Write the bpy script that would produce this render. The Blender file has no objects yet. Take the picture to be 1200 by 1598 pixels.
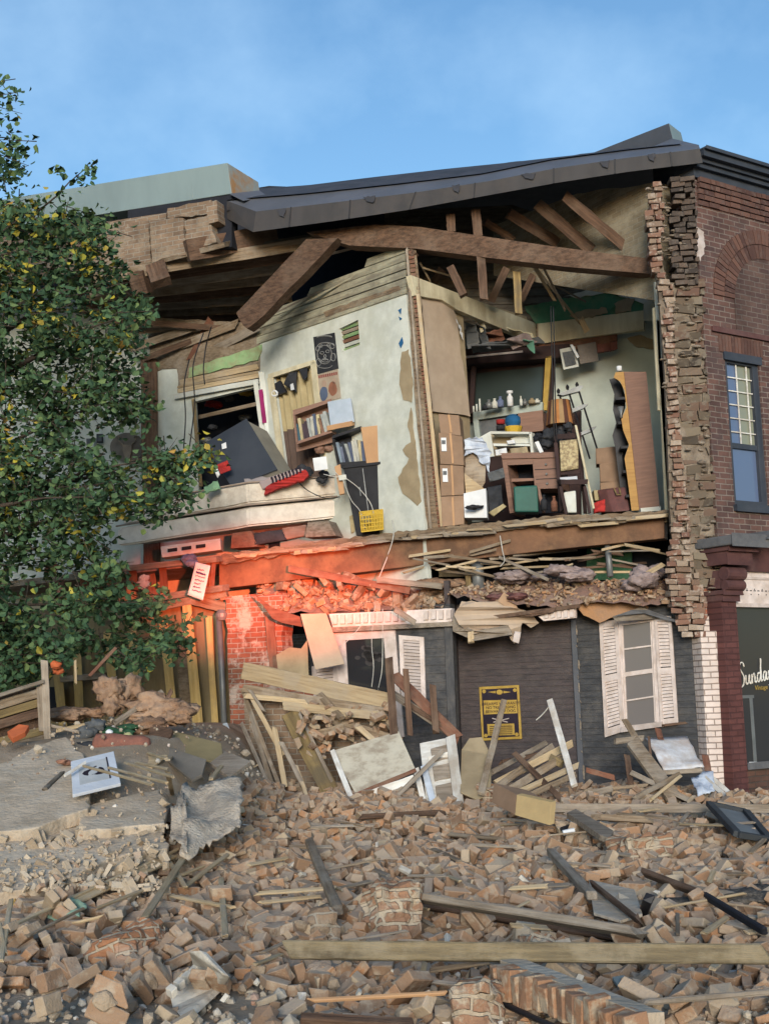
import bpy, bmesh, math, random
import numpy as np
from mathutils import Vector as V, Matrix, noise, geometry, Euler
R = math.radians
rnd = random.Random(7)
SC = bpy.context.scene
COL = SC.collection

# ------------------------------------------------------------------ camera
FPX, PITCH, ROLL, EYE = 2030.0, R(8.1), R(1.8), 1.6
CAM = V((0, 0, EYE))
FW = V((0, math.cos(PITCH), math.sin(PITCH)))
U0 = V((0, -math.sin(PITCH), math.cos(PITCH))); R0 = V((1, 0, 0))
RT = R0 * math.cos(ROLL) - U0 * math.sin(ROLL)
UP = R0 * math.sin(ROLL) + U0 * math.cos(ROLL)
cd = bpy.data.cameras.new('camera'); cam = bpy.data.objects.new('camera', cd); COL.objects.link(cam)
cam.matrix_world = Matrix(((RT.x, UP.x, -FW.x, 0), (RT.y, UP.y, -FW.y, 0), (RT.z, UP.z, -FW.z, EYE), (0, 0, 0, 1)))
cd.sensor_fit = 'VERTICAL'; cd.sensor_height = 36; cd.lens = 36 * FPX / 1598
cd.clip_start = .05; cd.clip_end = 3000
SC.camera = cam

# ------------------------------------------------------------------ light
SUN_D = V((.04, 1, -.19)).normalized()
sl = bpy.data.lights.new('sun', 'SUN'); sl.energy = 1.35; sl.angle = R(18); sl.color = (1, .95, .87)
so = bpy.data.objects.new('sun', sl); COL.objects.link(so)
so.rotation_euler = SUN_D.to_track_quat('-Z', 'Y').to_euler(); so.location = (2, -8, 12)
W = bpy.data.worlds.new('World'); SC.world = W; W.use_nodes = True
wn, wl = W.node_tree.nodes, W.node_tree.links
wn.clear()
sky = wn.new('ShaderNodeTexSky'); sky.sky_type = 'NISHITA'; sky.sun_disc = False
sky.sun_elevation = math.asin(-SUN_D.z); sky.sun_rotation = math.pi + .04
sky.air_density = 1.2; sky.dust_density = .6; sky.ozone_density = 3.0
hs = wn.new('ShaderNodeHueSaturation'); hs.inputs['Hue'].default_value = .502; hs.inputs['Saturation'].default_value = 1.08; hs.inputs['Value'].default_value = 1.0
tc = wn.new('ShaderNodeTexCoord'); mp = wn.new('ShaderNodeMapping'); mp.inputs['Scale'].default_value = (1.0, 1.0, 1.3); mp.inputs['Location'].default_value = (.23, .1, .35)
n1 = wn.new('ShaderNodeTexNoise'); n1.inputs['Scale'].default_value = 5.0; n1.inputs['Detail'].default_value = 7; n1.inputs['Roughness'].default_value = .55
n1.inputs['Distortion'].default_value = 0
cr = wn.new('ShaderNodeValToRGB'); cr.color_ramp.elements[0].position = .46; cr.color_ramp.elements[1].position = .82
cr.color_ramp.elements[0].color = (0, 0, 0, 1); cr.color_ramp.elements[1].color = (.42, .42, .42, 1)
mx = wn.new('ShaderNodeMixRGB'); mx.blend_type = 'MIX'; mx.inputs[2].default_value = (3.0, 4.3, 5.6, 1)
bg = wn.new('ShaderNodeBackground'); bg.inputs['Strength'].default_value = .098
wo = wn.new('ShaderNodeOutputWorld')
for a, b in ((tc.outputs['Generated'], mp.inputs[0]), (mp.outputs[0], n1.inputs['Vector']), (n1.outputs['Fac'], cr.inputs[0]),
             (sky.outputs[0], hs.inputs['Color']), (hs.outputs[0], mx.inputs[1]), (cr.outputs[0], mx.inputs[0]), (mx.outputs[0], bg.inputs[0]), (bg.outputs[0], wo.inputs[0])):
    wl.new(a, b)
SC.view_settings.view_transform = 'Standard'; SC.view_settings.look = 'None'
SC.view_settings.exposure = 1.24; SC.view_settings.gamma = 1
SC.cycles.use_denoising = True
SC.cycles.max_bounces = 5; SC.cycles.diffuse_bounces = 3; SC.cycles.glossy_bounces = 2; SC.cycles.transmission_bounces = 3

# ------------------------------------------------------------------ projection helpers
def ray(px, py):
    d = FW * FPX + RT * (px - 600) - UP * (py - 799)
    return d / d.y
def P(px, py, Y): return CAM + ray(px, py) * Y
def G(px, py, h):
    d = ray(px, py); return CAM + d * ((h - EYE) / d.z)
def proj(p):
    q = V(p) - CAM; f = q.dot(FW)
    return 600 + q.dot(RT) / f * FPX, 799 - q.dot(UP) / f * FPX
def H(x, y):                                          # the rubble's own surface, numpy friendly
    t = np.clip((y - 6.6) / 9.5, 0, 1); t = t * t * (3 - 2 * t)
    m = np.clip((y - 9.6) / 4.2, 0, 1) * np.clip((-1.05 - x) / 1.35, 0, 1); m = m * m * (3 - 2 * m)
    c = np.clip((y - 14.2) / 2.2, 0, 1) * np.clip(1.2 - np.abs(x + .4) / 1.6, 0, 1)
    return .02 + .25 * t + 1.05 * m + .16 * c + t * (1 - m) * (.07 * np.sin(x * 1.7 + y * .6) * np.sin(y * 1.3 - x * .5 + 1.1) + .05 * np.sin(x * 4.1 + 2) * np.sin(y * 3.7))
def GH(px, py, dz=.06):
    h = .2
    for _ in range(8):
        p = G(px, py, h); h = .5 * h + .5 * (float(H(p.x, p.y)) + dz)
    return G(px, py, h)
def pt(s):                                            # (px,py) on the heap; (px,py,h<4) at that height; (px,py,Y) at that distance
    if isinstance(s, V): return s
    if len(s) == 2: return GH(*s)
    return G(*s) if s[2] < 4 else P(*s)
class PL:                                             # a vertical plane of the building
    def __init__(s, a, b):
        s.o = V((a[0], a[1], 0)); s.d = V((b[0] - a[0], b[1] - a[1], 0)).normalized()
        if s.d.x < 0: s.d = -s.d
        s.n = V((-s.d.y, s.d.x, 0))
        if s.n.dot(s.o) < 0: s.n = -s.n
    def __call__(s, px, py):
        r = ray(px, py); return CAM + r * ((s.o - CAM).dot(s.n) / r.dot(s.n))
    def off(s, d):                                    # a parallel plane d nearer the camera
        q = PL.__new__(PL); q.d = s.d; q.n = s.n; q.o = s.o - s.n * d; return q
    def u(s, p): return (p - s.o).dot(s.d)
    def at(s, u, z): return V((s.o.x + s.d.x * u, s.o.y + s.d.y * u, z))
S = PL(P(1090, 950, 17.0), P(360, 950, 19.6))         # torn side wall
SB = S.off(-.35)
PW = PL(P(645, 640, 18.85), P(405, 640, 21.4))        # pale wall of the left room
LW = PL(P(405, 640, 21.4), P(240, 640, 22.2))
RW1 = PL(P(650, 640, 18.85), P(840, 560, 21.4))       # walls of the right room
RW2 = PL(P(840, 560, 21.4), P(1030, 560, 20.7))
K = P(1105, 600, 17.0)
FA = PL(K, K + V((math.cos(R(34)), math.sin(R(34)), 0)))   # street front
WB = S.off(-.55)
WC = PL(WB(899, 1080), P(1082, 1080, 17.15))
SL = PL(P(360, 1050, 19.8), P(60, 1050, 20.9))

# ------------------------------------------------------------------ materials
def nodes(name):
    m = bpy.data.materials.new(name); m.use_nodes = True
    return m, m.node_tree.nodes, m.node_tree.links, m.node_tree.nodes['Principled BSDF']
def M(name, c1, c2=None, scale=4, rough=.85, bump=.25, bscale=30, stretch=(1, 1, 1), dirt=None, damt=.5, dscale=2.5, metal=0, vary=.18, spec=.25, hi=.62, lo=.38):
    m, n, l, b = nodes(name)
    c2 = c2 or tuple(x * .72 for x in c1)
    tc = n.new('ShaderNodeTexCoord'); mp = n.new('ShaderNodeMapping'); mp.inputs['Scale'].default_value = stretch
    oi = n.new('ShaderNodeObjectInfo')
    add = n.new('ShaderNodeVectorMath'); add.operation = 'MULTIPLY_ADD'; add.inputs[1].default_value = (1, 1, 1)
    sc = n.new('ShaderNodeVectorMath'); sc.operation = 'SCALE'; sc.inputs[0].default_value = (7.3, 3.1, 5.7)
    l.new(oi.outputs['Random'], sc.inputs['Scale'])
    l.new(tc.outputs['Object'], add.inputs[0]); l.new(sc.outputs[0], add.inputs[2]); l.new(add.outputs[0], mp.inputs[0])
    t = n.new('ShaderNodeTexNoise'); t.inputs['Scale'].default_value = scale; t.inputs['Detail'].default_value = 8; t.inputs['Roughness'].default_value = .6
    l.new(mp.outputs[0], t.inputs['Vector'])
    r = n.new('ShaderNodeMapRange'); r.inputs[1].default_value = lo; r.inputs[2].default_value = hi; l.new(t.outputs['Fac'], r.inputs[0])
    mix = n.new('ShaderNodeMixRGB'); mix.inputs[1].default_value = (*c1, 1); mix.inputs[2].default_value = (*c2, 1); l.new(r.outputs[0], mix.inputs[0])
    last = mix.outputs[0]
    if dirt:
        t2 = n.new('ShaderNodeTexNoise'); t2.inputs['Scale'].default_value = dscale; t2.inputs['Detail'].default_value = 9; t2.inputs['Roughness'].default_value = .68
        l.new(add.outputs[0], t2.inputs['Vector'])
        r2 = n.new('ShaderNodeMapRange'); r2.inputs[1].default_value = .47; r2.inputs[2].default_value = .62; r2.inputs[4].default_value = damt; l.new(t2.outputs['Fac'], r2.inputs[0])
        mx = n.new('ShaderNodeMixRGB'); mx.inputs[2].default_value = (*dirt, 1); l.new(last, mx.inputs[1]); l.new(r2.outputs[0], mx.inputs[0]); last = mx.outputs[0]
    if vary:
        mr = n.new('ShaderNodeMapRange'); mr.inputs[3].default_value = 1 - vary; mr.inputs[4].default_value = 1 + vary; l.new(oi.outputs['Random'], mr.inputs[0])
        hv = n.new('ShaderNodeHueSaturation'); l.new(mr.outputs[0], hv.inputs['Value']); l.new(last, hv.inputs['Color']); last = hv.outputs[0]
    l.new(last, b.inputs['Base Color'])
    b.inputs['Roughness'].default_value = rough; b.inputs['Metallic'].default_value = metal; b.inputs['Specular IOR Level'].default_value = spec
    if bump:
        t3 = n.new('ShaderNodeTexNoise'); t3.inputs['Scale'].default_value = bscale; t3.inputs['Detail'].default_value = 6; l.new(mp.outputs[0], t3.inputs['Vector'])
        bp = n.new('ShaderNodeBump'); bp.inputs['Strength'].default_value = bump; bp.inputs['Distance'].default_value = .02
        l.new(t3.outputs['Fac'], bp.inputs['Height']); l.new(bp.outputs[0], b.inputs['Normal'])
    return m
def brickmat(name, ca, cb, mortar, bw=.215, rh=.075, ms=.009, patch=None, pamt=.6, pscale=1.3, bump=.8, soot=.55):
    m, n, l, b = nodes(name)
    uv = n.new('ShaderNodeUVMap')
    wob = n.new('ShaderNodeTexNoise'); wob.inputs['Scale'].default_value = 7; wob.inputs['Detail'].default_value = 3
    sv = n.new('ShaderNodeVectorMath'); sv.operation = 'SCALE'; sv.inputs['Scale'].default_value = .018
    av = n.new('ShaderNodeVectorMath'); av.operation = 'ADD'
    l.new(uv.outputs[0], wob.inputs['Vector']); l.new(wob.outputs['Color'], sv.inputs[0]); l.new(uv.outputs[0], av.inputs[0]); l.new(sv.outputs[0], av.inputs[1])
    br = n.new('ShaderNodeTexBrick'); l.new(av.outputs[0], br.inputs['Vector'])
    br.inputs['Scale'].default_value = 1; br.inputs['Brick Width'].default_value = bw; br.inputs['Row Height'].default_value = rh
    br.inputs['Mortar Size'].default_value = ms; br.inputs['Mortar Smooth'].default_value = .35; br.inputs['Bias'].default_value = 0
    br.inputs['Color1'].default_value = (*ca, 1); br.inputs['Color2'].default_value = (*cb, 1); br.inputs['Mortar'].default_value = (*mortar, 1)
    t = n.new('ShaderNodeTexNoise'); t.inputs['Scale'].default_value = 2.2; t.inputs['Detail'].default_value = 9; t.inputs['Roughness'].default_value = .65; l.new(uv.outputs[0], t.inputs['Vector'])
    mr = n.new('ShaderNodeMapRange'); mr.inputs[1].default_value = .3; mr.inputs[2].default_value = .7; mr.inputs[3].default_value = soot; mr.inputs[4].default_value = 1.25; l.new(t.outputs['Fac'], mr.inputs[0])
    hv = n.new('ShaderNodeHueSaturation'); l.new(br.outputs['Color'], hv.inputs['Color']); l.new(mr.outputs[0], hv.inputs['Value'])
    last = hv.outputs[0]
    if patch:
        t2 = n.new('ShaderNodeTexNoise'); t2.inputs['Scale'].default_value = pscale; t2.inputs['Detail'].default_value = 8; t2.inputs['Roughness'].default_value = .7; l.new(uv.outputs[0], t2.inputs['Vector'])
        r2 = n.new('ShaderNodeMapRange'); r2.inputs[1].default_value = .52; r2.inputs[2].default_value = .6; r2.inputs[4].default_value = pamt; l.new(t2.outputs['Fac'], r2.inputs[0])
        mx = n.new('ShaderNodeMixRGB'); mx.inputs[2].default_value = (*patch, 1); l.new(last, mx.inputs[1]); l.new(r2.outputs[0], mx.inputs[0]); last = mx.outputs[0]
    l.new(last, b.inputs['Base Color']); b.inputs['Roughness'].default_value = .9; b.inputs['Specular IOR Level'].default_value = .2
    t3 = n.new('ShaderNodeTexNoise'); t3.inputs['Scale'].default_value = 60; t3.inputs['Detail'].default_value = 4; l.new(uv.outputs[0], t3.inputs['Vector'])
    mm = n.new('ShaderNodeMath'); mm.operation = 'MULTIPLY_ADD'; mm.inputs[1].default_value = -1.0; l.new(br.outputs['Fac'], mm.inputs[0])
    ms2 = n.new('ShaderNodeMath'); ms2.operation = 'MULTIPLY'; ms2.inputs[1].default_value = .5; l.new(t3.outputs['Fac'], ms2.inputs[0]); l.new(ms2.outputs[0], mm.inputs[2])
    bp = n.new('ShaderNodeBump'); bp.inputs['Strength'].default_value = bump; bp.inputs['Distance'].default_value = .012
    l.new(mm.outputs[0], bp.inputs['Height']); l.new(bp.outputs[0], b.inputs['Normal'])
    return m
def islandmat(name, ramp, mortar=None, mamt=.8, rough=.95, nscale=9, lo=.53, hi=.6, spec=.15, settle=None):     # one colour per loose piece
    m, n, l, b = nodes(name)
    g = n.new('ShaderNodeNewGeometry'); oi = n.new('ShaderNodeObjectInfo'); tc = n.new('ShaderNodeTexCoord')
    a = n.new('ShaderNodeMath'); a.operation = 'ADD'; l.new(g.outputs['Random Per Island'], a.inputs[0]); l.new(oi.outputs['Random'], a.inputs[1])
    fr = n.new('ShaderNodeMath'); fr.operation = 'FRACT'; l.new(a.outputs[0], fr.inputs[0])
    c = n.new('ShaderNodeValToRGB'); e = c.color_ramp.elements
    while len(e) < len(ramp): e.new(.5)
    for k, (pos, colr) in enumerate(ramp): e[k].position = pos; e[k].color = (*colr, 1)
    l.new(fr.outputs[0], c.inputs[0]); last = c.outputs[0]
    off = n.new('ShaderNodeVectorMath'); off.operation = 'MULTIPLY_ADD'; off.inputs[1].default_value = (1, 1, 1)
    sc = n.new('ShaderNodeVectorMath'); sc.operation = 'SCALE'; sc.inputs[0].default_value = (37, 11, 23); l.new(fr.outputs[0], sc.inputs['Scale'])
    l.new(tc.outputs['Object'], off.inputs[0]); l.new(sc.outputs[0], off.inputs[2])
    if mortar:
        t = n.new('ShaderNodeTexNoise'); t.inputs['Scale'].default_value = nscale; t.inputs['Detail'].default_value = 8; t.inputs['Roughness'].default_value = .65; l.new(off.outputs[0], t.inputs['Vector'])
        r = n.new('ShaderNodeMapRange'); r.inputs[1].default_value = lo; r.inputs[2].default_value = hi; r.inputs[4].default_value = mamt; l.new(t.outputs['Fac'], r.inputs[0])
        mx = n.new('ShaderNodeMixRGB'); mx.inputs[2].default_value = (*mortar, 1); l.new(last, mx.inputs[1]); l.new(r.outputs[0], mx.inputs[0]); last = mx.outputs[0]
        t3 = n.new('ShaderNodeTexNoise'); t3.inputs['Scale'].default_value = 70; t3.inputs['Detail'].default_value = 5; l.new(off.outputs[0], t3.inputs['Vector'])
        bp = n.new('ShaderNodeBump'); bp.inputs['Strength'].default_value = .55; bp.inputs['Distance'].default_value = .01
        l.new(t3.outputs['Fac'], bp.inputs['Height']); l.new(bp.outputs[0], b.inputs['Normal'])
    if settle:                                            # plaster dust that has settled on whatever faces up
        sx = n.new('ShaderNodeSeparateXYZ'); l.new(g.outputs['True Normal'], sx.inputs[0])
        t4 = n.new('ShaderNodeTexNoise'); t4.inputs['Scale'].default_value = 14; t4.inputs['Detail'].default_value = 5; l.new(off.outputs[0], t4.inputs['Vector'])
        ad = n.new('ShaderNodeMath'); ad.operation = 'ADD'; l.new(sx.outputs['Z'], ad.inputs[0]); l.new(t4.outputs['Fac'], ad.inputs[1])
        r4 = n.new('ShaderNodeMapRange'); r4.inputs[1].default_value = .75; r4.inputs[2].default_value = 1.4; r4.inputs[4].default_value = .62; l.new(ad.outputs[0], r4.inputs[0])
        m4 = n.new('ShaderNodeMixRGB'); m4.inputs[2].default_value = (*settle, 1); l.new(last, m4.inputs[1]); l.new(r4.outputs[0], m4.inputs[0]); last = m4.outputs[0]
    l.new(last, b.inputs['Base Color']); b.inputs['Roughness'].default_value = rough; b.inputs['Specular IOR Level'].default_value = spec
    return m
def glassy(name, c, rough=.12, spec=.6):
    m, n, l, b = nodes(name); b.inputs['Base Color'].default_value = (*c, 1); b.inputs['Roughness'].default_value = rough; b.inputs['Specular IOR Level'].default_value = spec
    t = n.new('ShaderNodeTexNoise'); t.inputs['Scale'].default_value = 1.7; bp = n.new('ShaderNodeBump'); bp.inputs['Strength'].default_value = .05; l.new(t.outputs['Fac'], bp.inputs['Height']); l.new(bp.outputs[0], b.inputs['Normal'])
    return m
GR = (1, 14, 14)                                       # grain runs along a board's own x
wood = M('old_wood', (.27, .205, .14), (.16, .115, .075), 2.2, bump=.5, bscale=8, stretch=GR, dirt=(.36, .31, .25), damt=.55)
wood_grey = M('grey_wood', (.29, .24, .19), (.17, .135, .10), 2.2, bump=.5, bscale=8, stretch=GR, dirt=(.37, .32, .26), damt=.5)
wood_pale = M('pale_lath', (.47, .36, .22), (.33, .24, .14), 2.5, bump=.35, bscale=8, stretch=GR, dirt=(.40, .34, .26), damt=.5)
wood_dark = M('dark_timber', (.145, .085, .055), (.07, .042, .028), 1.8, bump=.5, bscale=7, stretch=GR, dirt=(.20, .14, .10), damt=.45)
beam_olive = M('weathered_olive_timber', (.23, .18, .105), (.12, .095, .06), 1.5, bump=.7, bscale=9, stretch=GR, dirt=(.30, .25, .17), damt=.6, dscale=5)
wood_gold = M('yellow_timber', (.30, .215, .095), (.15, .105, .05), 1.3, bump=.5, bscale=7, stretch=GR, dirt=(.13, .105, .07), damt=.75, dscale=1.6)
wood_red = M('red_brown_wood', (.21, .09, .055), (.13, .06, .04), 1.8, bump=.3, bscale=7, stretch=GR, dirt=(.25, .17, .12), damt=.5)
white_wood = M('white_painted_wood', (.68, .67, .63), (.52, .49, .44), 3, bump=.25, bscale=9, stretch=(1, 6, 6), dirt=(.36, .29, .22), damt=.6)
pinkwhite = M('white_trim', (.66, .57, .53), (.54, .46, .42), 6, bump=.2, dirt=(.40, .31, .25), damt=.5, dscale=5)
plaster = M('pale_plaster', (.60, .62, .56), (.48, .50, .45), 3.5, bump=.15, bscale=25, dirt=(.43, .44, .36), damt=.5, dscale=1.8, vary=.03)
plaster_r = M('mint_plaster', (.55, .60, .54), (.46, .51, .46), 2.5, bump=.1, bscale=25, dirt=(.42, .44, .38), damt=.35, dscale=1.5, vary=.03)
cream = M('cream_board', (.68, .62, .44), (.54, .48, .33), 1.2, bump=.15, stretch=(5, 5, .4), dirt=(.42, .35, .22), damt=.55, vary=.05)
boards_cream = M('weathered_cream_boards', (.42, .40, .29), (.25, .23, .17), 1.6, bump=.6, bscale=9, stretch=(1, 1, 9), dirt=(.16, .14, .11), damt=.6, vary=.14)
drywall = M('drywall_paper', (.46, .36, .27), (.40, .31, .23), 3, bump=.12, dirt=(.36, .27, .2), damt=.4, vary=.06)
hardboard = M('hardboard', (.34, .27, .17), (.27, .21, .13), 4, bump=.15, vary=.05)
greenp = M('green_paint', (.20, .36, .16), (.28, .38, .2), 4, bump=.3, dirt=(.24, .18, .1), damt=.7, dscale=3, vary=.05)
greend = M('dark_green_paint', (.06, .20, .11), (.09, .24, .14), 4, bump=.3, dirt=(.22, .25, .16), damt=.5, vary=.05)
lathm = M('lath_and_mortar', (.27, .19, .12), (.13, .09, .06), 2, bump=.8, bscale=12, stretch=(2, 2, 14), dirt=(.33, .29, .22), damt=.5, vary=.1)
darkboards = M('attic_boards', (.17, .145, .11), (.085, .07, .055), 2, bump=.7, bscale=8, stretch=(2, 2, 12), dirt=(.2, .18, .15), damt=.5, vary=.12)
membrane = M('roof_membrane', (.035, .037, .045), (.055, .055, .065), 3, bump=.5, bscale=9, rough=.75, vary=.02)
fascia_m = M('brown_metal_fascia', (.058, .053, .053), (.044, .041, .041), 3, bump=.05, rough=.55, stretch=(1, 1, .25), dirt=(.07, .06, .055), damt=.6, vary=.02)
flash_m = M('grey_metal_flashing', (.105, .11, .13), (.085, .09, .105), 2, bump=.05, rough=.5, vary=.02)
parapet_m = M('pale_metal_coping', (.20, .26, .265), (.17, .22, .225), 1.5, bump=.03, rough=.5, stretch=(1, 1, .3), vary=.02)
rust_m = M('rusty_metal', (.27, .30, .28), (.24, .26, .25), 3, bump=.1, dirt=(.34, .17, .06), damt=.95, dscale=1.6, vary=.02)
cornice_m = M('blue_black_cornice', (.035, .042, .055), (.05, .056, .07), 3, bump=.05, rough=.5, vary=.02)
steel_m = M('rusty_steel', (.20, .105, .06), (.12, .068, .042), 2.4, bump=.3, bscale=18, dirt=(.27, .15, .08), damt=.6, rough=.8, vary=.03)
siding_m = M('dark_siding', (.068, .068, .071), (.045, .046, .05), 5, bump=.35, bscale=20, stretch=(1, 1, 6), dirt=(.16, .145, .13), damt=.35, dscale=4, rough=.65, vary=.05)
siding_w = M('wine_dark_siding', (.075, .058, .058), (.05, .042, .043), 5, bump=.35, bscale=20, stretch=(1, 1, 6), dirt=(.12, .10, .09), damt=.3, dscale=4, rough=.65, vary=.05)
concrete = M('concrete', (.52, .42, .315), (.36, .29, .215), 3.2, bump=.8, bscale=22, dirt=(.47, .41, .33), damt=.7, dscale=4, vary=.06)
dust = M('dusty_ground', (.33, .255, .18), (.23, .175, .12), 1.6, bump=.7, bscale=45, dirt=(.37, .31, .245), damt=.6, dscale=3, vary=0)
maroon = M('maroon_stone', (.10, .045, .042), (.07, .032, .032), 4, bump=.25, dirt=(.15, .09, .08), damt=.4, vary=.04)
greystone = M('grey_cap', (.13, .13, .135), (.09, .09, .095), 5, bump=.35, rough=.7, vary=.03)
black_m = M('black_paint', (.012, .012, .015), (.02, .02, .024), 5, bump=.05, rough=.5, vary=.1)
slate = M('dark_grey_laminate', (.035, .042, .055), (.045, .052, .065), 2, bump=.05, rough=.6, vary=.03)
fabric = M('mattress_ticking', (.74, .66, .55), (.62, .53, .43), 7, bump=.6, bscale=16, dirt=(.36, .28, .21), damt=.45, vary=.05)
fabric2 = M('box_spring_cover', (.74, .66, .57), (.63, .55, .47), 6, bump=.25, bscale=22, dirt=(.42, .33, .26), damt=.35, vary=.04)
cardboard = M('cardboard', (.29, .19, .125), (.24, .155, .10), 4, bump=.08, vary=.1)
brownlam = M('brown_laminate', (.25, .145, .105), (.20, .115, .085), 3, bump=.1, stretch=(1, 1, 12), rough=.6, vary=.06)
orangelam = M('orange_wood_edge', (.40, .23, .07), (.33, .18, .055), 3, bump=.1, stretch=(1, 1, 10), rough=.6, vary=.05)
tanlam = M('tan_board', (.46, .27, .14), (.40, .23, .12), 3, bump=.08, rough=.7, vary=.05)
whitelam = M('white_laminate', (.60, .62, .58), (.52, .53, .48), 3, bump=.05, dirt=(.45, .40, .3), damt=.35, vary=.06)
paper = M('white_paper', (.72, .73, .74), (.62, .63, .64), 4, bump=.05, vary=.05)
curtain_m = M('tan_curtain', (.40, .33, .19), (.32, .26, .14), 3, bump=.2, vary=.04)
insul = M('brown_insulation', (.30, .18, .11), (.17, .10, .065), 9, bump=1, bscale=26, dirt=(.38, .27, .19), damt=.6, vary=.1)
insul_g = M('grey_insulation', (.30, .235, .225), (.20, .15, .145), 11, bump=1, bscale=30, dirt=(.38, .29, .26), damt=.5, vary=.08)
carpet = M('ragged_underlay', (.48, .41, .33), (.26, .215, .17), 14, bump=1, bscale=40, dirt=(.5, .45, .38), damt=.7, dscale=7, vary=.05)
redcloth = M('red_cloth', (.42, .035, .03), (.30, .025, .025), 5, bump=.3, vary=.1)
darkcloth = M('dark_cloth', (.02, .022, .027), (.04, .042, .048), 5, bump=.5, vary=.15)
greyc = M('grey_cloth', (.12, .125, .13), (.08, .085, .09), 6, bump=.5, vary=.1)
greenc = M('green_cloth', (.03, .09, .045), (.02, .06, .03), 6, bump=.6, vary=.1)
bluec = M('blue_cloth', (.17, .21, .33), (.11, .14, .24), 8, bump=.7, vary=.1)
yellowp = M('yellow_plastic', (.58, .38, .05), (.50, .32, .04), 4, bump=.05, rough=.4, vary=.1)
greenpl = M('green_plastic', (.025, .11, .085), (.02, .085, .066), 4, bump=.05, rough=.4, vary=.05)
plastic_w = M('crumpled_plastic', (.55, .60, .68), (.38, .42, .5), 9, bump=1, bscale=14, rough=.35, vary=.05)
metal_g = M('grey_metal', (.22, .23, .23), (.16, .165, .165), 4, bump=.1, rough=.5, metal=.4, vary=.1)
leather = M('maroon_leather', (.14, .06, .055), (.10, .045, .042), 6, bump=.3, rough=.55, vary=.05)
cordw = M('white_cord', (.6, .58, .52), None, vary=.1, bump=0)
muralgrey = M('chalk_grey', (.30, .30, .29), (.22, .22, .21), 9, bump=0, vary=0)
gold = M('gold_paint', (.42, .28, .06), (.33, .21, .04), 8, bump=.05, rough=.5, vary=.05)
ink = M('dark_ink', (.025, .018, .03), None, bump=0, vary=0)
purple = M('purple_ink', (.12, .08, .22), None, bump=0, vary=0)
magenta = M('magenta_paint', (.28, .02, .12), None, bump=.05, vary=0)
bluet = M('blue_tape', (.02, .12, .28), None, bump=.05, vary=0)
orangep = M('orange_plastic', (.50, .13, .05), (.4, .1, .04), 5, bump=.2, vary=.1)
navy = M('recess_shade_and_black', (.02, .022, .03), None, bump=.2, vary=.05)  # near-black standing in for shade in gaps and openings; also a few black things
bark = M('bark', (.085, .065, .05), (.05, .038, .03), 6, bump=.8, bscale=20, stretch=(3, 3, 1), vary=.05)
glass_d = glassy('dark_glass', (.022, .024, .028), .08, .5)
glass_c = glassy('reflecting_curtained_glass', (.17, .155, .15), .15, .45)  # curtained panes, their pale reflection put into the grey base colour
glass_sky = glassy('sky_reflection_glass', (.10, .14, .24), .1, .7)  # bluish sky reflection painted in as the pane's base colour
glass_y = glassy('yellow_reflection_glass', (.22, .23, .17), .12, .6)  # yellowish reflection painted in as the pane's base colour
mirror_m = glassy('dusty_mirror', (.035, .048, .045), .22, .45)
brick_f = brickmat('street_front_brick', (.16, .086, .07), (.09, .054, .05), (.22, .175, .15), patch=(.085, .06, .058), pamt=.6)
brick_fd = brickmat('dark_blind_arch_brick', (.12, .075, .062), (.085, .052, .048), (.15, .12, .105))
brick_w = brickmat('white_painted_brick', (.66, .56, .51), (.58, .49, .44), (.27, .21, .18), soot=.8, bump=.6)
brick_i = brickmat('limewashed_brick', (.31, .26, .18), (.25, .20, .135), (.33, .29, .22), bw=.21, patch=(.36, .32, .24), pamt=.6)
brick_p = brickmat('patchy_pier_brick', (.36, .12, .07), (.22, .085, .055), (.36, .29, .24), patch=(.50, .42, .36), pamt=.8, pscale=2.6)
brick_s = brickmat('tan_side_brick', (.26, .18, .12), (.19, .13, .09), (.30, .26, .21), patch=(.33, .27, .2), pamt=.5)
BR = [(0, (.14, .085, .055)), (.18, (.29, .185, .115)), (.4, (.245, .155, .10)), (.58, (.33, .205, .125)), (.74, (.39, .195, .095)), (.80, (.29, .20, .135)), (.94, (.42, .34, .24)), (1, (.20, .12, .075))]
brick_m = islandmat('loose_brick', BR, mortar=(.42, .345, .26), mamt=.75, lo=.5, hi=.62, settle=(.42, .325, .245))
frag_m = islandmat('mortar_crumbs', [(0, (.22, .15, .105)), (.4, (.34, .27, .20)), (.8, (.42, .36, .28)), (.93, (.66, .62, .56)), (1, (.34, .17, .1))], mortar=(.36, .3, .23), mamt=.5)
stone_m = islandmat('wall_core_stone', [(0, (.06, .048, .038)), (.35, (.14, .11, .08)), (.7, (.13, .078, .058)), (1, (.20, .165, .12))], mortar=(.20, .17, .13), mamt=.6)
torn_m = islandmat('torn_brick_ends', [(0, (.15, .08, .06)), (.35, (.22, .125, .088)), (.7, (.17, .115, .085)), (1, (.32, .25, .19))], mortar=(.40, .33, .27), mamt=.8, lo=.52)
sooty_m = islandmat('sooty_brick_ends', [(0, (.045, .037, .033)), (.6, (.085, .066, .055)), (1, (.12, .085, .065))], mortar=(.14, .115, .095), mamt=.6)
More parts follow.
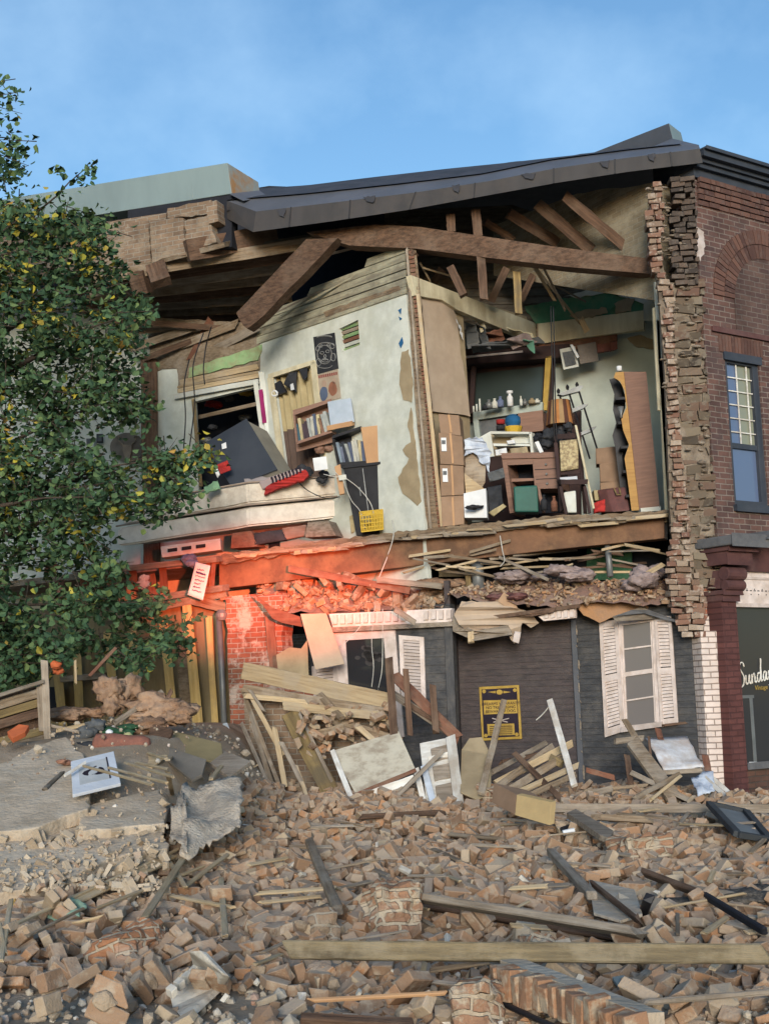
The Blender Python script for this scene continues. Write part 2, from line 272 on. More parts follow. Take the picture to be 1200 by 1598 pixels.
# ------------------------------------------------------------------ mesh helpers
class MB:
    def __init__(s): s.v = []; s.f = []; s.m = []; s.uv = []
    def add(s, vs, fs, m=0, uvf=None):
        k = len(s.v); s.v += [V(x) for x in vs]
        for f in fs:
            s.f.append([i + k for i in f]); s.m.append(m)
            s.uv.append([uvf(V(vs[i])) for i in f] if uvf else [(0, 0)] * len(f))
        return s
    def poly(s, pts, tv, m=0, uvf=None, holes=()):      # front outline pts, extruded by vector tv
        tv = V(tv); loops = [list(map(V, pts))] + [list(map(V, h)) for h in holes]
        nrm = geometry.normal(loops[0]) if len(loops[0]) > 2 else V((0, 1, 0))
        flip = nrm.dot(tv) > 0
        allp = [p for l in loops for p in l]
        if len(allp) == 4 and not holes: tris = [(0, 1, 2, 3)]
        else: tris = [tuple(t) for t in geometry.tessellate_polygon(loops)]
        n = len(allp); fs = []
        for t in tris:
            if len(t) == 3 and geometry.normal([allp[i] for i in t]).dot(tv) > 0: t = t[::-1]
            elif len(t) == 4 and flip: t = t[::-1]
            fs.append(t); fs.append(tuple(i + n for i in t[::-1]))
        k = 0
        for l in loops:
            c = len(l)
            for i in range(c):
                a, b = k + i, k + (i + 1) % c; fs.append((a, b, b + n, a + n))
            k += c
        return s.add(allp + [p + tv for p in allp], fs, m, uvf)
    def box(s, c, size, rot=None, m=0, jit=0, uvf=None):
        c = V(c); sx, sy, sz = [x / 2 for x in size]; vs = []
        for x in (-sx, sx):
            for y in (-sy, sy):
                for z in (-sz, sz):
                    p = V((x, y, z))
                    if jit: p += V((rnd.uniform(-jit, jit), rnd.uniform(-jit, jit), rnd.uniform(-jit, jit)))
                    if rot is not None: p = rot @ p
                    vs.append(c + p)
        return s.add(vs, [(0, 1, 3, 2), (4, 6, 7, 5), (0, 4, 5, 1), (2, 3, 7, 6), (0, 2, 6, 4), (1, 5, 7, 3)], m, uvf)
    def tube(s, pts, r, seg=6, m=0):
        pts = [V(p) for p in pts]; n = len(pts); vs = []; fs = []
        rr = r if isinstance(r, (list, tuple)) else [r] * n
        for i, p in enumerate(pts):
            t = (pts[min(i + 1, n - 1)] - pts[max(i - 1, 0)])
            t = t.normalized() if t.length else V((0, 0, 1))
            a = t.cross(V((0, 0, 1)) if abs(t.z) < .9 else V((1, 0, 0))).normalized(); b = t.cross(a)
            for k in range(seg):
                q = 2 * math.pi * k / seg; vs.append(p + (a * math.cos(q) + b * math.sin(q)) * rr[i])
        for i in range(n - 1):
            for k in range(seg):
                k2 = (k + 1) % seg; fs.append((i * seg + k, i * seg + k2, (i + 1) * seg + k2, (i + 1) * seg + k))
        fs.append(tuple(range(seg))[::-1]); fs.append(tuple((n - 1) * seg + k for k in range(seg)))
        return s.add(vs, fs, m)
    def lathe(s, prof, c, seg=16, m=0, axis=None, matf=None):
        c = V(c); q = axis.to_track_quat('Z', 'Y').to_matrix() if axis is not None else Matrix.Identity(3)
        vs = []; fs = []; n = len(prof)
        for r, z in prof:
            for k in range(seg):
                a = 2 * math.pi * k / seg; vs.append(c + q @ V((r * math.cos(a), r * math.sin(a), z)))
        for i in range(n - 1):
            for k in range(seg):
                k2 = (k + 1) % seg; fs.append((i * seg + k, i * seg + k2, (i + 1) * seg + k2, (i + 1) * seg + k))
        fs.append(tuple(range(seg))[::-1]); fs.append(tuple((n - 1) * seg + k for k in range(seg)))
        if matf:
            for j, f in enumerate(fs): s.add([vs[i] for i in f], [tuple(range(len(f)))], matf(j % seg))
            return s
        return s.add(vs, fs, m)
def wpos(o):
    w = V((0, 0, 0))
    while o is not None: w = w + o.location; o = o.parent
    return w
def tag(o, label=None, cat=None, group=None, kind=None):
    if label: o['label'] = label
    if cat: o['category'] = cat
    if group: o['group'] = group
    if kind: o['kind'] = kind
    return o
def obj(name, mb, mats, parent=None, smooth=False, bevel=0, label=None, cat=None, group=None, kind=None, sub=0):
    if not isinstance(mats, (list, tuple)): mats = [mats]
    me = bpy.data.meshes.new(name)
    if parent is not None: loc = wpos(parent)
    else:
        xs = [p.x for p in mb.v]; ys = [p.y for p in mb.v]; loc = V(((min(xs) + max(xs)) / 2, (min(ys) + max(ys)) / 2, min(p.z for p in mb.v)))
    me.from_pydata([tuple(p - loc) for p in mb.v], [], mb.f)
    for m in mats: me.materials.append(m)
    me.polygons.foreach_set('material_index', mb.m)
    if any(u != (0, 0) for f in mb.uv[:4] for u in f):
        ul = me.uv_layers.new(name='UVMap'); ul.data.foreach_set('uv', [c for f in mb.uv for u in f for c in u])
    if smooth: me.polygons.foreach_set('use_smooth', [True] * len(me.polygons))
    me.update()
    o = bpy.data.objects.new(name, me); COL.objects.link(o)
    if parent is not None: o.parent = parent
    else: o.location = loc
    if bevel:
        b = o.modifiers.new('bevel', 'BEVEL'); b.width = bevel; b.segments = 2; b.limit_method = 'ANGLE'
    if sub:
        b = o.modifiers.new('sub', 'SUBSURF'); b.levels = sub; b.render_levels = sub
    return tag(o, label, cat, group, kind)
def thing(name, label, cat, loc, group=None):
    o = bpy.data.objects.new(name, None); COL.objects.link(o); o.location = V(loc); o.empty_display_size = .2
    return tag(o, label, cat, group)
def jagged(pts, amp, step, closed=True, skip=()):        # tear an outline
    out = []; n = len(pts)
    for i in range(n if closed else n - 1):
        a, b = pts[i], pts[(i + 1) % n]; out.append(a)
        if i in skip: continue
        k = int(math.hypot(b[0] - a[0], b[1] - a[1]) / step)
        for j in range(1, k + 1):
            t = j / (k + 1); out.append((a[0] + (b[0] - a[0]) * t + rnd.uniform(-amp, amp), a[1] + (b[1] - a[1]) * t + rnd.uniform(-amp, amp)))
    if not closed: out.append(pts[-1])
    return out
def slab(name, pl, px, t, mat, parent=None, holes=(), bevel=0, **kw):      # an outline on one of the building's planes, t thick behind it
    mb = MB(); uvf = lambda p: (pl.u(p) + (p - pl.o).dot(pl.n), p.z)
    mb.poly([pl(*q) for q in px], pl.n * t, 0, uvf, [[pl(*q) for q in h] for h in holes])
    return obj(name, mb, mat, parent, bevel=bevel, **kw)
def panel(name, specs, t, mat, parent=None, bend=0, bevel=.004, **kw):      # a free sheet through 3-D corners
    pts = [pt(s) for s in specs]; n = geometry.normal(pts)
    if n.dot(pts[0] - CAM) < 0: n = -n
    mb = MB(); mb.poly(pts, n * t)
    return obj(name, mb, mat, parent, bevel=bevel, **kw)
def cloth(name, c4, t, mat, parent=None, nx=10, ny=8, amp=.03, freq=3, hole=None, ragged=0, seed=0, sag=0, **kw):   # four corners, rumpled grid
    a, b, c, d = [pt(s) for s in c4]; n = (b - a).cross(d - a).normalized()
    if n.dot(a - CAM) < 0: n = -n
    vs = []
    for j in range(ny + 1):
        for i in range(nx + 1):
            u, w = i / nx, j / ny
            if ragged:
                e = V((i * .9 + seed, j * .9, 3.3)); u += ragged * noise.noise(e) * (2.5 if i in (0, nx) else 1); w += ragged * noise.noise(e + V((9, 0, 0))) * (2.5 if j in (0, ny) else 1)
            p = a * (1 - u) * (1 - w) + b * u * (1 - w) + c * u * w + d * (1 - u) * w
            q = p * freq + V((seed, 0, 0)); p = p + n * (amp * (noise.noise(q) + .5 * noise.noise(q * 2.3))) + V((0, 0, -sag * 4 * u * (1 - u)))
            vs.append(p)
    mb = MB(); k = (nx + 1) * (ny + 1); fs = []
    W1 = nx + 1
    for j in range(ny):
        for i in range(nx):
            q = (j * W1 + i, j * W1 + i + 1, (j + 1) * W1 + i + 1, (j + 1) * W1 + i); fs += [q, tuple(x + k for x in q[::-1])]
    ring = [i for i in range(W1)] + [j * W1 + nx for j in range(1, ny + 1)] + [ny * W1 + i for i in range(nx - 1, -1, -1)] + [j * W1 for j in range(ny - 1, 0, -1)]
    for x, y in zip(ring, ring[1:] + ring[:1]): fs.append((y, x, x + k, y + k))
    mb.add(vs + [p + n * t for p in vs], fs)
    return obj(name, mb, mat, parent, smooth=True, **kw)
def board(name, a, b, w, t, mat, parent=None, face=None, jag=.02, seg=6, bevel=.004, wpx=True, ext=0, **kw):
    # a plank from a to b; w = width in photo pixels (or metres), t = thickness; grain along its own x
    a, b = pt(a), pt(b)
    if wpx: w = w / FPX * (a.y + b.y) / 2
    x = (b - a); L = x.length; x.normalize()
    if ext: a = a - x * ext; L += ext
    f = V(face) if face is not None else (CAM - (a + b) / 2)
    f = (f - x * f.dot(x)).normalized(); z = x.cross(f)
    vs = []
    for i in range(seg + 1):
        e = i in (0, seg); wob = w * .04
        for cy, cz in ((-.5, -.5), (.5, -.5), (.5, .5), (-.5, .5)):
            xx = L * i / seg + (rnd.uniform(-jag, jag) if e else 0)
            vs.append(V((xx, cy * t + rnd.uniform(-wob, wob) * .5, cz * w + rnd.uniform(-wob, wob))))
    fs = [(0, 1, 2, 3), tuple(seg * 4 + k for k in (3, 2, 1, 0))]
    for i in range(seg):
        for k in range(4):
            k2 = (k + 1) % 4; fs.append((i * 4 + k, (i + 1) * 4 + k, (i + 1) * 4 + k2, i * 4 + k2))
    me = bpy.data.meshes.new(name); me.from_pydata([tuple(v) for v in vs], [], fs); me.materials.append(mat); me.update()
    bm = bmesh.new(); bm.from_mesh(me); bmesh.ops.recalc_face_normals(bm, faces=bm.faces); bm.to_mesh(me); bm.free()
    o = bpy.data.objects.new(name, me); COL.objects.link(o)
    base = wpos(parent) if parent is not None else V((0, 0, 0))
    if parent is not None: o.parent = parent
    m3 = Matrix((x, f, z)).transposed(); o.rotation_euler = m3.to_euler(); o.location = a - base
    if bevel:
        bv = o.modifiers.new('bevel', 'BEVEL'); bv.width = bevel; bv.segments = 1
    return tag(o, kw.get('label'), kw.get('cat'), kw.get('group'), kw.get('kind'))
def fluff(name, c, rad, mat, parent=None, n=5, seed=0, sub=3, amp=.45, flat=.8, **kw):      # a clump of torn fibrous stuff
    c = pt(c); mb = MB(); rr = random.Random(seed)
    for k in range(n):
        bm = bmesh.new(); bmesh.ops.create_icosphere(bm, subdivisions=sub, radius=1)
        o = c + V((rr.uniform(-1, 1) * rad[0], rr.uniform(-1, 1) * rad[1], rr.uniform(-.4, .8) * rad[2])) * (.75 if n > 1 else 0)
        r = rr.uniform(.45, .75) if n > 1 else 1.0
        s = V((rad[0] * r, rad[1] * r, rad[2] * r * flat)); vs = []
        for v in bm.verts:
            q = v.co * 1.6 + V((seed * 3.1 + k * 7, 0, 0)); d = 1 + amp * (noise.noise(q) + .6 * noise.noise(q * 2.7) + .35 * noise.noise(q * 6))
            vs.append(o + V((v.co.x * s.x, v.co.y * s.y, v.co.z * s.z)) * d)
        bm.verts.index_update(); mb.add(vs, [[v.index for v in f.verts] for f in bm.faces]); bm.free()
    return obj(name, mb, mat, parent, smooth=True, **kw)
def cord(name, specs, r, mat, parent=None, **kw):
    ps = [pt(s) for s in specs]; out = []
    for i in range(len(ps) - 1):
        p0, p1, p2, p3 = ps[max(i - 1, 0)], ps[i], ps[i + 1], ps[min(i + 2, len(ps) - 1)]
        for k in range(6):
            t = k / 6; out.append(.5 * ((2 * p1) + (p2 - p0) * t + (2 * p0 - 5 * p1 + 4 * p2 - p3) * t * t + (3 * p1 - p0 - 3 * p2 + p3) * t ** 3))
    out.append(ps[-1]); return obj(name, MB().tube(out, r, 5), mat, parent, smooth=True, **kw)
def pxbox(name, front, depth, mat, parent=None, bevel=.004, away=None, **kw):    # four front corners (px specs), pushed back horizontally
    pts = [pt(s) for s in front]; n = geometry.normal(pts)
    if n.dot(pts[0] - CAM) < 0: n = -n
    if away is not None: n = away
    mb = MB(); mb.poly(pts, n * depth)
    return obj(name, mb, mat, parent, bevel=bevel, **kw)
def text(name, s, p, xdir, zdir, size, mat, parent=None, shear=0, **kw):
    c = bpy.data.curves.new(name, 'FONT'); c.body = s; c.size = size; c.extrude = .001; c.align_x = 'CENTER'; c.align_y = 'CENTER'; c.shear = shear; c.materials.append(mat)
    o = bpy.data.objects.new(name, c); COL.objects.link(o); x = V(xdir).normalized(); z = V(zdir).normalized(); y = z.cross(x) * -1
    nrm = x.cross(z)
    o.rotation_euler = Matrix((x, z, nrm)).transposed().to_euler()
    o.location = V(p) - (wpos(parent) if parent is not None else V((0, 0, 0)))
    me = bpy.data.meshes.new_from_object(o); me.name = name; q = bpy.data.objects.new(name, me); q.rotation_euler = o.rotation_euler; q.location = o.location
    me.materials.clear(); me.materials.append(mat); bpy.data.objects.remove(o); o = q; COL.objects.link(o); o.name = name
    if parent is not None: o.parent = parent
    return tag(o, **kw)
def brick_template(seed, size=(.203, .095, .06), broken=False, fine=1):
    rr = random.Random(seed); bm = bmesh.new(); bmesh.ops.create_cube(bm, size=1)
    for v in bm.verts: v.co = V((v.co.x * size[0], v.co.y * size[1], v.co.z * size[2]))
    if broken:
        for _ in range(rr.choice((1, 1, 2))):
            n = V((rr.uniform(.6, 1) * rr.choice((-1, 1)), rr.uniform(-.6, .6), rr.uniform(-.5, .5))).normalized()
            g = bmesh.ops.bisect_plane(bm, geom=bm.verts[:] + bm.edges[:] + bm.faces[:], plane_co=n * rr.uniform(.012, .055), plane_no=n, clear_outer=True)
            e = [x for x in g['geom_cut'] if isinstance(x, bmesh.types.BMEdge)]
            if e: bmesh.ops.holes_fill(bm, edges=bm.edges[:])
    bmesh.ops.bevel(bm, geom=bm.edges[:], offset=.005, segments=1, affect='EDGES')
    if fine: bmesh.ops.subdivide_edges(bm, edges=[e for e in bm.edges if e.calc_length() > .035], cuts=fine, use_grid_fill=True)
    bmesh.ops.triangulate(bm, faces=[f for f in bm.faces if len(f.verts) > 4])
    for v in bm.verts:
        q = v.co * 22 + V((seed * 5.3, 0, 0)); v.co += v.co.normalized() * (noise.noise(q) * .006 + noise.noise(q * .4) * .007)
    bm.verts.index_update()
    r = (np.array([tuple(v.co) for v in bm.verts]), [[v.index for v in f.verts] for f in bm.faces]); bm.free(); return r
TEMPL = [brick_template(k, broken=k >= 6, fine=0) for k in range(16)]
FINE = [brick_template(50 + k, broken=k >= 10, fine=1) for k in range(24)]
def rotmats(n, rg, tilt):
    a = rg.uniform(0, 2 * np.pi, n); b = rg.normal(0, tilt, n); c = rg.normal(0, tilt, n) + (rg.random(n) < .22) * np.pi / 2
    ca, sa, cb, sb, cc, sc = np.cos(a), np.sin(a), np.cos(b), np.sin(b), np.cos(c), np.sin(c); z = np.zeros(n); o = np.ones(n)
    A = np.stack([ca, -sa, z, sa, ca, z, z, z, o], -1).reshape(n, 3, 3); B = np.stack([cb, z, sb, z, o, z, -sb, z, cb], -1).reshape(n, 3, 3)
    C = np.stack([o, z, z, z, cc, -sc, z, sc, cc], -1).reshape(n, 3, 3); return A @ B @ C
def scatter(name, pos, rots, scl, templ, mat, rg, **kw):     # many loose pieces in one mesh (kind stuff)
    vs = []; fs = []; k = 0
    for i in range(len(pos)):
        tv, tf = templ[rg.integers(len(templ))]
        vs.append(tv * scl[i] @ rots[i].T + pos[i]); fs += [[x + k for x in f] for f in tf]; k += len(tv)
    vs = np.concatenate(vs); me = bpy.data.meshes.new(name); me.from_pydata(vs.tolist(), [], fs); me.materials.append(mat); me.update()
    o = bpy.data.objects.new(name, me); COL.objects.link(o); return tag(o, **kw)
# ------------------------------------------------------------------ ground
def ground():
    xs = np.concatenate([np.linspace(-300, -12, 12)[:-1], np.linspace(-12, 12, 97), np.linspace(12, 300, 12)[1:]])
    ys = np.concatenate([np.linspace(-300, 2, 10)[:-1], np.linspace(2, 26, 97), np.linspace(26, 400, 12)[1:]])
    vs = []; fs = []
    for y in ys:
        for x in xs:
            inside = abs(x) < 9 and 5 < y < 19.5
            z = float(H(np.array(x), np.array(y))) - .03 + .025 + .03 * noise.noise(V((x * 2.3, y * 2.3, 0))) if inside else -.06 if abs(x) > 9.5 or y < 4.5 or y > 20 else 0.0
            vs.append((x, y, z))
    n = len(xs)
    for j in range(len(ys) - 1):
        for i in range(n - 1): fs.append((j * n + i, j * n + i + 1, (j + 1) * n + i + 1, (j + 1) * n + i))
    obj('ground', MB().add(vs, fs), dust, smooth=True, kind='structure')
ground()

# ------------------------------------------------------------------ the building
bld = thing('brick_building', 'two-storey brick corner building with its side wall torn off and its rooms laid open', 'building', (K.x, K.y, 0))
def px_at_z(pl, px, z):                                  # a point of the plane above/below pixel column px
    return pl.at(pl.u(pl(px, 800)), z)
def rect(pl, u0, u1, z0, z1): return [pl.at(u0, z0), pl.at(u1, z0), pl.at(u1, z1), pl.at(u0, z1)]
def slab3(name, pl, pts, t, mat, parent=bld, holes=(), **kw):
    mb = MB(); mb.poly(pts, pl.n * t, 0, lambda p: (pl.u(p) + (p - pl.o).dot(pl.n), p.z), holes); return obj(name, mb, mat, parent, **kw)
ZT = P(1100, 262, 17).z
# street front: brick wall with window opening, storefront below
uW0, uW1 = FA.u(FA(1137, 660)), FA.u(FA(1190, 660)); zW1, zW0 = FA(1160, 556).z, FA(1160, 792).z
zSF = FA(1150, 862).z
win_hole = rect(FA, uW0, uW1, zW0, zW1)
slab3('front_wall', FA, rect(FA, -.02, 7, zSF, ZT), .35, brick_f, holes=[win_hole])
# corner returns a little way round and the rough end of the wall
# blind arch: recessed darker field, ring of voussoirs, flat arch over the window
uc = FA.u(FA(1196, 480)); zc = FA(1160, 470).z; ro = uc - FA.u(FA(1113, 470)); ri = ro * .62
arch = obj('arch_field', MB().poly([FA.off(.012).at(uc + ri * math.cos(a), zc + ri * math.sin(a)) for a in np.linspace(0, math.pi, 25)] + [FA.off(.012).at(uc - ri, zc - .45), FA.off(.012).at(uc + ri, zc - .45)], FA.n * .02, 0, lambda p: (FA.u(p), p.z)), brick_fd, bld)
mb = MB()
for ring, (r0, r1) in enumerate(((ri, (ri + ro) / 2 - .006), ((ri + ro) / 2 + .006, ro))):
    nv = int(math.pi * r1 / .082)
    for k in range(nv):
        a0, a1 = math.pi * k / nv + .006 / r1, math.pi * (k + 1) / nv - .006 / r1
        q = FA.off(.022 + rnd.uniform(-.004, .006)); mb.poly([q.at(uc + r * math.cos(a), zc + r * math.sin(a)) for r, a in ((r0, a0), (r0, a1), (r1, a1), (r1, a0))], FA.n * .03)
facade_brick = islandmat('front_brick_single', [(0, (.075, .042, .037)), (.5, (.115, .062, .05)), (1, (.15, .08, .062))], mortar=(.13, .09, .078), mamt=.6)
obj('arch_ring', mb, facade_brick, bld)
mb = MB(); z0 = zW1 + .012
for k in range(14):
    u = uW0 - .1 + k * (uW1 - uW0 + .2) / 14; w = (uW1 - uW0 + .2) / 14 - .012
    mb.poly(rect(FA.off(.014), u, u + w, z0, z0 + .23), FA.n * .02)
obj('flat_arch', mb, facade_brick, bld)
obj('string_course', MB().poly(rect(FA.off(.04), .12, 7, zc - .52, zc - .455), FA.n * .05), maroon, bld, bevel=.006)
mb = MB()                                               # rough corbelled bricks under the cornice
for r in range(5):
    z = ZT - .52 + r * .078
    u = .02
    while u < 4:
        l = rnd.choice((.1, .21, .21)); mb.poly(rect(FA.off(.02 + .012 * r + rnd.uniform(0, .02)), u, u + l - .012, z, z + .066), FA.n * .05); u += l
obj('corbel_courses', mb, facade_brick, bld)
mb = MB()                                               # whitish lime stain of fresh mortar, a thin skim
mb.poly([FA.off(.008)(*q) for q in jagged([(1086, 352), (1098, 362), (1100, 385), (1093, 408), (1087, 395)], 2.5, 5)], FA.n * .007)
obj('mortar_smear', mb, pinkwhite, bld)
# cornice: stepped profile along the front
mb = MB()
for d0, z0, z1 in ((.05, 0, .12), (.12, .12, .18), (.17, .18, .23), (.25, .23, .31), (.30, .31, .345)):
    mb.poly(rect(FA.off(d0), -.06, 7, ZT - .14 + z0, ZT - .14 + z1 - .002), FA.n * (d0 + .3 + z0 * .01))
obj('cornice', mb, cornice_m, bld, bevel=.008)
# upper window
wf = obj('window', MB().poly(rect(FA.off(-.03), uW0, uW1, zW0, zW1), FA.n * .1, 0, None, [rect(FA.off(-.03), uW0 + .07, uW1 - .10, zW0 + .10, zW1 - .12)]), cornice_m, bld, bevel=.006)
obj('window_hood', MB().poly(rect(FA.off(.03), uW0 - .03, uW1 + .03, zW1 - .09, zW1 + .01), FA.n * .16), cornice_m, wf, bevel=.006)
obj('sill', MB().poly(rect(FA.off(.07), uW0 - .03, uW1 + .05, zW0 - .06, zW0 + .03), FA.n * .2), cornice_m, wf, bevel=.006)
ul, ur, zb, zt = uW0 + .07, uW1 - .10, zW0 + .10, zW1 - .12; zm = zb + (zt - zb) * .40
obj('meeting_rail', MB().poly(rect(FA.off(-.045), ul, ur, zm - .04, zm + .03), FA.n * .06), cornice_m, wf)
mb = MB(); q = FA.off(-.06)
for k in range(3): u = ul + .015 + k * (ur - ul - .03) / 2.4; mb.poly(rect(q, u - .009, u + .009, zm + .03, zt), FA.n * .012)
for k in range(1, 6): z = zm + (zt - zm) * k / 6; mb.poly(rect(FA.off(-.058), ul, ur, z - .008, z + .008), FA.n * .012)
mb.poly(rect(q, ul + .005, ul + .03, zb, zm - .05), FA.n * .012)
obj('muntins', mb, white_wood, wf)
um = (ul + ur) / 2
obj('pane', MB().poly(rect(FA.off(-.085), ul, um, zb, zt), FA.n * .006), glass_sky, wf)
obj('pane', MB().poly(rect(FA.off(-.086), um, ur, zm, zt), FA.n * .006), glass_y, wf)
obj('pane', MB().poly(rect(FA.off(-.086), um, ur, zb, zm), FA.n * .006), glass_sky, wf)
# storefront
CX0, CX1 = FA.u(FA(1127, 1050)), FA.u(FA(1146, 1050))
col = obj('storefront_column', MB().poly(rect(FA.off(.10), CX0 - .05, CX1, -.1, zSF - .62), FA.n * .4, 0, lambda p: (FA.u(p), p.z)), brickmat('maroon_painted_brick', (.125, .05, .045), (.09, .038, .036), (.08, .035, .033), soot=.7), bld)
zk = zSF
mb = MB()
for d, u0, u1, z0, z1 in ((.14, -.06, .03, -.66, -.58), (.18, -.08, .05, -.58, -.52), (.12, -.04, .04, -.50, -.26), (.30, -.10, .14, -.20, -.03), (.36, -.13, .20, -.03, .03)):
    mb.poly(rect(FA.off(d), CX0 + u0, CX1 + u1, zk + z0, zk + z1), FA.n * (d + .3 + z0 * .02))
ax = FA.d
mb.lathe([(.09, 0), (.09, CX1 - CX0 + .13)], FA.off(.17).at(CX0 - .05, zk - .31), 14, 0, ax)
mb.lathe([(.07, 0), (.07, CX1 - CX0 + .12)], FA.off(.17).at(CX0 - .05, zk - .46), 14, 0, ax)
obj('capital', mb, maroon, col, bevel=.008)
obj('cap_slab', MB().poly(rect(FA.off(.48), CX0 - .18, CX1 + .26, zk + .03, zk + .16), FA.n * .8), greystone, col, bevel=.02)
obj('storefront_lintel', MB().poly(rect(FA.off(.10), CX1, 7, zSF - .25, zSF + .1), FA.n * .4), maroon, bld, bevel=.01)
obj('storefront_roof', MB().poly([FA.off(.02).at(CX1 + .20, zk + .12), FA.off(.02).at(7, zk + .12), FA.off(.02).at(7, zk + .2), FA.off(.02).at(CX1 + .3, zk + .24)], FA.n * -.5), greystone, bld)
zs0 = FA(1170, 948).z
fr = obj('storefront_frieze', MB().poly(rect(FA.off(.04), CX1, 7, zs0, zSF - .25), FA.n * .2), pinkwhite, bld)
mb = MB(); zz = (zs0 + zSF - .25) / 2
mb.poly(rect(FA.off(.06), CX1, 7, zz + .13, zz + .16), FA.n * .02); mb.poly(rect(FA.off(.06), CX1, 7, zs0, zs0 + .05), FA.n * .02)
obj('moulding', mb, pinkwhite, fr)
mb = MB()
for k in range(40):
    u = CX1 + .06 + k * .075
    for du, dz in ((0, 0), (.022, 0), (.011, .02 if k % 2 else -.05)): mb.poly([FA.off(.044).at(u + du + .009 * math.cos(a), zz - .02 + dz + .009 * math.sin(a)) for a in np.linspace(0, 5.5, 7)], FA.n * .003)
obj('rosettes', mb, black_m, fr)
zg0 = FA(1175, 1192).z
gl = obj('shop_window', MB().poly(rect(FA.off(-.02), CX1, 7, zg0, zs0), FA.n * .02), glassy('shop_glass', (.035, .036, .038), .1, .4), bld)
obj('stall_riser', MB().poly(rect(FA.off(.06), CX1, 7, -.1, zg0), FA.n * .4, 0, lambda p: (FA.u(p), p.z)), brickmat('brown_riser_brick', (.13, .07, .05), (.09, .05, .04), (.08, .06, .05)), bld)
obj('stall_sill', MB().poly(rect(FA.off(.12), CX1, 7, zg0 - .05, zg0 + .02), FA.n * .3), greystone, bld, bevel=.01)
zz = FA(1160, 1085).z
mb = MB(); q = FA.off(-.012)                              # things seen through the glass: a pale inner frame and card
mb.poly(rect(q, FA.u(FA(1160, 1100)), FA.u(FA(1178, 1100)), zz - .04, zz), FA.n * .004); mb.poly(rect(q, FA.u(FA(1174, 1150)), FA.u(FA(1179, 1150)), zg0, zz - .04), FA.n * .004)
obj('inner_frame', mb, metal_g, gl)
obj('window_card', MB().poly([FA.off(.0)(*q) for q in ((1169, 1189), (1187, 1189), (1187, 1200), (1170, 1200))], FA.n * .01), paper, gl)
# lettering on the glass, drawn as brush strokes
def strokes(name, lines, o, ux, uz, s, r, mat, parent):
    mb = MB()
    for ln in lines:
        p = [V((x, y, 0)) for x, y in ln]; out = []
        for i in range(len(p) - 1):
            a, b, c, d = p[max(i - 1, 0)], p[i], p[i + 1], p[min(i + 2, len(p) - 1)]
            for k in range(6):
                t = k / 6; out.append(.5 * ((2 * b) + (c - a) * t + (2 * a - 5 * b + 4 * c - d) * t * t + (3 * b - a - 3 * c + d) * t ** 3))
        out.append(p[-1]); W3 = [o + ux * (q.x * s) + uz * (q.y * s) for q in out]
        mb.tube(W3, [r * (.55 + .45 * abs(math.sin(i * .55))) for i in range(len(W3))], 5)
    return obj(name, mb, mat, parent)
SUN = [[(.50, 1.15), (.40, 1.42), (.18, 1.42), (.08, 1.15), (.25, .85), (.44, .5), (.36, .08), (.12, -.08), (0, .1)],
       [(.62, .62), (.60, .2), (.68, .02), (.84, .2), (.94, .6), (.94, .15), (1.02, .02), (1.12, .2)],
       [(1.18, .6), (1.18, .0), (1.22, .35), (1.38, .62), (1.46, .4), (1.46, .1), (1.54, .02), (1.62, .15)],
       [(1.98, .5), (1.84, .6), (1.70, .35), (1.74, .05), (1.90, .08), (2.02, .5), (2.12, 1.45), (2.06, .6), (2.08, .05), (2.18, .1)],
       [(2.56, .5), (2.42, .6), (2.28, .35), (2.32, .05), (2.46, .08), (2.58, .55), (2.58, .1), (2.68, .05), (2.76, .2)],
       [(2.82, .6), (2.84, .2), (2.94, .05), (3.06, .3), (3.12, .6), (3.06, 0), (2.9, -.5), (2.78, -.3)]]
o = FA.off(.003)(1154, 1071); o2 = FA.off(.003)(1198, 1061)
strokes('shop_lettering', SUN, o, (o2 - o).normalized(), V((0, 0, 1)), (o2 - o).length / 2.72, .011, white_wood, gl)
p = FA.off(.001)(1187, 1073); text('shop_lettering_small', 'Vintage', p, FA.d + V((0, 0, .04)), (0, 0, 1), .085, gold, gl, shear=.2)

# white painted pier at the corner of the ground floor
PA = PL(P(1094, 1100, 16.98), P(1130, 1100, 17.05)); PB = PL(P(1094, 1100, 16.98), P(1077, 1100, 17.3))
pier = slab('corner_pier', PA, [(1094, 980), (1107, 958), (1117, 940), (1121, 930), (1146, 1300), (1112, 1300)], .3, brick_w, bld)
slab('pier_side', PB, [(1075, 990), (1092, 985), (1110, 1300), (1090, 1300)], .3, brick_w, bld)
slab('pier_bare_brick', PA.off(-.02), [(1095, 880), (1112, 868), (1121, 872), (1128, 1010), (1096, 1010)], .3, brick_p, bld)

wall_mortar = M('wall_mortar', (.22, .175, .13), (.13, .10, .075), 8, bump=1, bscale=30, dirt=(.36, .3, .24), damt=.6)
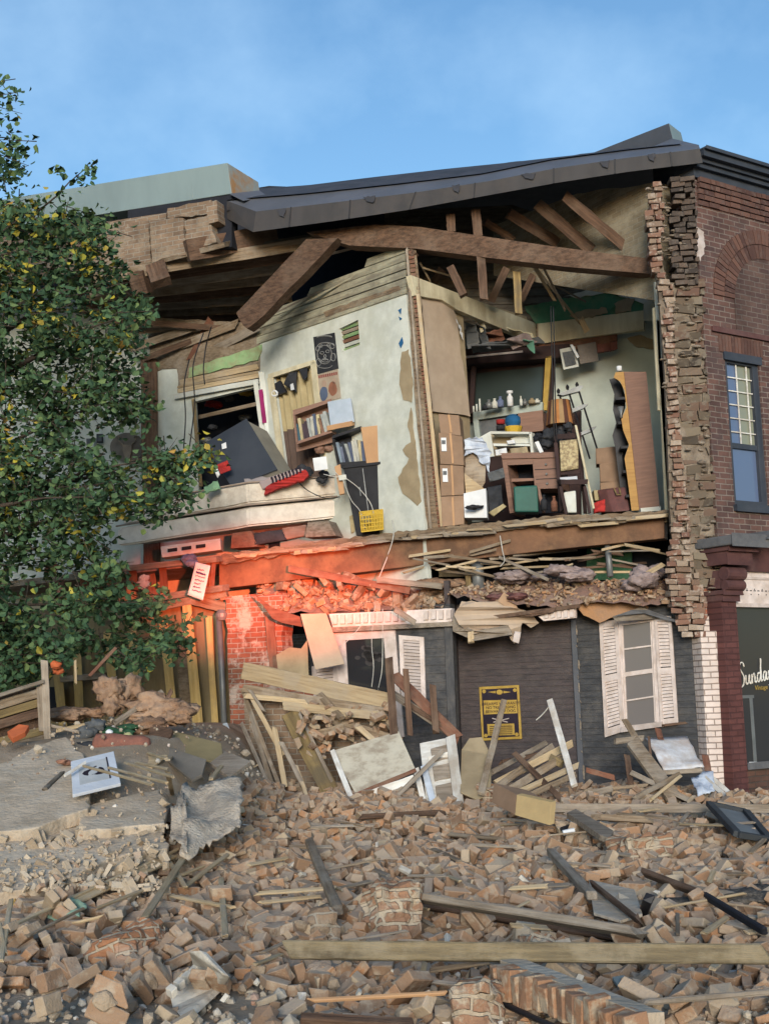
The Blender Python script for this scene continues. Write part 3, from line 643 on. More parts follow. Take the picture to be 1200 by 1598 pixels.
# torn end of the front wall: courses of broken brick ends, wall-core stone, sooty bricks
def torn(name, rows, Y, mat, course=.075, dj=.07, lmin=.09, lmax=.2, gapp=.03, thick=.24, jit=.009):
    mb = MB(); ys = [r[0] for r in rows]; y = ys[0]; dpx = course * FPX / Y
    while y < ys[-1]:
        for i in range(len(rows) - 1):
            if rows[i][0] <= y <= rows[i + 1][0]:
                t = (y - rows[i][0]) / max(1e-6, rows[i + 1][0] - rows[i][0]); xa = rows[i][1] * (1 - t) + rows[i + 1][1] * t; xb = rows[i][2] * (1 - t) + rows[i + 1][2] * t; break
        xa += rnd.uniform(-4, 4); x = xa
        while x < xb - 2:
            w = rnd.uniform(lmin, lmax) * FPX / Y; w = min(w, xb - x)
            if w < 5 or xb - x - w < 4: w = xb - x
            if rnd.random() > gapp:
                c = P(x + w / 2, y + dpx / 2, Y + rnd.uniform(-dj, dj))
                rot = Euler((rnd.uniform(-.08, .08), rnd.uniform(-.08, .08), rnd.uniform(-.2, .2) - .1)).to_matrix()
                mb.box(c + V((0, thick / 2 - .1, 0)), (w * Y / FPX * .97, thick, course * rnd.uniform(.82, .98)), rot, 0, jit)
            x += w
        y += dpx
    return obj(name, mb, mat, bld, bevel=.006)
torn('torn_wall_edge', [(286, 1014, 1032), (330, 1008, 1034), (390, 1010, 1030), (425, 1020, 1036), (455, 1033, 1052), (520, 1035, 1050), (600, 1040, 1056), (700, 1045, 1063), (800, 1052, 1072), (868, 1040, 1078), (930, 1045, 1100), (985, 1062, 1098)], 17.0, torn_m, dj=.03, gapp=.015)
torn('sooty_wall_edge', [(278, 1046, 1084), (430, 1048, 1088), (445, 1052, 1090)], 17.0, sooty_m, dj=.04)
torn('wall_core', [(438, 1052, 1098), (520, 1052, 1096), (600, 1057, 1102), (700, 1062, 1108), (800, 1070, 1116), (862, 1076, 1124), (905, 1080, 1120)], 17.05, stone_m, course=.115, dj=.03, jit=.024, lmin=.14, lmax=.34)
slab('sooty_pilaster', PL(P(1088, 600, 17.1), P(1120, 600, 17.2)), [(1078, 282), (1094, 284), (1108, 600), (1126, 870), (1104, 870), (1088, 600)], .3, sooty_m, bld)
mb = MB()
for k in range(240):
    y = rnd.uniform(290, 960); xa = np.interp(y, [286, 430, 520, 700, 800, 930, 985], [1010, 1014, 1030, 1038, 1046, 1048, 1065]); xb = np.interp(y, [286, 440, 600, 800, 900, 960], [1036, 1092, 1102, 1116, 1120, 1098])
    x = rnd.uniform(xa, xb); c = P(x, y, 16.93 + rnd.uniform(-.02, .07)); bm = bmesh.new(); bmesh.ops.create_icosphere(bm, subdivisions=1, radius=1); s = V((rnd.uniform(.02, .07), .04, rnd.uniform(.01, .03)))
    vs = [c + V((v.co.x * s.x, v.co.y * s.y, v.co.z * s.z)) * (1 + .5 * noise.noise(v.co * 2 + V((k, 0, 0)))) for v in bm.verts]; bm.verts.index_update(); mb.add(vs, [[v.index for v in f.verts] for f in bm.faces]); bm.free()
obj('mortar_lumps', mb, wall_mortar, bld, kind='stuff')
slab('wall_backing', PL(P(1010, 600, 17.45), P(1110, 600, 17.3)), [(1044, 440), (1088, 440), (1122, 900), (1100, 960), (1050, 960)], .2, stone_m, bld)
slab('wall_backing', PL(P(1010, 350, 17.9), P(1110, 350, 17.4)), [(1018, 262), (1086, 246), (1092, 445), (1030, 470)], .2, navy, bld)  # dark sheet closing the gap; its colour stands in for the shade inside

slab('mortar_bed', PL(P(1010, 600, 16.985), P(1110, 600, 16.98)), [(1018, 300), (1028, 300), (1026, 380), (1040, 440), (1086, 445), (1100, 600), (1116, 860), (1092, 940), (1060, 930), (1045, 800), (1038, 600), (1026, 440), (1016, 400)], .1, wall_mortar, bld)
# limewashed brick inside the roof space, attic boarding
slab('gable_brick', PL(P(770, 370, 20.6), P(1035, 370, 17.35)), jagged([(770, 352), (900, 302), (1024, 284), (1026, 300), (1020, 330), (1026, 375), (1036, 432), (1030, 470), (770, 430)], 2, 14, skip=(0, 7, 8)), .25, brick_i, bld)
AT = PL(P(620, 420, 21.5), P(1030, 420, 20.9))
slab('attic_boarding', AT, [(600, 330), (800, 320), (1030, 400), (1040, 520), (600, 520)], .1, darkboards, bld)
mb = MB()                                               # the boarding's single planks
for k in range(15):
    y = 335 + k * 13; mb.poly([AT.off(.02 + rnd.uniform(0, .015))(*q) for q in ((615, y + 4), (1028, y - 4), (1028, y + 5), (615, y + 13))], AT.n * .02)
obj('attic_planks', mb, darkboards, bld)

# roof ------------------------------------------------------------
SR = S.off(.12)
lo = [(395, 362), (520, 345), (640, 327), (760, 305), (870, 285), (980, 268), (1096, 254)]
up = [(400, 330), (520, 316), (650, 300), (760, 283), (870, 262), (980, 246), (1091, 232)]
fb = [(354, 313), (478, 303), (628, 287), (752, 272), (860, 250), (975, 235), (1062, 226)]
mk = [(405, 294), (480, 289), (577, 277), (700, 263), (790, 254), (860, 246), (950, 236), (1050, 224)]
A = [SR(*q) for q in lo]; Bp = [SR(*q) for q in up]
Cp = [P(q[0], q[1], b.y + .55) for q, b in zip(fb, Bp)]
mb = MB(); n = len(A); vs = A + Bp + [p + V((0, 0, 0)) for p in Cp] + [p + V((0, 0, -.30)) for p in Cp]
fs = []
for i in range(n - 1):
    for r in range(3): fs.append((r * n + i, r * n + i + 1, (r + 1) * n + i + 1, (r + 1) * n + i))
    fs.append((3 * n + i, 3 * n + i + 1, i + 1, i))
fs += [(0, n, 2 * n, 3 * n), (n - 1, 4 * n - 1, 3 * n - 1, 2 * n - 1)]
mats = [0] * len(fs)
for j, f in enumerate(fs):
    if len(f) == 4 and f[0] // n == 1 and f[2] // n == 2: mats[j] = 1
roof = None
mb.add(vs, fs); mb.m = mats
# skyline membrane, rumpled, sagging back to a ridge
def lerp_poly(pl, t):
    xs = t * (len(pl) - 1); i = min(int(xs), len(pl) - 2); f = xs - i; return pl[i].lerp(pl[i + 1], f)
Dp = [P(q[0], q[1], 21.6 - .0022 * (q[0] - 400)) for q in mk]
vs = []; NX, NY = 40, 8
for j in range(NY + 1):
    for i in range(NX + 1):
        t = i / NX; p = (lerp_poly(Cp, t) + V((0, -.06, -.01))).lerp(lerp_poly(Dp, t), j / NY)
        vs.append(p + V((0, 0, (.035 * noise.noise(p * 2.2) if 0 < j < NY else 0))))
for i in range(NX + 1): p = lerp_poly(Dp, i / NX) + V((.5, 6, -.6)); vs.append(p)
fs = [(j * (NX + 1) + i, j * (NX + 1) + i + 1, (j + 1) * (NX + 1) + i + 1, (j + 1) * (NX + 1) + i) for j in range(NY + 1) for i in range(NX)]
m2 = MB().add(vs, fs); k = len(vs); m2.add([p + V((0, 0, -.18)) for p in vs], [f[::-1] for f in fs])
roof = obj('roof', m2, membrane, bld, smooth=True)
obj('fascia', mb, [fascia_m, flash_m], roof)
for x_, y_, w_, h_ in ((432, 330, 14, 9), (566, 309, 20, 7), (705, 291, 12, 10), (812, 274, 24, 6), (935, 254, 16, 8), (1010, 243, 12, 9)):
    panel('torn_felt', [SR.off(.03)(*q) for q in jagged([(x_, y_ - 2), (x_ + w_, y_ - 4), (x_ + w_ * .8, y_ + h_), (x_ + w_ * .3, y_ + h_ * .7)], 1.2, 5)], .006, membrane, roof, bevel=0)
mb = MB()                                               # sheet joints of the fascia
for t in (.075, .2, .33, .47, .655, .8, .93):
    a = lerp_poly(A, t); b = lerp_poly(Bp, t); d = V((.022, -.006, 0)); mb.poly([a + V((0, -.012, 0)), a + d + V((0, -.012, 0)), b + d + V((0, -.012, .004)), b + V((0, -.012, .004))], V((0, .02, 0)))
obj('fascia_joints', mb, black_m, roof)
# metal parapet copings
def boxpx(name, f, back, mat, parent, endmat=None):
    a = [pt(q) for q in f]; b = [p + V(back) for p in a]; mb = MB(); mb.add(a + b, [(3, 2, 1, 0), (4, 5, 6, 7), (0, 1, 5, 4), (1, 2, 6, 5), (2, 3, 7, 6), (3, 0, 4, 7)])
    mb.m = [0, 0, 0, 1, 0, 0] if endmat else [0] * 6
    return obj(name, mb, [mat, endmat] if endmat else mat, parent, bevel=.006)
boxpx('parapet_coping', [(-160, 385, 22.4), (362, 302, 19.75), (355, 254, 19.75), (-160, 338, 22.4)], (.42, .75, -.03), parapet_m, bld, rust_m)
for px_ in (40, 110, 175, 240, 300):
    board('coping_seam', P(px_, 340.5 - (px_ + 160) * .1625, 22.4 - (px_ + 160) * .00508 - .03), P(px_ + 2, 384 - (px_ + 160) * .159, 22.4 - (px_ + 160) * .00508 - .03), 2, .03, parapet_m, bld, jag=0)
boxpx('parapet_coping', [(905, 262, 20.4), (1052, 228, 18.5), (1043, 192, 18.5), (905, 246, 20.4)], (.26, .35, 0), flash_m, bld, parapet_m)
panel('loose_flashing', [(1020, 228, 18.0), (1048, 216, 18.4), (1090, 226, 17.6), (1092, 233, 17.4), (1060, 226, 17.3)], .01, flash_m, roof)
panel('loose_flashing', [(358, 302, 19.7), (405, 297, 20.1), (418, 306, 19.9), (380, 313, 19.5)], .01, flash_m, roof)
# brick band under the left coping, cracked into big chunks, and its plate
SJ = S.off(.02)
for q in ([(195, 350), (232, 344), (236, 410), (195, 421)], [(234, 344), (286, 340), (290, 398), (262, 402), (238, 410)], [(288, 345), (325, 335), (338, 378), (318, 384), (292, 396)], [(262, 325), (330, 312), (332, 334), (290, 338), (262, 341)], [(322, 318), (338, 312), (341, 345), (326, 349)]):
    slab('cracked_brick_band', S.off(rnd.uniform(-.05, .05)), jagged(q, 1.5, 9), .3, brick_s, bld, bevel=.012)
slab('cracked_brick_band', S.off(-.08), [(-160, 395), (260, 332), (260, 405), (-160, 470)], .3, brick_s, bld)
slab('band_backing', S.off(-.2), [(200, 318), (362, 292), (362, 385), (200, 425)], .2, navy, bld)  # dark sheet behind the cracks, shade put into its colour
slab('roof_space_backing', PL(P(150, 430, 24.0), P(660, 430, 22.5)), [(60, 350), (420, 290), (660, 300), (660, 520), (60, 560)], .1, navy, bld)  # added dark sheet: hides the sky, painted as the roof space's shade
board('wall_plate', (185, 424, 20.5), (354, 381, 19.7), 8, .25, wood, bld)
for a, b, w in (((208, 444, 20.4), (232, 438, 20.3), 38), ((243, 415, 20.1), (252, 442, 20.0), 32), ((292, 392, 19.8), (430, 366, 20.2), 34)):
    board('joist_end', a, b, w, .22, wood_dark, bld)
# ceiling boards and rafters seen from below, left of the hanging timber
CB = [P(150, 430, 20.4), P(500, 372, 19.9), P(430, 508, 23.6), P(120, 505, 24.0)]
mb = MB(); mb.poly(CB, V((0, .05, .12))); obj('roof_boards', mb, darkboards, bld)
for k in range(9):
    t = k / 8; a = CB[0].lerp(CB[3], t) + V((0, -.05, -.06)); b = CB[1].lerp(CB[2], t * .96) + V((0, -.05, -.06)); board('rafter', a, b, .19, .08, (wood, wood_dark, wood_grey)[k % 3], bld, face=(0, -1, -.5), wpx=False)
board('ceiling_edge', (250, 503, 22.6), (372, 512, 22.4), 5, .08, wood_grey, bld)

# timbers on the open face
SBm = SB.off(.06)
slab('roof_beam', SBm, [(478, 362), (530, 356), (585, 350), (655, 354), (750, 368), (860, 384), (1024, 405), (1022, 428), (880, 416), (760, 402), (650, 388), (545, 383)], .28, wood_dark, bld, bevel=.008)
for a, b, w in (((703, 336), (704, 362), 14), ((742, 328), (746, 370), 15), ((702, 415), (724, 462), 13), ((750, 398), (755, 468), 14), ((640, 392), (648, 400), 10)):
    board('stud', SB(*a), SB(*b), w, .09, wood_dark, bld)
board('stud', (806, 424, 18.5), (809, 490, 18.6), 12, .09, wood_gold, bld)
for a, b, w in (((792, 332, 18.6), (868, 378, 19.0), 17), ((838, 318, 18.3), (922, 390, 18.6), 19), ((880, 305, 17.9), (988, 396, 18.1), 17), ((756, 345, 19), (800, 374, 19.2), 12), ((690, 418, 20), (662, 468, 20.2), 12), ((790, 418, 19.6), (766, 470, 19.8), 12), ((832, 428, 19.6), (812, 470, 19.8), 11)):
    board('rafter', a, b, w, .09, wood_dark, bld)
slab('broken_timber', SB.off(.22), jagged([(478, 373), (527, 371), (412, 492), (386, 513), (380, 508), (369, 488)], .8, 20), .22, wood_dark, None, bevel=.008, label='thick broken timber hanging diagonally from the left end of the roof beam', cat='timber')
# floor: deck, splintered edge, steel beam under it
zr, zl = SB(1037, 803).z, SB(340, 868).z
fa, fb_, fc = SB(-60, 915), SB(340, 870), SB(1040, 803)
fpts = [fa, fb_, fc]; bk = [p + SB.n * 5.5 for p in fpts[::-1]]
mb = MB(); mb.poly([fa, fb_, bk[1], bk[2]], (0, 0, -.10)); mb.poly([fb_, fc, bk[0], bk[1]], (0, 0, -.10)); obj('floor', mb, wood, bld)
SE = SB.off(.10)
slab('floor_edge', SE, jagged([(345, 866), (520, 842), (690, 822), (860, 806), (1042, 796), (1042, 806), (860, 819), (690, 836), (520, 856), (345, 880)], 2.2, 7, skip=(4, 9)), .3, lathm, bld)
for k in range(46):
    x = rnd.uniform(350, 1035); y0 = 872 - (x - 345) * .0985 + rnd.uniform(-4, 4) - (4 if 560 < x < 860 else 0); l = rnd.uniform(15, 75)
    board('floor_board_end', SB.off(rnd.uniform(.1, .22))(x, y0), SB.off(rnd.uniform(.1, .22))(x + l, y0 - l * .1 + rnd.uniform(-3, 3)), rnd.uniform(3, 6), .05, rnd.choice((wood, wood_grey, wood_pale)), bld, jag=.05)
slab('floor_beam', SB.off(.02), [(342, 873), (520, 851), (690, 830), (860, 814), (1036, 804), (1036, 840), (860, 858), (690, 878), (520, 898), (342, 919)], .26, steel_m, bld, bevel=.01)
board('floor_plate', (120, 895, 20.5), (343, 872, 19.75), 9, .25, wood_grey, bld)
board('floor_plate', (225, 936, 20.3), (352, 917, 19.7), 10, .2, wood_grey, bld)
for a, b, w in (((171, 888), (174, 930), 13), ((207, 884), (210, 922), 12), ((236, 896), (240, 928), 13), ((254, 882), (257, 924), 12), ((326, 872), (322, 925), 8), ((334, 876), (331, 918), 7), ((132, 900), (134, 930), 12), ((95, 905), (97, 940), 12)):
    board('joist', S.off(-.1)(*a), S.off(-.1)(*b), w, .15, wood_red, bld)  # red glow on the joists put into their wood colour
# posts and clutter in the gap under the steel beam
GP = S.off(-.9)
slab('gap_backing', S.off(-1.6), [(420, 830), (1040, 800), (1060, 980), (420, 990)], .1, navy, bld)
slab('gap_panel', S.off(-1.5), [(915, 850), (985, 845), (985, 905), (915, 905)], .05, greend, bld)
for a, b, w in (((744, 870, 18.6), (747, 922, 18.5), 19), ((947, 846, 17.9), (952, 900, 17.8), 10)):
    a, b = pt(a), pt(b); r = w / 2 / FPX * a.y; obj('pipe_post', MB().lathe([(r, 0), (r, (b - a).length)], a, 14, 0, b - a), metal_g, bld, smooth=True)
board('gap_post', (728, 878, 18.6), (733, 935, 18.5), 8, .06, wood_gold, bld)

# ground floor front -------------------------------------------------
def siding(name, pl, xl, xr, yt, yb, course, mat, parent=bld, zb=None):
    u0, u1 = pl.u(pl(xl[0], xl[1])), pl.u(pl(xr[0], xr[1])); z1 = pl(xl[0], yt).z; z0 = zb if zb is not None else pl(xl[0], yb).z; mb = MB(); z = z0
    while z < z1:
        a, b = pl.off(.016), pl.off(.003); t = min(z + course, z1)
        p = [a.at(u0, z), a.at(u1, z), b.at(u1, t), b.at(u0, t), pl.at(u0, z), pl.at(u1, z)]
        mb.add(p, [(0, 1, 2, 3), (4, 5, 1, 0)]); z = t
    mb.poly(rect(pl.off(-.002), u0, u1, z0, z1), pl.n * .2)
    return obj(name, mb, mat, parent), u0, u1, z0, z1
SA = S
siding('siding_wall', SA, (485, 1050), (706, 1050), 955, 0, .118, siding_m, zb=-.1)
siding('siding_wall', WB, (690, 1080), (900, 1080), 945, 0, .085, siding_w, zb=-.1)
siding('siding_wall', WC, (898, 1080), (1084, 1080), 935, 0, .085, siding_m, zb=-.1)
board('corner_board', SA.off(.03)(699, 972), SA.off(.03)(710, 1230), 13, .05, siding_m, bld)
obj('return_wall', MB().poly([SA.at(SA.u(SA(706, 1050)), z) for z in (-.1, 3.2)] + [WB.at(WB.u(WB(706, 1050)) + .1, z) for z in (3.2, -.1)], SA.d * -.08), siding_w, bld)
board('corner_board', WC.off(.03)(894, 968), WC.off(.03)(908, 1235), 9, .05, cornice_m, bld)
for k in range(12):
    y = 972 + k * 20 + rnd.uniform(-9, 9); x = 896 + (y - 970) * .045 + rnd.uniform(0, 3); h = rnd.choice((5, 9, 16, 24)); w = rnd.uniform(1, 2.6)
    slab('worn_paint', WC.off(.058), jagged([(x, y), (x + w, y + 2), (x + w + .6, y + h), (x + .4, y + h - 2)], .6, 4), .004, wood_grey, bld)
obj('soffit', MB().poly([WB(700, 985), WB(900, 950), S.off(.1)(905, 948), S.off(.1)(700, 975)], (0, 0, .05)), wood_dark, bld)
# dentil cornice
SC_ = S.off(.10)
co = slab('dentil_cornice', SC_, [(513, 958), (705, 949), (705, 974), (520, 982)], .12, pinkwhite, bld, bevel=.005)
mb = MB()
for k in range(16):
    x = 519 + k * 11.8
    if k in (10, 11): continue
    y = 960 - (x - 513) * .047; mb.poly([S.off(.14)(*q) for q in ((x, y), (x + 7, y - .4), (x + 7, y + 14), (x, y + 14.4))], S.n * .045)
obj('dentils', mb, pinkwhite, co, bevel=.003)
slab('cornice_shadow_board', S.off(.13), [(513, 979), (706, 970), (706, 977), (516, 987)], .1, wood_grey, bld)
c2 = slab('dentil_cornice', S.off(.02), [(840, 962), (868, 950), (897, 944), (897, 964), (848, 969)], .1, pinkwhite, bld)
mb = MB()
for k in range(5): x = 849 + k * 10; mb.poly([S.off(.05)(*q) for q in ((x, 956 - k * 2), (x + 6, 955 - k * 2), (x + 6, 964 - k * .4), (x, 965 - k * .4))], S.n * .04)
obj('dentils', mb, pinkwhite, c2)
def shutter(pl, q, name='shutter', parent=bld, mid=None):
    tl, tr, br, bl = q; L = lambda a, b, t: (a[0] + (b[0] - a[0]) * t, a[1] + (b[1] - a[1]) * t)
    def g(u, v): return L(L(tl, tr, u), L(bl, br, u), v)
    h = pl(*tl).z - pl(*bl).z; segs = [(.07, .93)] if mid is None else [(.05, mid - .03), (mid + .03, .93)]
    s = slab(name, pl, q, .03, pinkwhite, parent, [[g(.17, a), g(.83, a), g(.83, b), g(.17, b)] for a, b in segs], bevel=.003)
    mb = MB()
    for a, b in segs:
        n = max(4, int(h * (b - a) / .045))
        for k in range(n):
            v0 = a + (b - a) * k / n; v1 = v0 + (b - a) / n * .72; p = pl.off(-.024); f = pl.off(-.004)
            mb.poly([p(*g(.17, v0)), p(*g(.83, v0)), f(*g(.83, v1)), f(*g(.17, v1))], V((0, .003, .006)))
    obj('louvres', mb, pinkwhite, s)
    obj('shutter_back', MB().poly([pl.off(-.034)(*c) for c in q], pl.n * .006), black_m, s)
    return s
def sashwin(pl, outer, cas, rails, mat_glass, name='window'):
    tl, tr, br, bl = outer; L = lambda a, b, t: (a[0] + (b[0] - a[0]) * t, a[1] + (b[1] - a[1]) * t)
    def g(u, v): return L(L(tl, tr, u), L(bl, br, u), v)
    w = slab(name, pl.off(.05), outer, .05, pinkwhite, bld, [[g(cas, cas * .5), g(1 - cas, cas * .5), g(1 - cas, 1 - cas * .35), g(cas, 1 - cas * .35)]], bevel=.005)
    slab('pane', pl.off(.018), outer, .004, mat_glass, w)
    mb = MB()
    for v, t in rails: mb.poly([pl.off(.04)(*g(u, vv)) for u, vv in ((cas, v), (1 - cas, v), (1 - cas, v + t), (cas, v + t))], pl.n * .018)
    for u in (cas, 1 - cas - .05): mb.poly([pl.off(.036)(*g(uu, vv)) for uu, vv in ((u, .04), (u + .05, .04), (u + .05, .96), (u, .96))], pl.n * .016)
    obj('sash', mb, pinkwhite, w); return w
wa = sashwin(S, [(520, 988), (616, 983), (630, 1150), (530, 1155)], .14, [], glass_d)
mb = MB()                                               # faded painted bird-like fan on the dark glass
for k in range(26):
    a = rnd.uniform(0, 6.28); x, y = 574 + 26 * math.cos(a) * rnd.random(), 1022 + 14 * math.sin(a) * rnd.random(); d = rnd.uniform(2, 6)
    mb.poly([S.off(.0215)(x + d * math.cos(t) * 1.4, y + d * math.sin(t)) for t in np.linspace(0, 5.4, 7)], S.n * .001)
obj('glass_smudge', mb, M('glass_dust', (.055, .05, .05), None, bump=0, vary=0), wa)
shutter(S.off(.06), [(622, 991), (661, 994), (664, 1090), (626, 1087)])
shutter(S.off(.06), [(486, 1040), (526, 1036), (530, 1120), (492, 1125)])
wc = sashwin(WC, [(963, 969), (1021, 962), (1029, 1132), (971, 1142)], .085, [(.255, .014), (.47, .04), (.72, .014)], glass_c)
slab('curtain', WC.off(.010), [(968, 1055), (1018, 1050), (1024, 1128), (974, 1134)], .004, M('dim_curtain', (.12, .10, .085), (.08, .065, .055), 6, stretch=(14, 14, .5), vary=0), wc)
obj('sill', MB().poly([WC.off(.1)(*q) for q in ((968, 1134), (1032, 1126), (1032, 1134), (968, 1143))], WC.n * .1), pinkwhite, wc)
shutter(WC.off(.07), [(934, 970), (963, 967), (973, 1141), (943, 1151)], mid=.5)
shutter(WC.off(.07), [(1020, 961), (1046, 961), (1057, 1131), (1030, 1135)], mid=.5)
sg = slab('warning_sign', WB.off(.045), [(747, 1072), (809, 1069), (814, 1153), (752, 1156)], .025, gold, None, bevel=.004, label='black and gold notice board hung on the dark siding between the windows', cat='sign')
slab('sign_face', WB.off(.049), [(751, 1076), (806, 1073), (810, 1149), (755, 1152)], .004, ink, sg)
slab('gold_panel', WB.off(.052), [(754, 1093), (806, 1092), (807, 1113), (755, 1115)], .004, gold, sg)
slab('gold_panel', WB.off(.052), [(760, 1130), (802, 1129), (803, 1147), (761, 1148)], .004, gold, sg)
mb = MB(); c = (779, 1080)
mb.poly([WB.off(.053)(c[0] + 5 * math.cos(t), c[1] + 4 * math.sin(t)) for t in np.linspace(0, 6, 12)], WB.n * .003)
for s in (-1, 1): mb.poly([WB.off(.053)(c[0] + s * 6, c[1] - 2), WB.off(.053)(c[0] + s * 18, c[1]), WB.off(.053)(c[0] + s * 6, c[1] + 2)], WB.n * .003)
for x, y in ((755, 1079), (803, 1077), (758, 1148), (806, 1146)): slab("corner_mark", WB.off(.053), [(x + 3 * math.cos(t), y + 3 * math.sin(t)) for t in np.linspace(0, 6, 8)], .003, gold, sg)
for x, y in (): mb.poly([WB.off(.053)(x + 3 * math.cos(t), y + 3 * math.sin(t)) for t in np.linspace(0, 6, 8)], WB.n * .003)
obj('emblem', mb, gold, sg)
xd = (WB(806, 1095) - WB(754, 1097))
text('sign_text', 'FIREARMS WARRANTY', WB.off(.057)(781, 1098), xd, (0, 0, 1), .055, ink, sg)
text('sign_text', 'NO TRESPASSING', WB.off(.057)(781, 1104), xd, (0, 0, 1), .055, ink, sg)
text('sign_text', 'BEWARE OF DOG', WB.off(.057)(781, 1110), xd, (0, 0, 1), .055, ink, sg)
mb = MB()
for k in range(5): y = 1133 + k * 3; mb.poly([WB.off(.056)(x, yy) for x, yy in ((764, y), (799, y - .5), (799, y + .6), (764, y + 1.1))], WB.n * .002)
obj('sign_lines', mb, ink, sg)
mb = MB()
for s in (-1, 1): mb.tube([WB.off(.055)(781 + s * 13, 1121), WB.off(.055)(781 - s * 11, 1127)], .008, 5)
mb.lathe([(.001, -.01), (.035, 0), (.001, .01)], WB.off(.055)(781, 1119), 10, 0, WB.n)
obj('sign_figure', mb, pinkwhite, sg)
# brick pier at the left end and brick below the fallen boards
slab('brick_pier', S.off(.05), jagged([(352, 932), (440, 925), (440, 1060), (500, 1080), (500, 1250), (366, 1250), (356, 1040)], 2, 15, skip=(3, 4, 5)), .35, brick_p, bld)
slab('lower_brickwork', S.off(.09), [(380, 1075), (500, 1095), (520, 1250), (388, 1250)], .1, brick_s, bld)
board('pier_post', S.off(.1)(420, 962), S.off(.1)(428, 1045), 14, .08, wood_red, bld)
obj('downspout', MB().tube([S.off(.08)(342, 962), S.off(.08)(348, 1080), S.off(.08)(353, 1190)], .045, 12), metal_g, bld, smooth=True)
obj('downspout_head', MB().lathe([(.06, 0), (.085, .05), (.09, .1), (.05, .16)], S.off(.08)(346, 968), 12, 0), metal_g, bld)
# open stud wall at the left
stud_m = M('yellow_stud', (.60, .43, .18), (.44, .30, .11), 1.6, bump=.4, bscale=7, stretch=GR, dirt=(.33, .25, .14), damt=.6, vary=.1)
slab('stud_wall_backing', SL.off(-.2), [(-60, 960), (372, 935), (380, 1180), (-60, 1200)], .1, M('olive_sheathing', (.27, .22, .125), (.19, .155, .09), 2, bump=.2, stretch=(4, 4, .6), dirt=(.24, .19, .13), damt=.6, vary=.05), bld)
for a, b, w in (((168, 985), (177, 1075), 13), ((206, 985), (218, 1100), 13), ((255, 965), (271, 1120), 14), ((292, 945), (311, 1150), 15), ((326, 962), (338, 1165), 10), ((120, 1000), (125, 1130), 13), ((85, 1000), (100, 1140), 13), ((40, 1000), (46, 1140), 13)):
    board('stud', SL(*a), SL(*b), w, .16, stud_m, bld)
for a, b, w in (((98, 1060), (166, 1054), 9), ((160, 965), (355, 925), 12), ((300, 935), (355, 950), 16)): board('header', SL.off(.03)(*a), SL.off(.03)(*b), w, .12, wood, bld)
slab('opening_shade_sheet', SL.off(-.08), [(77, 1072), (94, 1072), (98, 1122), (80, 1122)], .05, navy, bld)  # black sheet painting the shade of an opening; nothing is cut out
slab('cheek_board', SL.off(-.02), [(276, 985), (293, 980), (308, 1140), (282, 1130)], .04, wood, bld)
# plain rear walls closing the block
mb = MB(); q = S.off(-9)
mb.poly(rect(q, q.u(q(-400, 900)), q.u(q(1250, 900)), 0, 8.4), q.n * .3, 0, lambda p: (q.u(p), p.z)); obj('rear_wall', mb, brick_s, bld)
# ------------------------------------------------------------------ left room: walls (parts of the building)
def z5(x, y): return (220 + x / 2.609, 480 + y / 2.609)
def z6(x, y): return (640 + x / 2.857, 480 + y / 2.857)
door = [(425, 588), (485, 570), (505, 760), (452, 790)]
slatw = [(529, 513), (559, 499), (562, 538), (534, 549)]
slab('plaster_wall', PW, [(400, 549), (410, 529), (470, 510), (633, 455), (668, 905), (420, 930)], .08, plaster, bld, [door, slatw], bevel=.003)
mb = MB(); PWo = PW.off(.02)
for q in ([(417, 590), (425, 587), (452, 790), (444, 792)], [(484, 566), (493, 563), (512, 760), (505, 761)], [(418, 584), (490, 561), (491, 568), (419, 591)]): mb.poly([PWo(*p) for p in q], PW.n * .03)
obj('door_casing', mb, cream, bld, bevel=.004)
PWb = PW.off(-.10)
slab('lath_recess', PW.off(-.09), [(523, 505), (566, 492), (568, 546), (528, 556)], .03, navy, bld)
for k, m in enumerate((greenp, wood, greenp, wood_red, plaster, greenp)): board('lath', PW.off(-.06)(526, 516 + k * 7), PW.off(-.06)(566, 502 + k * 7), 5.5, .015, m, bld)
# weathered cream boards above the wall, one by one
zb0, zb1 = PW(520, 494).z, PW(628, 392).z; z = PW(640, 455).z - .02
ur = PW.u(PW(634, 420)); mb = MB(); k = 0
ztop = PW(630, 388).z; zlow = PW(395, 540).z
zz = zlow
while zz < ztop:
    h = .13; pl = PW.off(.015 + rnd.uniform(-.008, .012))
    # left end follows the sloping edge from (383,512) to (628,388)
    f = (zz - PW(383, 512).z) / (ztop - PW(383, 512).z); f = max(0, f); u0 = PW.u(PW(383, 512)) * (1 - f) + PW.u(PW(622, 390)) * f + rnd.uniform(-.05, .08)
    if u0 < ur - .1:
        mb.poly([pl.at(u0, zz), pl.at(ur, zz + rnd.uniform(-.01, .01)), pl.at(ur, zz + h - .015), pl.at(u0 + .1 + rnd.uniform(-.05, .05), zz + h - .012)], PW.n * .03)
    zz += h
obj('gable_boards', mb, boards_cream, bld)
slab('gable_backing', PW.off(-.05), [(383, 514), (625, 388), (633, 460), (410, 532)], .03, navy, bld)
for a, b, w in (((480, 405, 19.8), (612, 372, 19.2), 4), ((395, 505, 21), (580, 415, 19.7), 3), ((440, 492, 20.6), (620, 395, 19.2), 3)):
    board('loose_batten', a, b, w, .03, rnd.choice((wood_grey, boards_cream)), bld, jag=.06)
slab('lath_strip', PW.off(.03), jagged([(505, 487), (622, 446), (625, 452), (508, 495)], 1.2, 10), .03, lathm, bld)
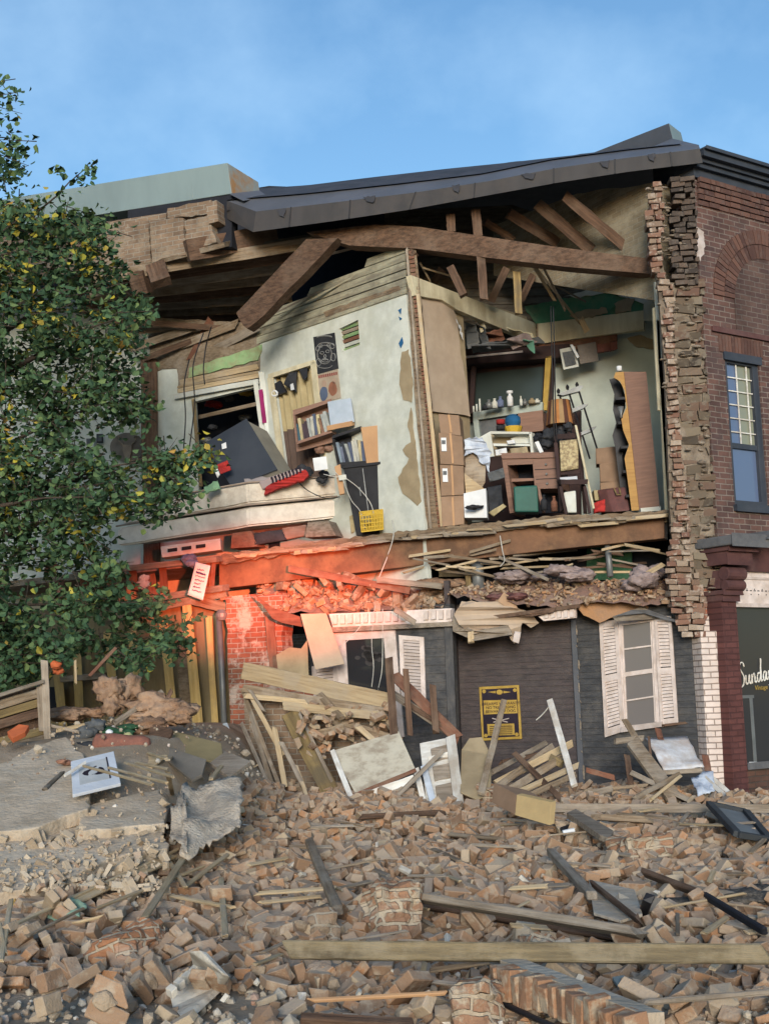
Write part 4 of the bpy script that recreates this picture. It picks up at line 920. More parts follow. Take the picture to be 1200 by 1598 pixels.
# torn hardboard patches and blue tape on the wall
for q in ([(627, 549), (637, 545), (641, 572), (644, 600), (642, 628), (629, 624), (623, 600)], [(641, 636), (648, 690), (657, 782), (651, 789), (640, 779), (628, 770), (621, 745), (638, 715), (628, 702), (641, 690), (636, 660)]):
    slab('torn_hardboard', PW.off(.012), jagged(q, 1.5, 9), .01, hardboard, bld)
for q in ([(621, 484), (626, 481), (625, 490)], [(622, 494), (627, 497), (624, 500)], [(622, 536), (627, 526), (629, 535), (625, 543)]): slab('blue_patch', PW.off(.012), q, .008, bluet, bld)
# partition end seen edge-on: studs, laths and plaster keys
PE = PL(P(630, 640, 18.80), P(652, 640, 18.78))
slab('partition_end', PE, jagged([(633, 385), (648, 384), (656, 460), (670, 600), (684, 735), (692, 826), (668, 832), (658, 735), (646, 600), (637, 470)], 1.2, 14), .14, lathm, bld)
mb = MB()
for k in range(62):
    y = 392 + k * 7; x = 641 + (y - 388) * .108; mb.poly([PE.off(.015 + rnd.uniform(0, .02))(xx, yy) for xx, yy in ((x - 4, y), (x + 4 + rnd.uniform(-1, 2), y - 1), (x + 4, y + 4), (x - 4, y + 5))], PE.n * .05)
obj('lath_ends', mb, wood_red, bld)
board('partition_stud', PE.off(.03)(634, 386), PE.off(.03)(672, 826), 4, .05, wood_grey, bld, jag=.05); board('partition_stud', PE.off(.03)(652, 460), PE.off(.03)(690, 822), 6, .06, wood_pale, bld)
# back wall of the left room with a wide opening
hole = [(303, 627), (400, 604), (412, 760), (312, 790)]
slab('back_plaster', LW, [(246, 574), (300, 572), (408, 590), (425, 930), (246, 960)], .1, plaster, bld, [hole])
slab('header_boards', LW.off(.02), jagged([(232, 495), (400, 505), (412, 545), (404, 592), (280, 614), (276, 575), (234, 580)], 2, 12), .06, wood, bld)
slab('green_board', LW.off(.05), jagged([(296, 574), (400, 541), (409, 537), (409, 548), (402, 562), (294, 590)], 1.3, 12), .03, greenp, bld)
for a, b, w in (((282, 597), (402, 572), 9), ((278, 610), (404, 586), 7), ((278, 604), (404, 580), 4)): board('header_lath', LW.off(.07)(*a), LW.off(.07)(*b), w, .03, rnd.choice((wood_pale, wood_gold)), bld)
board('opening_casing', LW.off(.08)(272, 619), LW.off(.08)(404, 595), 8, .04, whitelam, bld); board('opening_casing', LW.off(.07)(302, 622), LW.off(.07)(314, 760), 6, .04, wood_gold, bld); board('opening_casing', LW.off(.08)(399, 596), LW.off(.08)(414, 700), 8, .04, whitelam, bld)
board('opening_casing', LW.off(.085)(408, 580), LW.off(.085)(420, 690), 9, .03, whitelam, bld); board('magenta_strip', LW.off(.12)(407, 609), LW.off(.12)(413, 660), 7, .02, magenta, bld)
slab('closet_back', LW.off(-1.2), [(260, 560), (460, 560), (470, 830), (270, 830)], .05, navy, bld)
board('closet_shelf', LW.off(-.6)(306, 652), LW.off(-.6)(410, 628), 6, .5, wood, bld)
slab('far_plaster', PL(P(60, 680, 23.0), P(245, 680, 22.6)), [(-200, 470), (246, 440), (246, 960), (-200, 960)], .1, plaster, bld)
board('door_post', LW.off(.1)(232, 560), LW.off(.1)(238, 900), 26, .12, wood_dark, bld)
slab('curtain_closet_back', PW.off(-.9), [(400, 540), (540, 540), (560, 850), (400, 850)], .05, wood, bld)
for a, b, w, m in (((190, 520, 22.0), (320, 505, 21.8), 10, wood), ((200, 545, 22.2), (300, 512, 21.7), 12, wood), ((225, 560, 22), (330, 520, 21.7), 9, wood_dark), ((280, 540, 21.9), (370, 505, 21.4), 12, wood), ((300, 560, 21.9), (330, 500, 21.7), 14, wood_red), ((330, 548, 21.8), (400, 512, 21.2), 12, wood_grey), ((180, 500, 21.6), (380, 515, 21.6), 9, wood_dark)):
    board('broken_ceiling_lath', a, b, w, .04, m, bld, jag=.08)
# right room: walls and torn ceiling -----------------------------------
slab('back_plaster', RW2, [(700, 500), (1045, 470), (1048, 900), (700, 920)], .1, plaster_r, bld)
obj('right_return', MB().poly([P(1030, 440, 20.75), P(1019, 440, 17.5), P(1043, 810, 17.5), P(1048, 810, 20.75)], V((.1, 0, 0))), plaster, bld)
mb = MB()
for x0, x1, y0, y1 in ((1024, 1040, 500, 800), (1018, 1028, 480, 640), (1030, 1044, 560, 790)):
    mb.poly([P(x0, y0, 17.5), P(x0 + 4, y0, 17.5), P(x1 + 3, y1, 17.5), P(x1 - 2, y1, 17.5)], V((0, .06, 0)))
obj('torn_lining_edge', mb, cream, bld)
rw = PL(RW1.o, RW1.o + RW1.d)
slab('partition_face', RW1, [(652, 440), (840, 500), (840, 530), (722, 488), (733, 650), (738, 900), (690, 900)], .06, hardboard, bld)
slab('drywall_sheet', RW1.off(.06), jagged([(652, 464), (690, 466), (706, 478), (714, 500), (718, 540), (734, 650), (700, 645), (676, 642)], 1.2, 10, skip=(0, 6, 7)), .02, drywall, bld)
slab('torn_paper_edge', RW1.off(.065), jagged([(712, 498), (718, 520), (723, 530), (720, 512)], 2, 5), .01, paper, bld)
slab('bulkhead', RW1.off(.12), [(641, 429), (838, 505), (838, 536), (715, 484), (690, 468), (648, 461)], .10, cream, bld, bevel=.006)
slab('bulkhead', RW2.off(.34), [(838, 505), (1004, 484), (1004, 514), (838, 537)], .10, cream, bld, bevel=.006)
board('bulkhead_joint', RW2.off(.36)(838, 504), RW2.off(.36)(839, 537), 2, .02, wood, bld)
slab('green_plaster', RW2.off(.30), jagged([(818, 478), (872, 466), (905, 462), (952, 455), (966, 462), (1004, 470), (1004, 490), (838, 508)], 2, 10), .03, greend, bld)
slab('pale_plaster_band', RW2.off(.33), jagged([(880, 462), (930, 448), (1018, 436), (1024, 500), (1004, 500), (1004, 474), (966, 462), (950, 455), (905, 464)], 1.5, 10), .02, plaster, bld)
slab('torn_hardboard', RW2.off(.36), jagged([(958, 474), (980, 464), (990, 466), (984, 486), (960, 490)], 2, 7), .02, hardboard, bld)
slab('torn_hardboard', RW2.off(.36), jagged([(888, 492), (920, 482), (945, 480), (948, 488), (905, 498)], 2, 7), .02, hardboard, bld)
slab('torn_hardboard', RW2.off(.05), jagged([(978, 528), (1000, 523), (1020, 530), (1020, 545), (990, 540)], 1.5, 7), .02, hardboard, bld)
slab('torn_rail', RW2.off(.28), jagged([(800, 545), (860, 535), (962, 520), (962, 532), (905, 545), (830, 556)], 2, 8), .06, wood_red, bld)
for a, b, w, m in (((828, 408, 18.6), (866, 470, 19.2), 5, wood_pale), ((845, 412, 18.6), (882, 485, 19.6), 4, wood), ((834, 415, 18.7), (905, 505, 20.4), 4, wood_pale), ((905, 495, 20.3), (916, 518, 20.3), 9, wood_pale), ((930, 425, 19), (945, 442, 19), 4, wood_pale), ((660, 418, 19.2), (708, 432, 19.6), 3, wood_pale), ((655, 410, 19.2), (672, 440, 19.5), 3, wood_pale), ((770, 405, 18.8), (840, 414, 18.7), 4, wood_pale), ((855, 440, 19.4), (912, 470, 20), 3, wood), ((860, 418, 18.5), (1000, 428, 17.9), 4, wood_grey)):
    board('hanging_lath', a, b, w, .02, m, bld, jag=.05)

# ------------------------------------------------------------------ things of the left room
def book_row(parent, pl, q0, q1, n, hpx, seed, bottom=None):
    rr = random.Random(seed); x = 0
    cols = [((.08, .10, .16)), (.03, .035, .05), (.45, .44, .38), (.14, .16, .22), (.22, .12, .08), (.05, .12, .16), (.36, .38, .36), (.06, .04, .05), (.2, .25, .3), (.5, .42, .25)]
    for k in range(n):
        a = k / n; b = (k + .9) / n; h = hpx * rr.uniform(.68, 1.0); tilt = rr.uniform(-2, 2)
        xa, xb = q0[0] + (q1[0] - q0[0]) * a, q0[0] + (q1[0] - q0[0]) * b; ya, yb = q0[1] + (q1[1] - q0[1]) * a, q0[1] + (q1[1] - q0[1]) * b
        mb = MB(); mb.poly([pl(xa + 2 + tilt, ya), pl(xb + 2 + tilt, yb), pl(xb - 4 - tilt, yb - h), pl(xa - 4 - tilt, ya - h)], pl.n * .17)
        c = cols[rr.randrange(len(cols))]; key = 'book_%d' % cols.index(c)
        m = bpy.data.materials.get(key) or M(key, c, None, 6, bump=.05, rough=.6, vary=.1)
        tag(obj('book', mb, m, bevel=.003), parent[0], 'book', parent[1])
BP = PL(P(455, 660, 19.95), P(600, 660, 19.5))           # shelves stand parallel to this line
sh = thing('bookshelf', 'open brown shelf of books with a pale grey end panel', 'bookshelf', P(505, 690, 19.9))
B1 = BP
slab('shelf_top', B1, [(458, 645), (511, 626), (512, 629), (459, 648)], .24, brownlam, sh); slab('shelf_board', B1, [(463, 689), (517, 671), (518, 675), (464, 693)], .24, brownlam, sh)
slab('shelf_back', B1.off(-.22), [(457, 640), (517, 622), (520, 690), (463, 705)], .02, brownlam, sh)
slab('end_panel', B1.off(.01), [(511, 627), (547, 621), (553, 658), (516, 666)], .03, M('pale_blue_board', (.40, .46, .54), (.34, .40, .47), 4, bump=.08, vary=.02), sh, bevel=.004)
slab('end_panel', B1.off(.01), [(457, 646), (460, 645), (465, 690), (462, 691)], .24, brownlam, sh)
board('shelf_support', B1(513, 668), B1(552, 660), 8, .1, tanlam, sh)
book_row(('upright book on the open shelf with the pale grey end panel', 'books on the upper shelf'), B1.off(-.02), (464, 690), (514, 674), 11, 36, 3)
sh2 = thing('bookshelf', 'low book box with a tan end panel standing on the black cabinet', 'bookshelf', P(560, 724, 19.6))
slab('shelf_top', B1.off(.1), [(518, 680), (563, 665), (564, 669), (519, 684)], .26, black_m, sh2); slab('shelf_board', B1.off(.1), [(526, 722), (572, 719), (572, 724), (526, 727)], .26, black_m, sh2)
slab('shelf_back', B1.off(-.14), [(518, 684), (566, 668), (572, 720), (526, 724)], .02, black_m, sh2)
slab('end_panel', B1.off(.13), [(563, 667), (594, 663), (605, 719), (572, 724)], .03, tanlam, sh2, bevel=.004)
book_row(('upright book in the low box with the tan end panel', 'books in the low book box'), B1.off(.08), (529, 724), (570, 722), 9, 38, 5)
cb = thing('cabinet', 'black cabinet standing under the tan ended book box by the pale wall', 'cabinet', P(570, 830, 19.6))
slab('front_panel', B1.off(.12), [(536, 729), (590, 724), (601, 832), (556, 836)], .30, black_m, cb, bevel=.004); slab('side_panel', B1.off(.13), [(590, 723), (596, 722), (609, 832), (601, 834)], .3, brownlam, cb)
slab('top_board', B1.off(.15), [(533, 727), (597, 720), (597, 724), (533, 731)], .34, black_m, cb)
board('door_gap', B1.off(.123)(566, 731), B1.off(.123)(579, 830), 1.2, .004, metal_g, cb, jag=0)
obj('door_handle', MB().tube([B1.off(.14)(561, 760), B1.off(.14)(563, 774)], .012, 6), metal_g, cb)
# yellow lattice crate
cr_ = thing('crate', 'yellow plastic lattice crate on the floor edge below the black cabinet', 'crate', P(582, 830, 19.3))
for nm, q, pl in (('crate_side', [(561, 799), (597, 795), (598, 826), (564, 830)], SB.off(-.02)),):
    L = lambda a, b, t: (a[0] + (b[0] - a[0]) * t, a[1] + (b[1] - a[1]) * t)
    mb = MB()
    for k in range(9): mb.poly([pl(*L(L(q[0], q[1], u), L(q[3], q[2], u), v)) for u, v in ((k / 8 - .015, 0), (k / 8 + .015, 0), (k / 8 + .015, 1), (k / 8 - .015, 1))], pl.n * .012)
    for k in range(6): mb.poly([pl.off(.003)(*L(L(q[0], q[1], u), L(q[3], q[2], u), v)) for u, v in ((0, k / 5 - .025), (1, k / 5 - .025), (1, k / 5 + .025), (0, k / 5 + .025))], pl.n * .012)
    obj(nm, mb, yellowp, cr_)
    b = pl.off(-.28); mb = MB(); mb.poly([b(*p) for p in q], pl.n * .01); obj('crate_side', mb, yellowp, cr_)
    mb = MB(); mb.poly([pl(*q[3]), pl(*q[2]), b(*q[2]), b(*q[3])], V((0, 0, .01))); obj('crate_floor', mb, yellowp, cr_)
fluff('rag_bundle', (578, 815, 19.35), (.10, .08, .10), curtain_m, n=2, seed=4, label='pale crumpled rag inside the yellow lattice crate', cat='rag')
# posters and slate
po = slab('poster', PW.off(.012), [(489, 526), (522, 519), (528, 575), (495, 584)], .008, darkcloth, None, label='black poster of a chalk-drawn ornate face, upper of two on the pale wall', cat='poster')
mb = MB()
def pm(x, y): return PW.off(.0155)(400 + x / 7.5, 500 + y / 7.5)
def ring(mb, cx, cy, rx, ry, r=.006, a0=0, a1=6.283, n=18): mb.tube([pm(cx + rx * math.cos(t), cy + ry * math.sin(t)) for t in np.linspace(a0, a1, n)], r, 4)
for a in ((800, 400, 85, 110), (770, 380, 22, 16), (835, 362, 22, 16), (805, 470, 40, 18), (730, 490, 28, 42), (900, 430, 28, 45), (815, 300, 95, 40, .008, 3.2, 6.2), (800, 520, 90, 40, .006, .2, 2.9), (805, 420, 12, 20), (800, 200, 90, 20, .01, 3.4, 6.0), (720, 330, 20, 30), (890, 300, 25, 30), (760, 300, 14, 14), (845, 285, 14, 14), (800, 455, 25, 8)): ring(mb, *a)
obj('chalk_drawing', mb, muralgrey, po)
po2 = slab('poster', PW.off(.012), [(495, 585), (527, 576), (532, 621), (501, 629)], .008, M('buff_paper', (.42, .34, .26), (.34, .27, .2), 6, bump=.05, vary=.02), None, label='buff poster of two seated figures under red lettering, lower one on the pale wall', cat='poster')
mb = MB()
for k in range(9):                                       # worn red lettering, unreadable
    x = 728 + k * 25; y = 645 - k * 5; mb.poly([pm(x, y), pm(x + 17, y - 4), pm(x + 18, y + 30), pm(x + 2, y + 34)], PW.n * .002)
obj('poster_title', mb, M('worn_red_print', (.28, .07, .06), None, bump=0, vary=0), po2)
def blob(name, cx, cy, rx, ry, m, parent, n=16, w=.2, sd=0): obj(name, MB().poly([pm(cx + rx * (1 + w * noise.noise(V((math.cos(t) * 2 + sd, math.sin(t) * 2, sd)))) * math.cos(t), cy + ry * (1 + w * noise.noise(V((math.cos(t) * 2, math.sin(t) * 2 + sd, sd)))) * math.sin(t)) for t in np.linspace(0, 6.0, n)], PW.n * .002), m, parent)
pb_, pr_, psk = M('print_blue', (.10, .13, .2), None, bump=0, vary=0), M('print_rust', (.30, .13, .08), None, bump=0, vary=0), M('print_buff', (.45, .32, .24), None, bump=0, vary=0)
blob('printed_figure', 790, 860, 48, 85, pb_, po2, sd=2); blob('printed_figure', 895, 800, 50, 85, pr_, po2, sd=5); blob('printed_figure', 795, 740, 24, 40, psk, po2, sd=7); blob('printed_figure', 910, 710, 24, 34, psk, po2, sd=8)
# curtain in the closet doorway
vs = []; NX = 60; CPL = PW.off(-.12)
for j in range(9):
    for i in range(NX + 1):
        t = i / NX; v = j / 8; x = 426 + 62 * t + v * 22; y = 588 - 17 * t + v * (175 - 6 * t)
        p = CPL(x, y); vs.append(p + PW.n * (.04 * math.sin(t * 44 + v * .6) + .015 * math.sin(t * 17)))
fs = [(j * (NX + 1) + i, j * (NX + 1) + i + 1, (j + 1) * (NX + 1) + i + 1, (j + 1) * (NX + 1) + i) for j in range(8) for i in range(NX)]
mb = MB().add(vs, fs); mb.m = [1 if (f[0] // (NX + 1)) >= 4 else 0 for f in fs]
obj('curtain', mb, [curtain_m, M('brown_hem', (.11, .075, .06), (.08, .055, .045), 4, vary=0)], smooth=True, label='pleated tan curtain with a brown lower band in the closet doorway', cat='curtain')
hats = thing('hat', 'dark cap with a white badge hanging in front of the tan curtain', 'hat', CPL.off(.1)(432, 612))
obj('crown', MB().poly([CPL.off(.11)(*q) for q in jagged([(426, 600), (436, 594), (441, 604), (446, 612), (432, 616), (424, 618)], 1, 6)], PW.n * .05), black_m, hats)
obj('badge', MB().tube([CPL.off(.13)(429 + 4 * math.cos(t), 614 + 4 * math.sin(t)) for t in np.linspace(0, 6.28, 12)], .018, 5), paper, hats)
for k, (q, lab) in enumerate((([(444, 600), (452, 582), (463, 580), (461, 612), (447, 613)], 'black and white shirt hanging in the closet doorway'), ([(467, 577), (478, 573), (479, 588), (475, 594), (468, 586)], 'small black pennant hanging high on the tan curtain'))):
    g = cloth('hanging_shirt' if k == 0 else 'pennant', [CPL.off(.12)(*q[1]), CPL.off(.12)(*q[2]), CPL.off(.12)(*q[3]), CPL.off(.12)(*q[0])], .02, darkcloth, amp=.03, label=lab, cat='clothing' if k == 0 else 'pennant')
    if k == 0: obj('white_print', MB().poly([CPL.off(.17)(*q) for q in ((453, 600), (457, 598), (459, 608), (454, 609))], PW.n * .01), paper, g)
# dark cabinet tipped over
tc_ = thing('dresser', 'dark slate grey chest tipped over onto the mattress', 'dresser', P(395, 750, 20.2))
f4 = [P(318, 692, 20.7), P(385, 653, 20.7), P(433, 732, 20.1), P(362, 760, 20.1)]; nn = geometry.normal(f4); nn = nn if nn.y > 0 else -nn
obj('front_panel', MB().poly(f4, nn * .03), slate, tc_, bevel=.004)
obj('chest_body', MB().poly([p + nn * .035 + (sum(f4, V()) / 4 - p) * .02 for p in f4], nn * .35 + V((.22, 0, .04))), M('grey_chest_side', (.25, .24, .20), (.2, .19, .16), 3, bump=.1, vary=0), tc_, bevel=.006)
obj('paper_tag', MB().poly([P(346, 693, 20.5), P(353, 690, 20.5), P(354, 699, 20.5), P(347, 701, 20.5)], V((0, .01, 0))), paper, tc_)
for q, m, nm, lab, cat in ((([(338, 726), (355, 718), (361, 733), (345, 740)]), redcloth, 'cap', 'small red cap lying on the tipped slate grey chest', 'cap'), (([(333, 730), (338, 727), (344, 741), (340, 746)]), paper, 'crumpled_paper', 'crumpled white paper beside the small red cap', 'paper')):
    cloth(nm, [(x, y, 19.95) for x, y in q], .03, m, amp=.05, freq=9, label=lab, cat=cat)
cloth('green_cloth', [(318, 758, 19.9), (340, 750, 19.9), (345, 764, 19.8), (320, 768, 19.8)], .02, M('mint_cloth', (.25, .42, .24), None, vary=0), amp=.05, freq=9, label='pale green cloth scrap on the mattress behind the leaves', cat='cloth')
# mattress on box spring
A0, B0, D0 = P(388, 822, 19.75), P(535, 807, 20.15), P(183, 853, 21.2)
A1, B1_, D1 = P(388, 789, 19.75), P(533, 775, 20.15), P(183, 822, 21.2)
A2, B2, D2 = P(387, 754, 19.75), P(524, 744, 20.15), P(205, 786, 21.3)
def soft_box(name, a0, b0, d0, a1, b1, d1, mat, label, cat, amp=.015, seed=0):
    c0 = b0 + d0 - a0; c1 = b1 + d1 - a1; bm = bmesh.new()
    vv = [bm.verts.new(p) for p in (a0, b0, c0, d0, a1, b1, c1, d1)]
    for f in ((0, 3, 2, 1), (4, 5, 6, 7), (0, 1, 5, 4), (1, 2, 6, 5), (2, 3, 7, 6), (3, 0, 4, 7)): bm.faces.new([vv[i] for i in f])
    bmesh.ops.bevel(bm, geom=bm.edges[:], offset=.03, segments=3, affect='EDGES')
    bmesh.ops.subdivide_edges(bm, edges=[e for e in bm.edges if e.calc_length() > .5], cuts=18, use_grid_fill=True)
    for v in bm.verts: v.co += V((noise.noise(v.co * 3 + V((seed, 0, 0))), noise.noise(v.co * 3.3 + V((0, seed, 0))), noise.noise(v.co * 2.7))) * amp * 1.6 + V((0, -1, .3)) * amp * .5 * noise.noise(v.co * 9)
    bm.verts.index_update(); mb = MB().add([v.co.copy() for v in bm.verts], [[v.index for v in f.verts] for f in bm.faces]); bm.free()
    o = obj(name, mb, mat, smooth=True, label=label, cat=cat); o.data.set_sharp_from_angle(angle=R(28)); return o
soft_box('box_spring', A0, B0, D0, A1 - V((0, 0, .03)), B1_ - V((0, 0, .03)), D1 - V((0, 0, .03)), fabric2, 'beige box spring under the quilted mattress at the floor edge', 'box spring', .005, 3)
MO = V((0, -.05, 0))
mt = soft_box('mattress', A1 + V((0, 0, .015)) + MO, B1_ + V((-.06, 0, .015)) + MO, D1 + V((.1, 0, .015)) + MO, A2 + MO, B2 + MO, D2 + MO, fabric, 'soiled quilted mattress lying on its box spring in the open left room', 'mattress', .010, 8)
mb = MB()
for q0, q1, q2 in ((A1, B1_, D1), (A2, B2, D2)): mb.tube([q1 + V((0, -.06, 0)), q0 + V((0, -.062, 0)), q2 + V((0, -.062, 0))], .015, 6)
obj('piping', mb, M('brown_piping', (.36, .28, .22), None, vary=0), mt, smooth=True)
rb = panel('throw', [P(x, y, 19.66 + .02 * math.sin(i * 2.1)) for i, (x, y) in enumerate(jagged([(440, 748), (462, 739), (477, 733), (482, 742), (474, 750), (456, 755), (436, 762), (420, 769), (412, 772), (414, 762), (424, 754)], 1.2, 6))], .12, redcloth, bevel=.02, label='red throw with black and white checks crumpled on the mattress', cat='throw')
ck = panel('checked_band', [P(x, y, 19.70) for x, y in ((404, 752), (428, 742), (452, 734), (472, 731), (477, 735), (452, 746), (428, 756), (410, 764))], .10, M('greyish_pink_cloth', (.42, .33, .32), None, vary=0), rb, bevel=.02)
mb = MB()
for k in range(9):
    x = 424 + k * 5.4; y = 752 - k * 2.0; mb.poly([P(x, y - 3.5, 19.64), P(x + 2.8, y - 4.6, 19.64), P(x + 3.6, y + 1.2, 19.64), P(x + .8, y + 2.4, 19.64)], V((0, .03, .0)))
    mb.poly([P(x - 2, y - 7, 19.66), P(x + 1.6, y - 8.2, 19.66), P(x + 2.2, y - 5.2, 19.66), P(x - 1.2, y - 4.2, 19.66)], V((0, .03, 0)))
obj('black_checks', mb, ink, rb, kind='stuff')
cloth('bed_sheet', [(380, 744, 20.2), (440, 731, 20.5), (436, 748, 20.1), (384, 754, 19.85)], .03, M('greyish_sheet', (.42, .36, .34), (.34, .29, .28), 5, vary=0), amp=.06, freq=5, label='greyish crumpled bed sheet between the grey chest and the red throw', cat='sheet')
for q, m in (([(362, 832), (392, 828), (402, 853), (360, 856)], wood_red), ([(480, 815), (512, 812), (524, 836), (476, 839)], wood_grey)):  # left block carries the red glow in its wood colour
    slab('bed_block', SB.off(.02), q, .3, m, None, bevel=.008, label='red lit wooden block under the box spring corner' if m is wood_red else 'grey wooden block under the right end of the box spring', cat='block')
dv = thing('console', 'white flat electronic console lying below the mattress end', 'console', P(300, 868, 20.0))
obj('casing', MB().poly([P(251, 853, 20.2), P(344, 840, 19.9), P(345, 858, 19.9), P(253, 870, 20.2)], V((0, .35, 0))), whitelam, dv, bevel=.006)
mb = MB()
for k in range(3): x = 262 + k * 22; mb.poly([P(x, 856.5 - k * 3, 19.98), P(x + 15, 854.5 - k * 3, 19.95), P(x + 15, 860 - k * 3, 19.95), P(x, 862 - k * 3, 19.98)], V((0, .01, 0)))
obj('slots', mb, black_m, dv)
fluff('bag', (302, 876, 19.6), (.17, .12, .14), bluec, n=3, seed=21, label='blue speckled bag hanging over the floor edge beside the paper notice', cat='bag')
no = cloth('paper_notice', [(306, 877, 19.35), (329, 883, 19.3), (317, 937, 19.3), (293, 928, 19.35)], .006, paper, amp=.015, label='white handwritten paper notice stuck on a board left of the red lit beam', cat='notice')
mb = MB(); rr = random.Random(5)
for k, (n, m) in enumerate(((4, 0), (6, 1), (5, 0), (5, 0), (4, 0), (4, 0), (5, 0))):
    v = .18 + k * .105; pts = []
    for j in range(n * 4):
        u = .18 + j / (n * 4) * (.66 if n > 4 else .5); x = 306 + 23 * u - 12 * v; y = 877 + 6 * u + 52 * v + rr.uniform(-1.2, 1.2); pts.append(P(x, y, 19.30))
    mb.tube(pts, .011 if m else .005, 4)
obj('handwriting', mb, purple, no)
# under the mattress: clutter on the floor edge
for q, m, nm, lab in (([(396, 832), (440, 826), (448, 842), (398, 850)], darkcloth, 'clothes_heap', 'dark clothes heap in the gap under the box spring'), ([(440, 824), (478, 819), (480, 836), (444, 842)], brownlam, 'folded_clothes', 'brown folded clothes under the box spring beside the grey block'), ([(545, 806), (560, 800), (564, 828), (548, 832)], curtain_m, 'canvas_bag', 'ochre canvas bag squeezed between the box spring and black cabinet')):
    cloth(nm, [(x, y, 19.8) for x, y in q], .15, m, amp=.05, freq=6, label=lab, cat=nm.split('_')[-1])
qp = panel('paper_sheet', [(488, 715, 19.5), (509, 712, 19.5), (512, 732, 19.5), (491, 735, 19.5)], .004, paper, label='white printed sheet propped above the mattress near the book box', cat='paper')
for q, m, nm, lab in (((468, 742, 19.9, .16, .1, .2), darkcloth, 'clothes_heap', 'black clothes piled between the mattress and the shelves'), ((500, 745, 19.8, .14, .1, .12), darkcloth, 'rucksack', 'black rucksack slumped under the white printed sheet'), ((505, 700, 20.1, .12, .1, .13), brownlam, 'brown_bag', 'brown bag below the open shelf of books')):
    fluff(nm, q[:3], q[3:], m, n=3, seed=int(q[0]), label=lab, cat=nm.split('_')[-1])
panel('cardboard_piece', [(522, 728, 19.4), (531, 724, 19.4), (538, 770, 19.35), (530, 772, 19.35)], .05, tanlam, label='narrow tan box lid upright beside the white adapter', cat='box')
pxbox('adapter', [(528, 742, 19.3), (540, 740, 19.3), (541, 748, 19.3), (529, 750, 19.3)], .05, whitelam, label='white plug adapter with cords above the box spring', cat='adapter')
for sp, lab in (([(515, 728, 19.5), (528, 744, 19.3), (505, 740, 19.4)], 'short white cord looping off the white adapter'), ([(538, 745, 19.3), (560, 762, 19.35), (578, 785, 19.3), (584, 806, 19.25)], 'long white cord running from the adapter into the yellow crate'), ([(535, 748, 19.3), (548, 780, 19.3), (562, 798, 19.25), (570, 826, 19.25)], 'white cord hanging down behind the yellow crate rim')):
    cord('cord', sp, .006, cordw, label=lab, cat='cord')
cord('cord', [(460, 745, 19.9), (480, 765, 19.68), (510, 778, 19.7), (530, 775, 20.0)], .008, black_m, label='thin black cord trailing over the mattress edge', cat='cord')
cord('cord', [(612, 812, 19.0), (614, 836, 18.7), (604, 870, 18.55), (590, 905, 18.5)], .007, cordw, label='white cable dangling from the floor edge over the steel beam', cat='cord')
for k, sp in enumerate(([(296, 560, 21), (288, 600, 21), (290, 650, 21), (287, 700, 21)], [(318, 520, 21), (302, 570, 21), (304, 630, 21), (296, 700, 21)], [(330, 510, 21.2), (322, 540, 21), (318, 575, 21), (320, 600, 21)])):
    cord('cord', sp, .011, black_m, label=('dark cable hanging nearest the door post in the left room', 'dark cable hanging across the left jamb of the wide opening', 'short dark cable hanging before the green board')[k], cat='cord')
# closet contents, plaque and pictures on the far wall
fluff('red_bag', (335, 630, 22.6), (.17, .1, .12), redcloth, n=2, seed=3, label='red bag on the closet shelf in the wide opening', cat='bag')
for k, (x, y, m) in enumerate(((312, 632, darkcloth), (365, 622, greyc), (388, 612, yellowp), (330, 670, darkcloth), (380, 655, greyc), (322, 690, metal_g))):
    fluff('stored_bundle', (x, y, 22.5), (.13, .1, .10), m, n=2, seed=30 + k, label=('dark bundle left of the red bag on the closet shelf', 'grey bundle right of the red bag on the closet shelf', 'yellow bundle at the right end of the closet shelf', 'dark bundle below the red bag in the closet', 'grey bundle low on the right in the closet', 'metal pot low on the left in the closet')[k], cat='bundle' if k < 5 else 'pot')
FPW = PL(P(60, 680, 22.9), P(245, 680, 22.5))
pq = thing('plaque', 'round grey wall plaque with a deer head relief on the far pale wall', 'plaque', FPW(199, 690))
obj('disc', MB().poly([FPW(199 + 27 * math.cos(t), 698 + 23 * math.sin(t)) for t in np.linspace(0, 6.2, 28)], FPW.n * .03), M('grey_brown_stone', (.17, .15, .125), (.12, .105, .09), 5, bump=.4, vary=0), pq, bevel=.004)
mb = MB()
for s in (-1, 1): mb.tube([FPW.off(.03)(199 + s * x, y) for x, y in ((3, 698), (8, 692), (13, 688), (14, 680), (10, 682))], .014, 5)
mb.poly([FPW.off(.04)(*q) for q in ((192, 694), (206, 694), (206, 703), (202, 718), (196, 718), (192, 703))], FPW.n * .05); obj('deer_head', mb, M('tan_relief', (.27, .22, .17), None, vary=0), pq, bevel=.006)
for x, y, w, h, lab in ((140, 690, 14, 17, 'small white framed picture on the far wall behind the leaves'), (156, 684, 10, 14, 'small dark framed picture next to the deer plaque')):
    g = panel('picture_frame', [FPW.off(.03)(x - w / 2, y - h / 2), FPW.off(.03)(x + w / 2, y - h / 2), FPW.off(.03)(x + w / 2, y + h / 2), FPW.off(.03)(x - w / 2, y + h / 2)], .03, whitelam if w > 12 else black_m, label=lab, cat='picture')
    panel('print', [FPW.off(.034)(x - w / 3, y - h / 3), FPW.off(.034)(x + w / 3, y - h / 3), FPW.off(.034)(x + w / 3, y + h / 3), FPW.off(.034)(x - w / 3, y + h / 3)], .002, greyc, g)

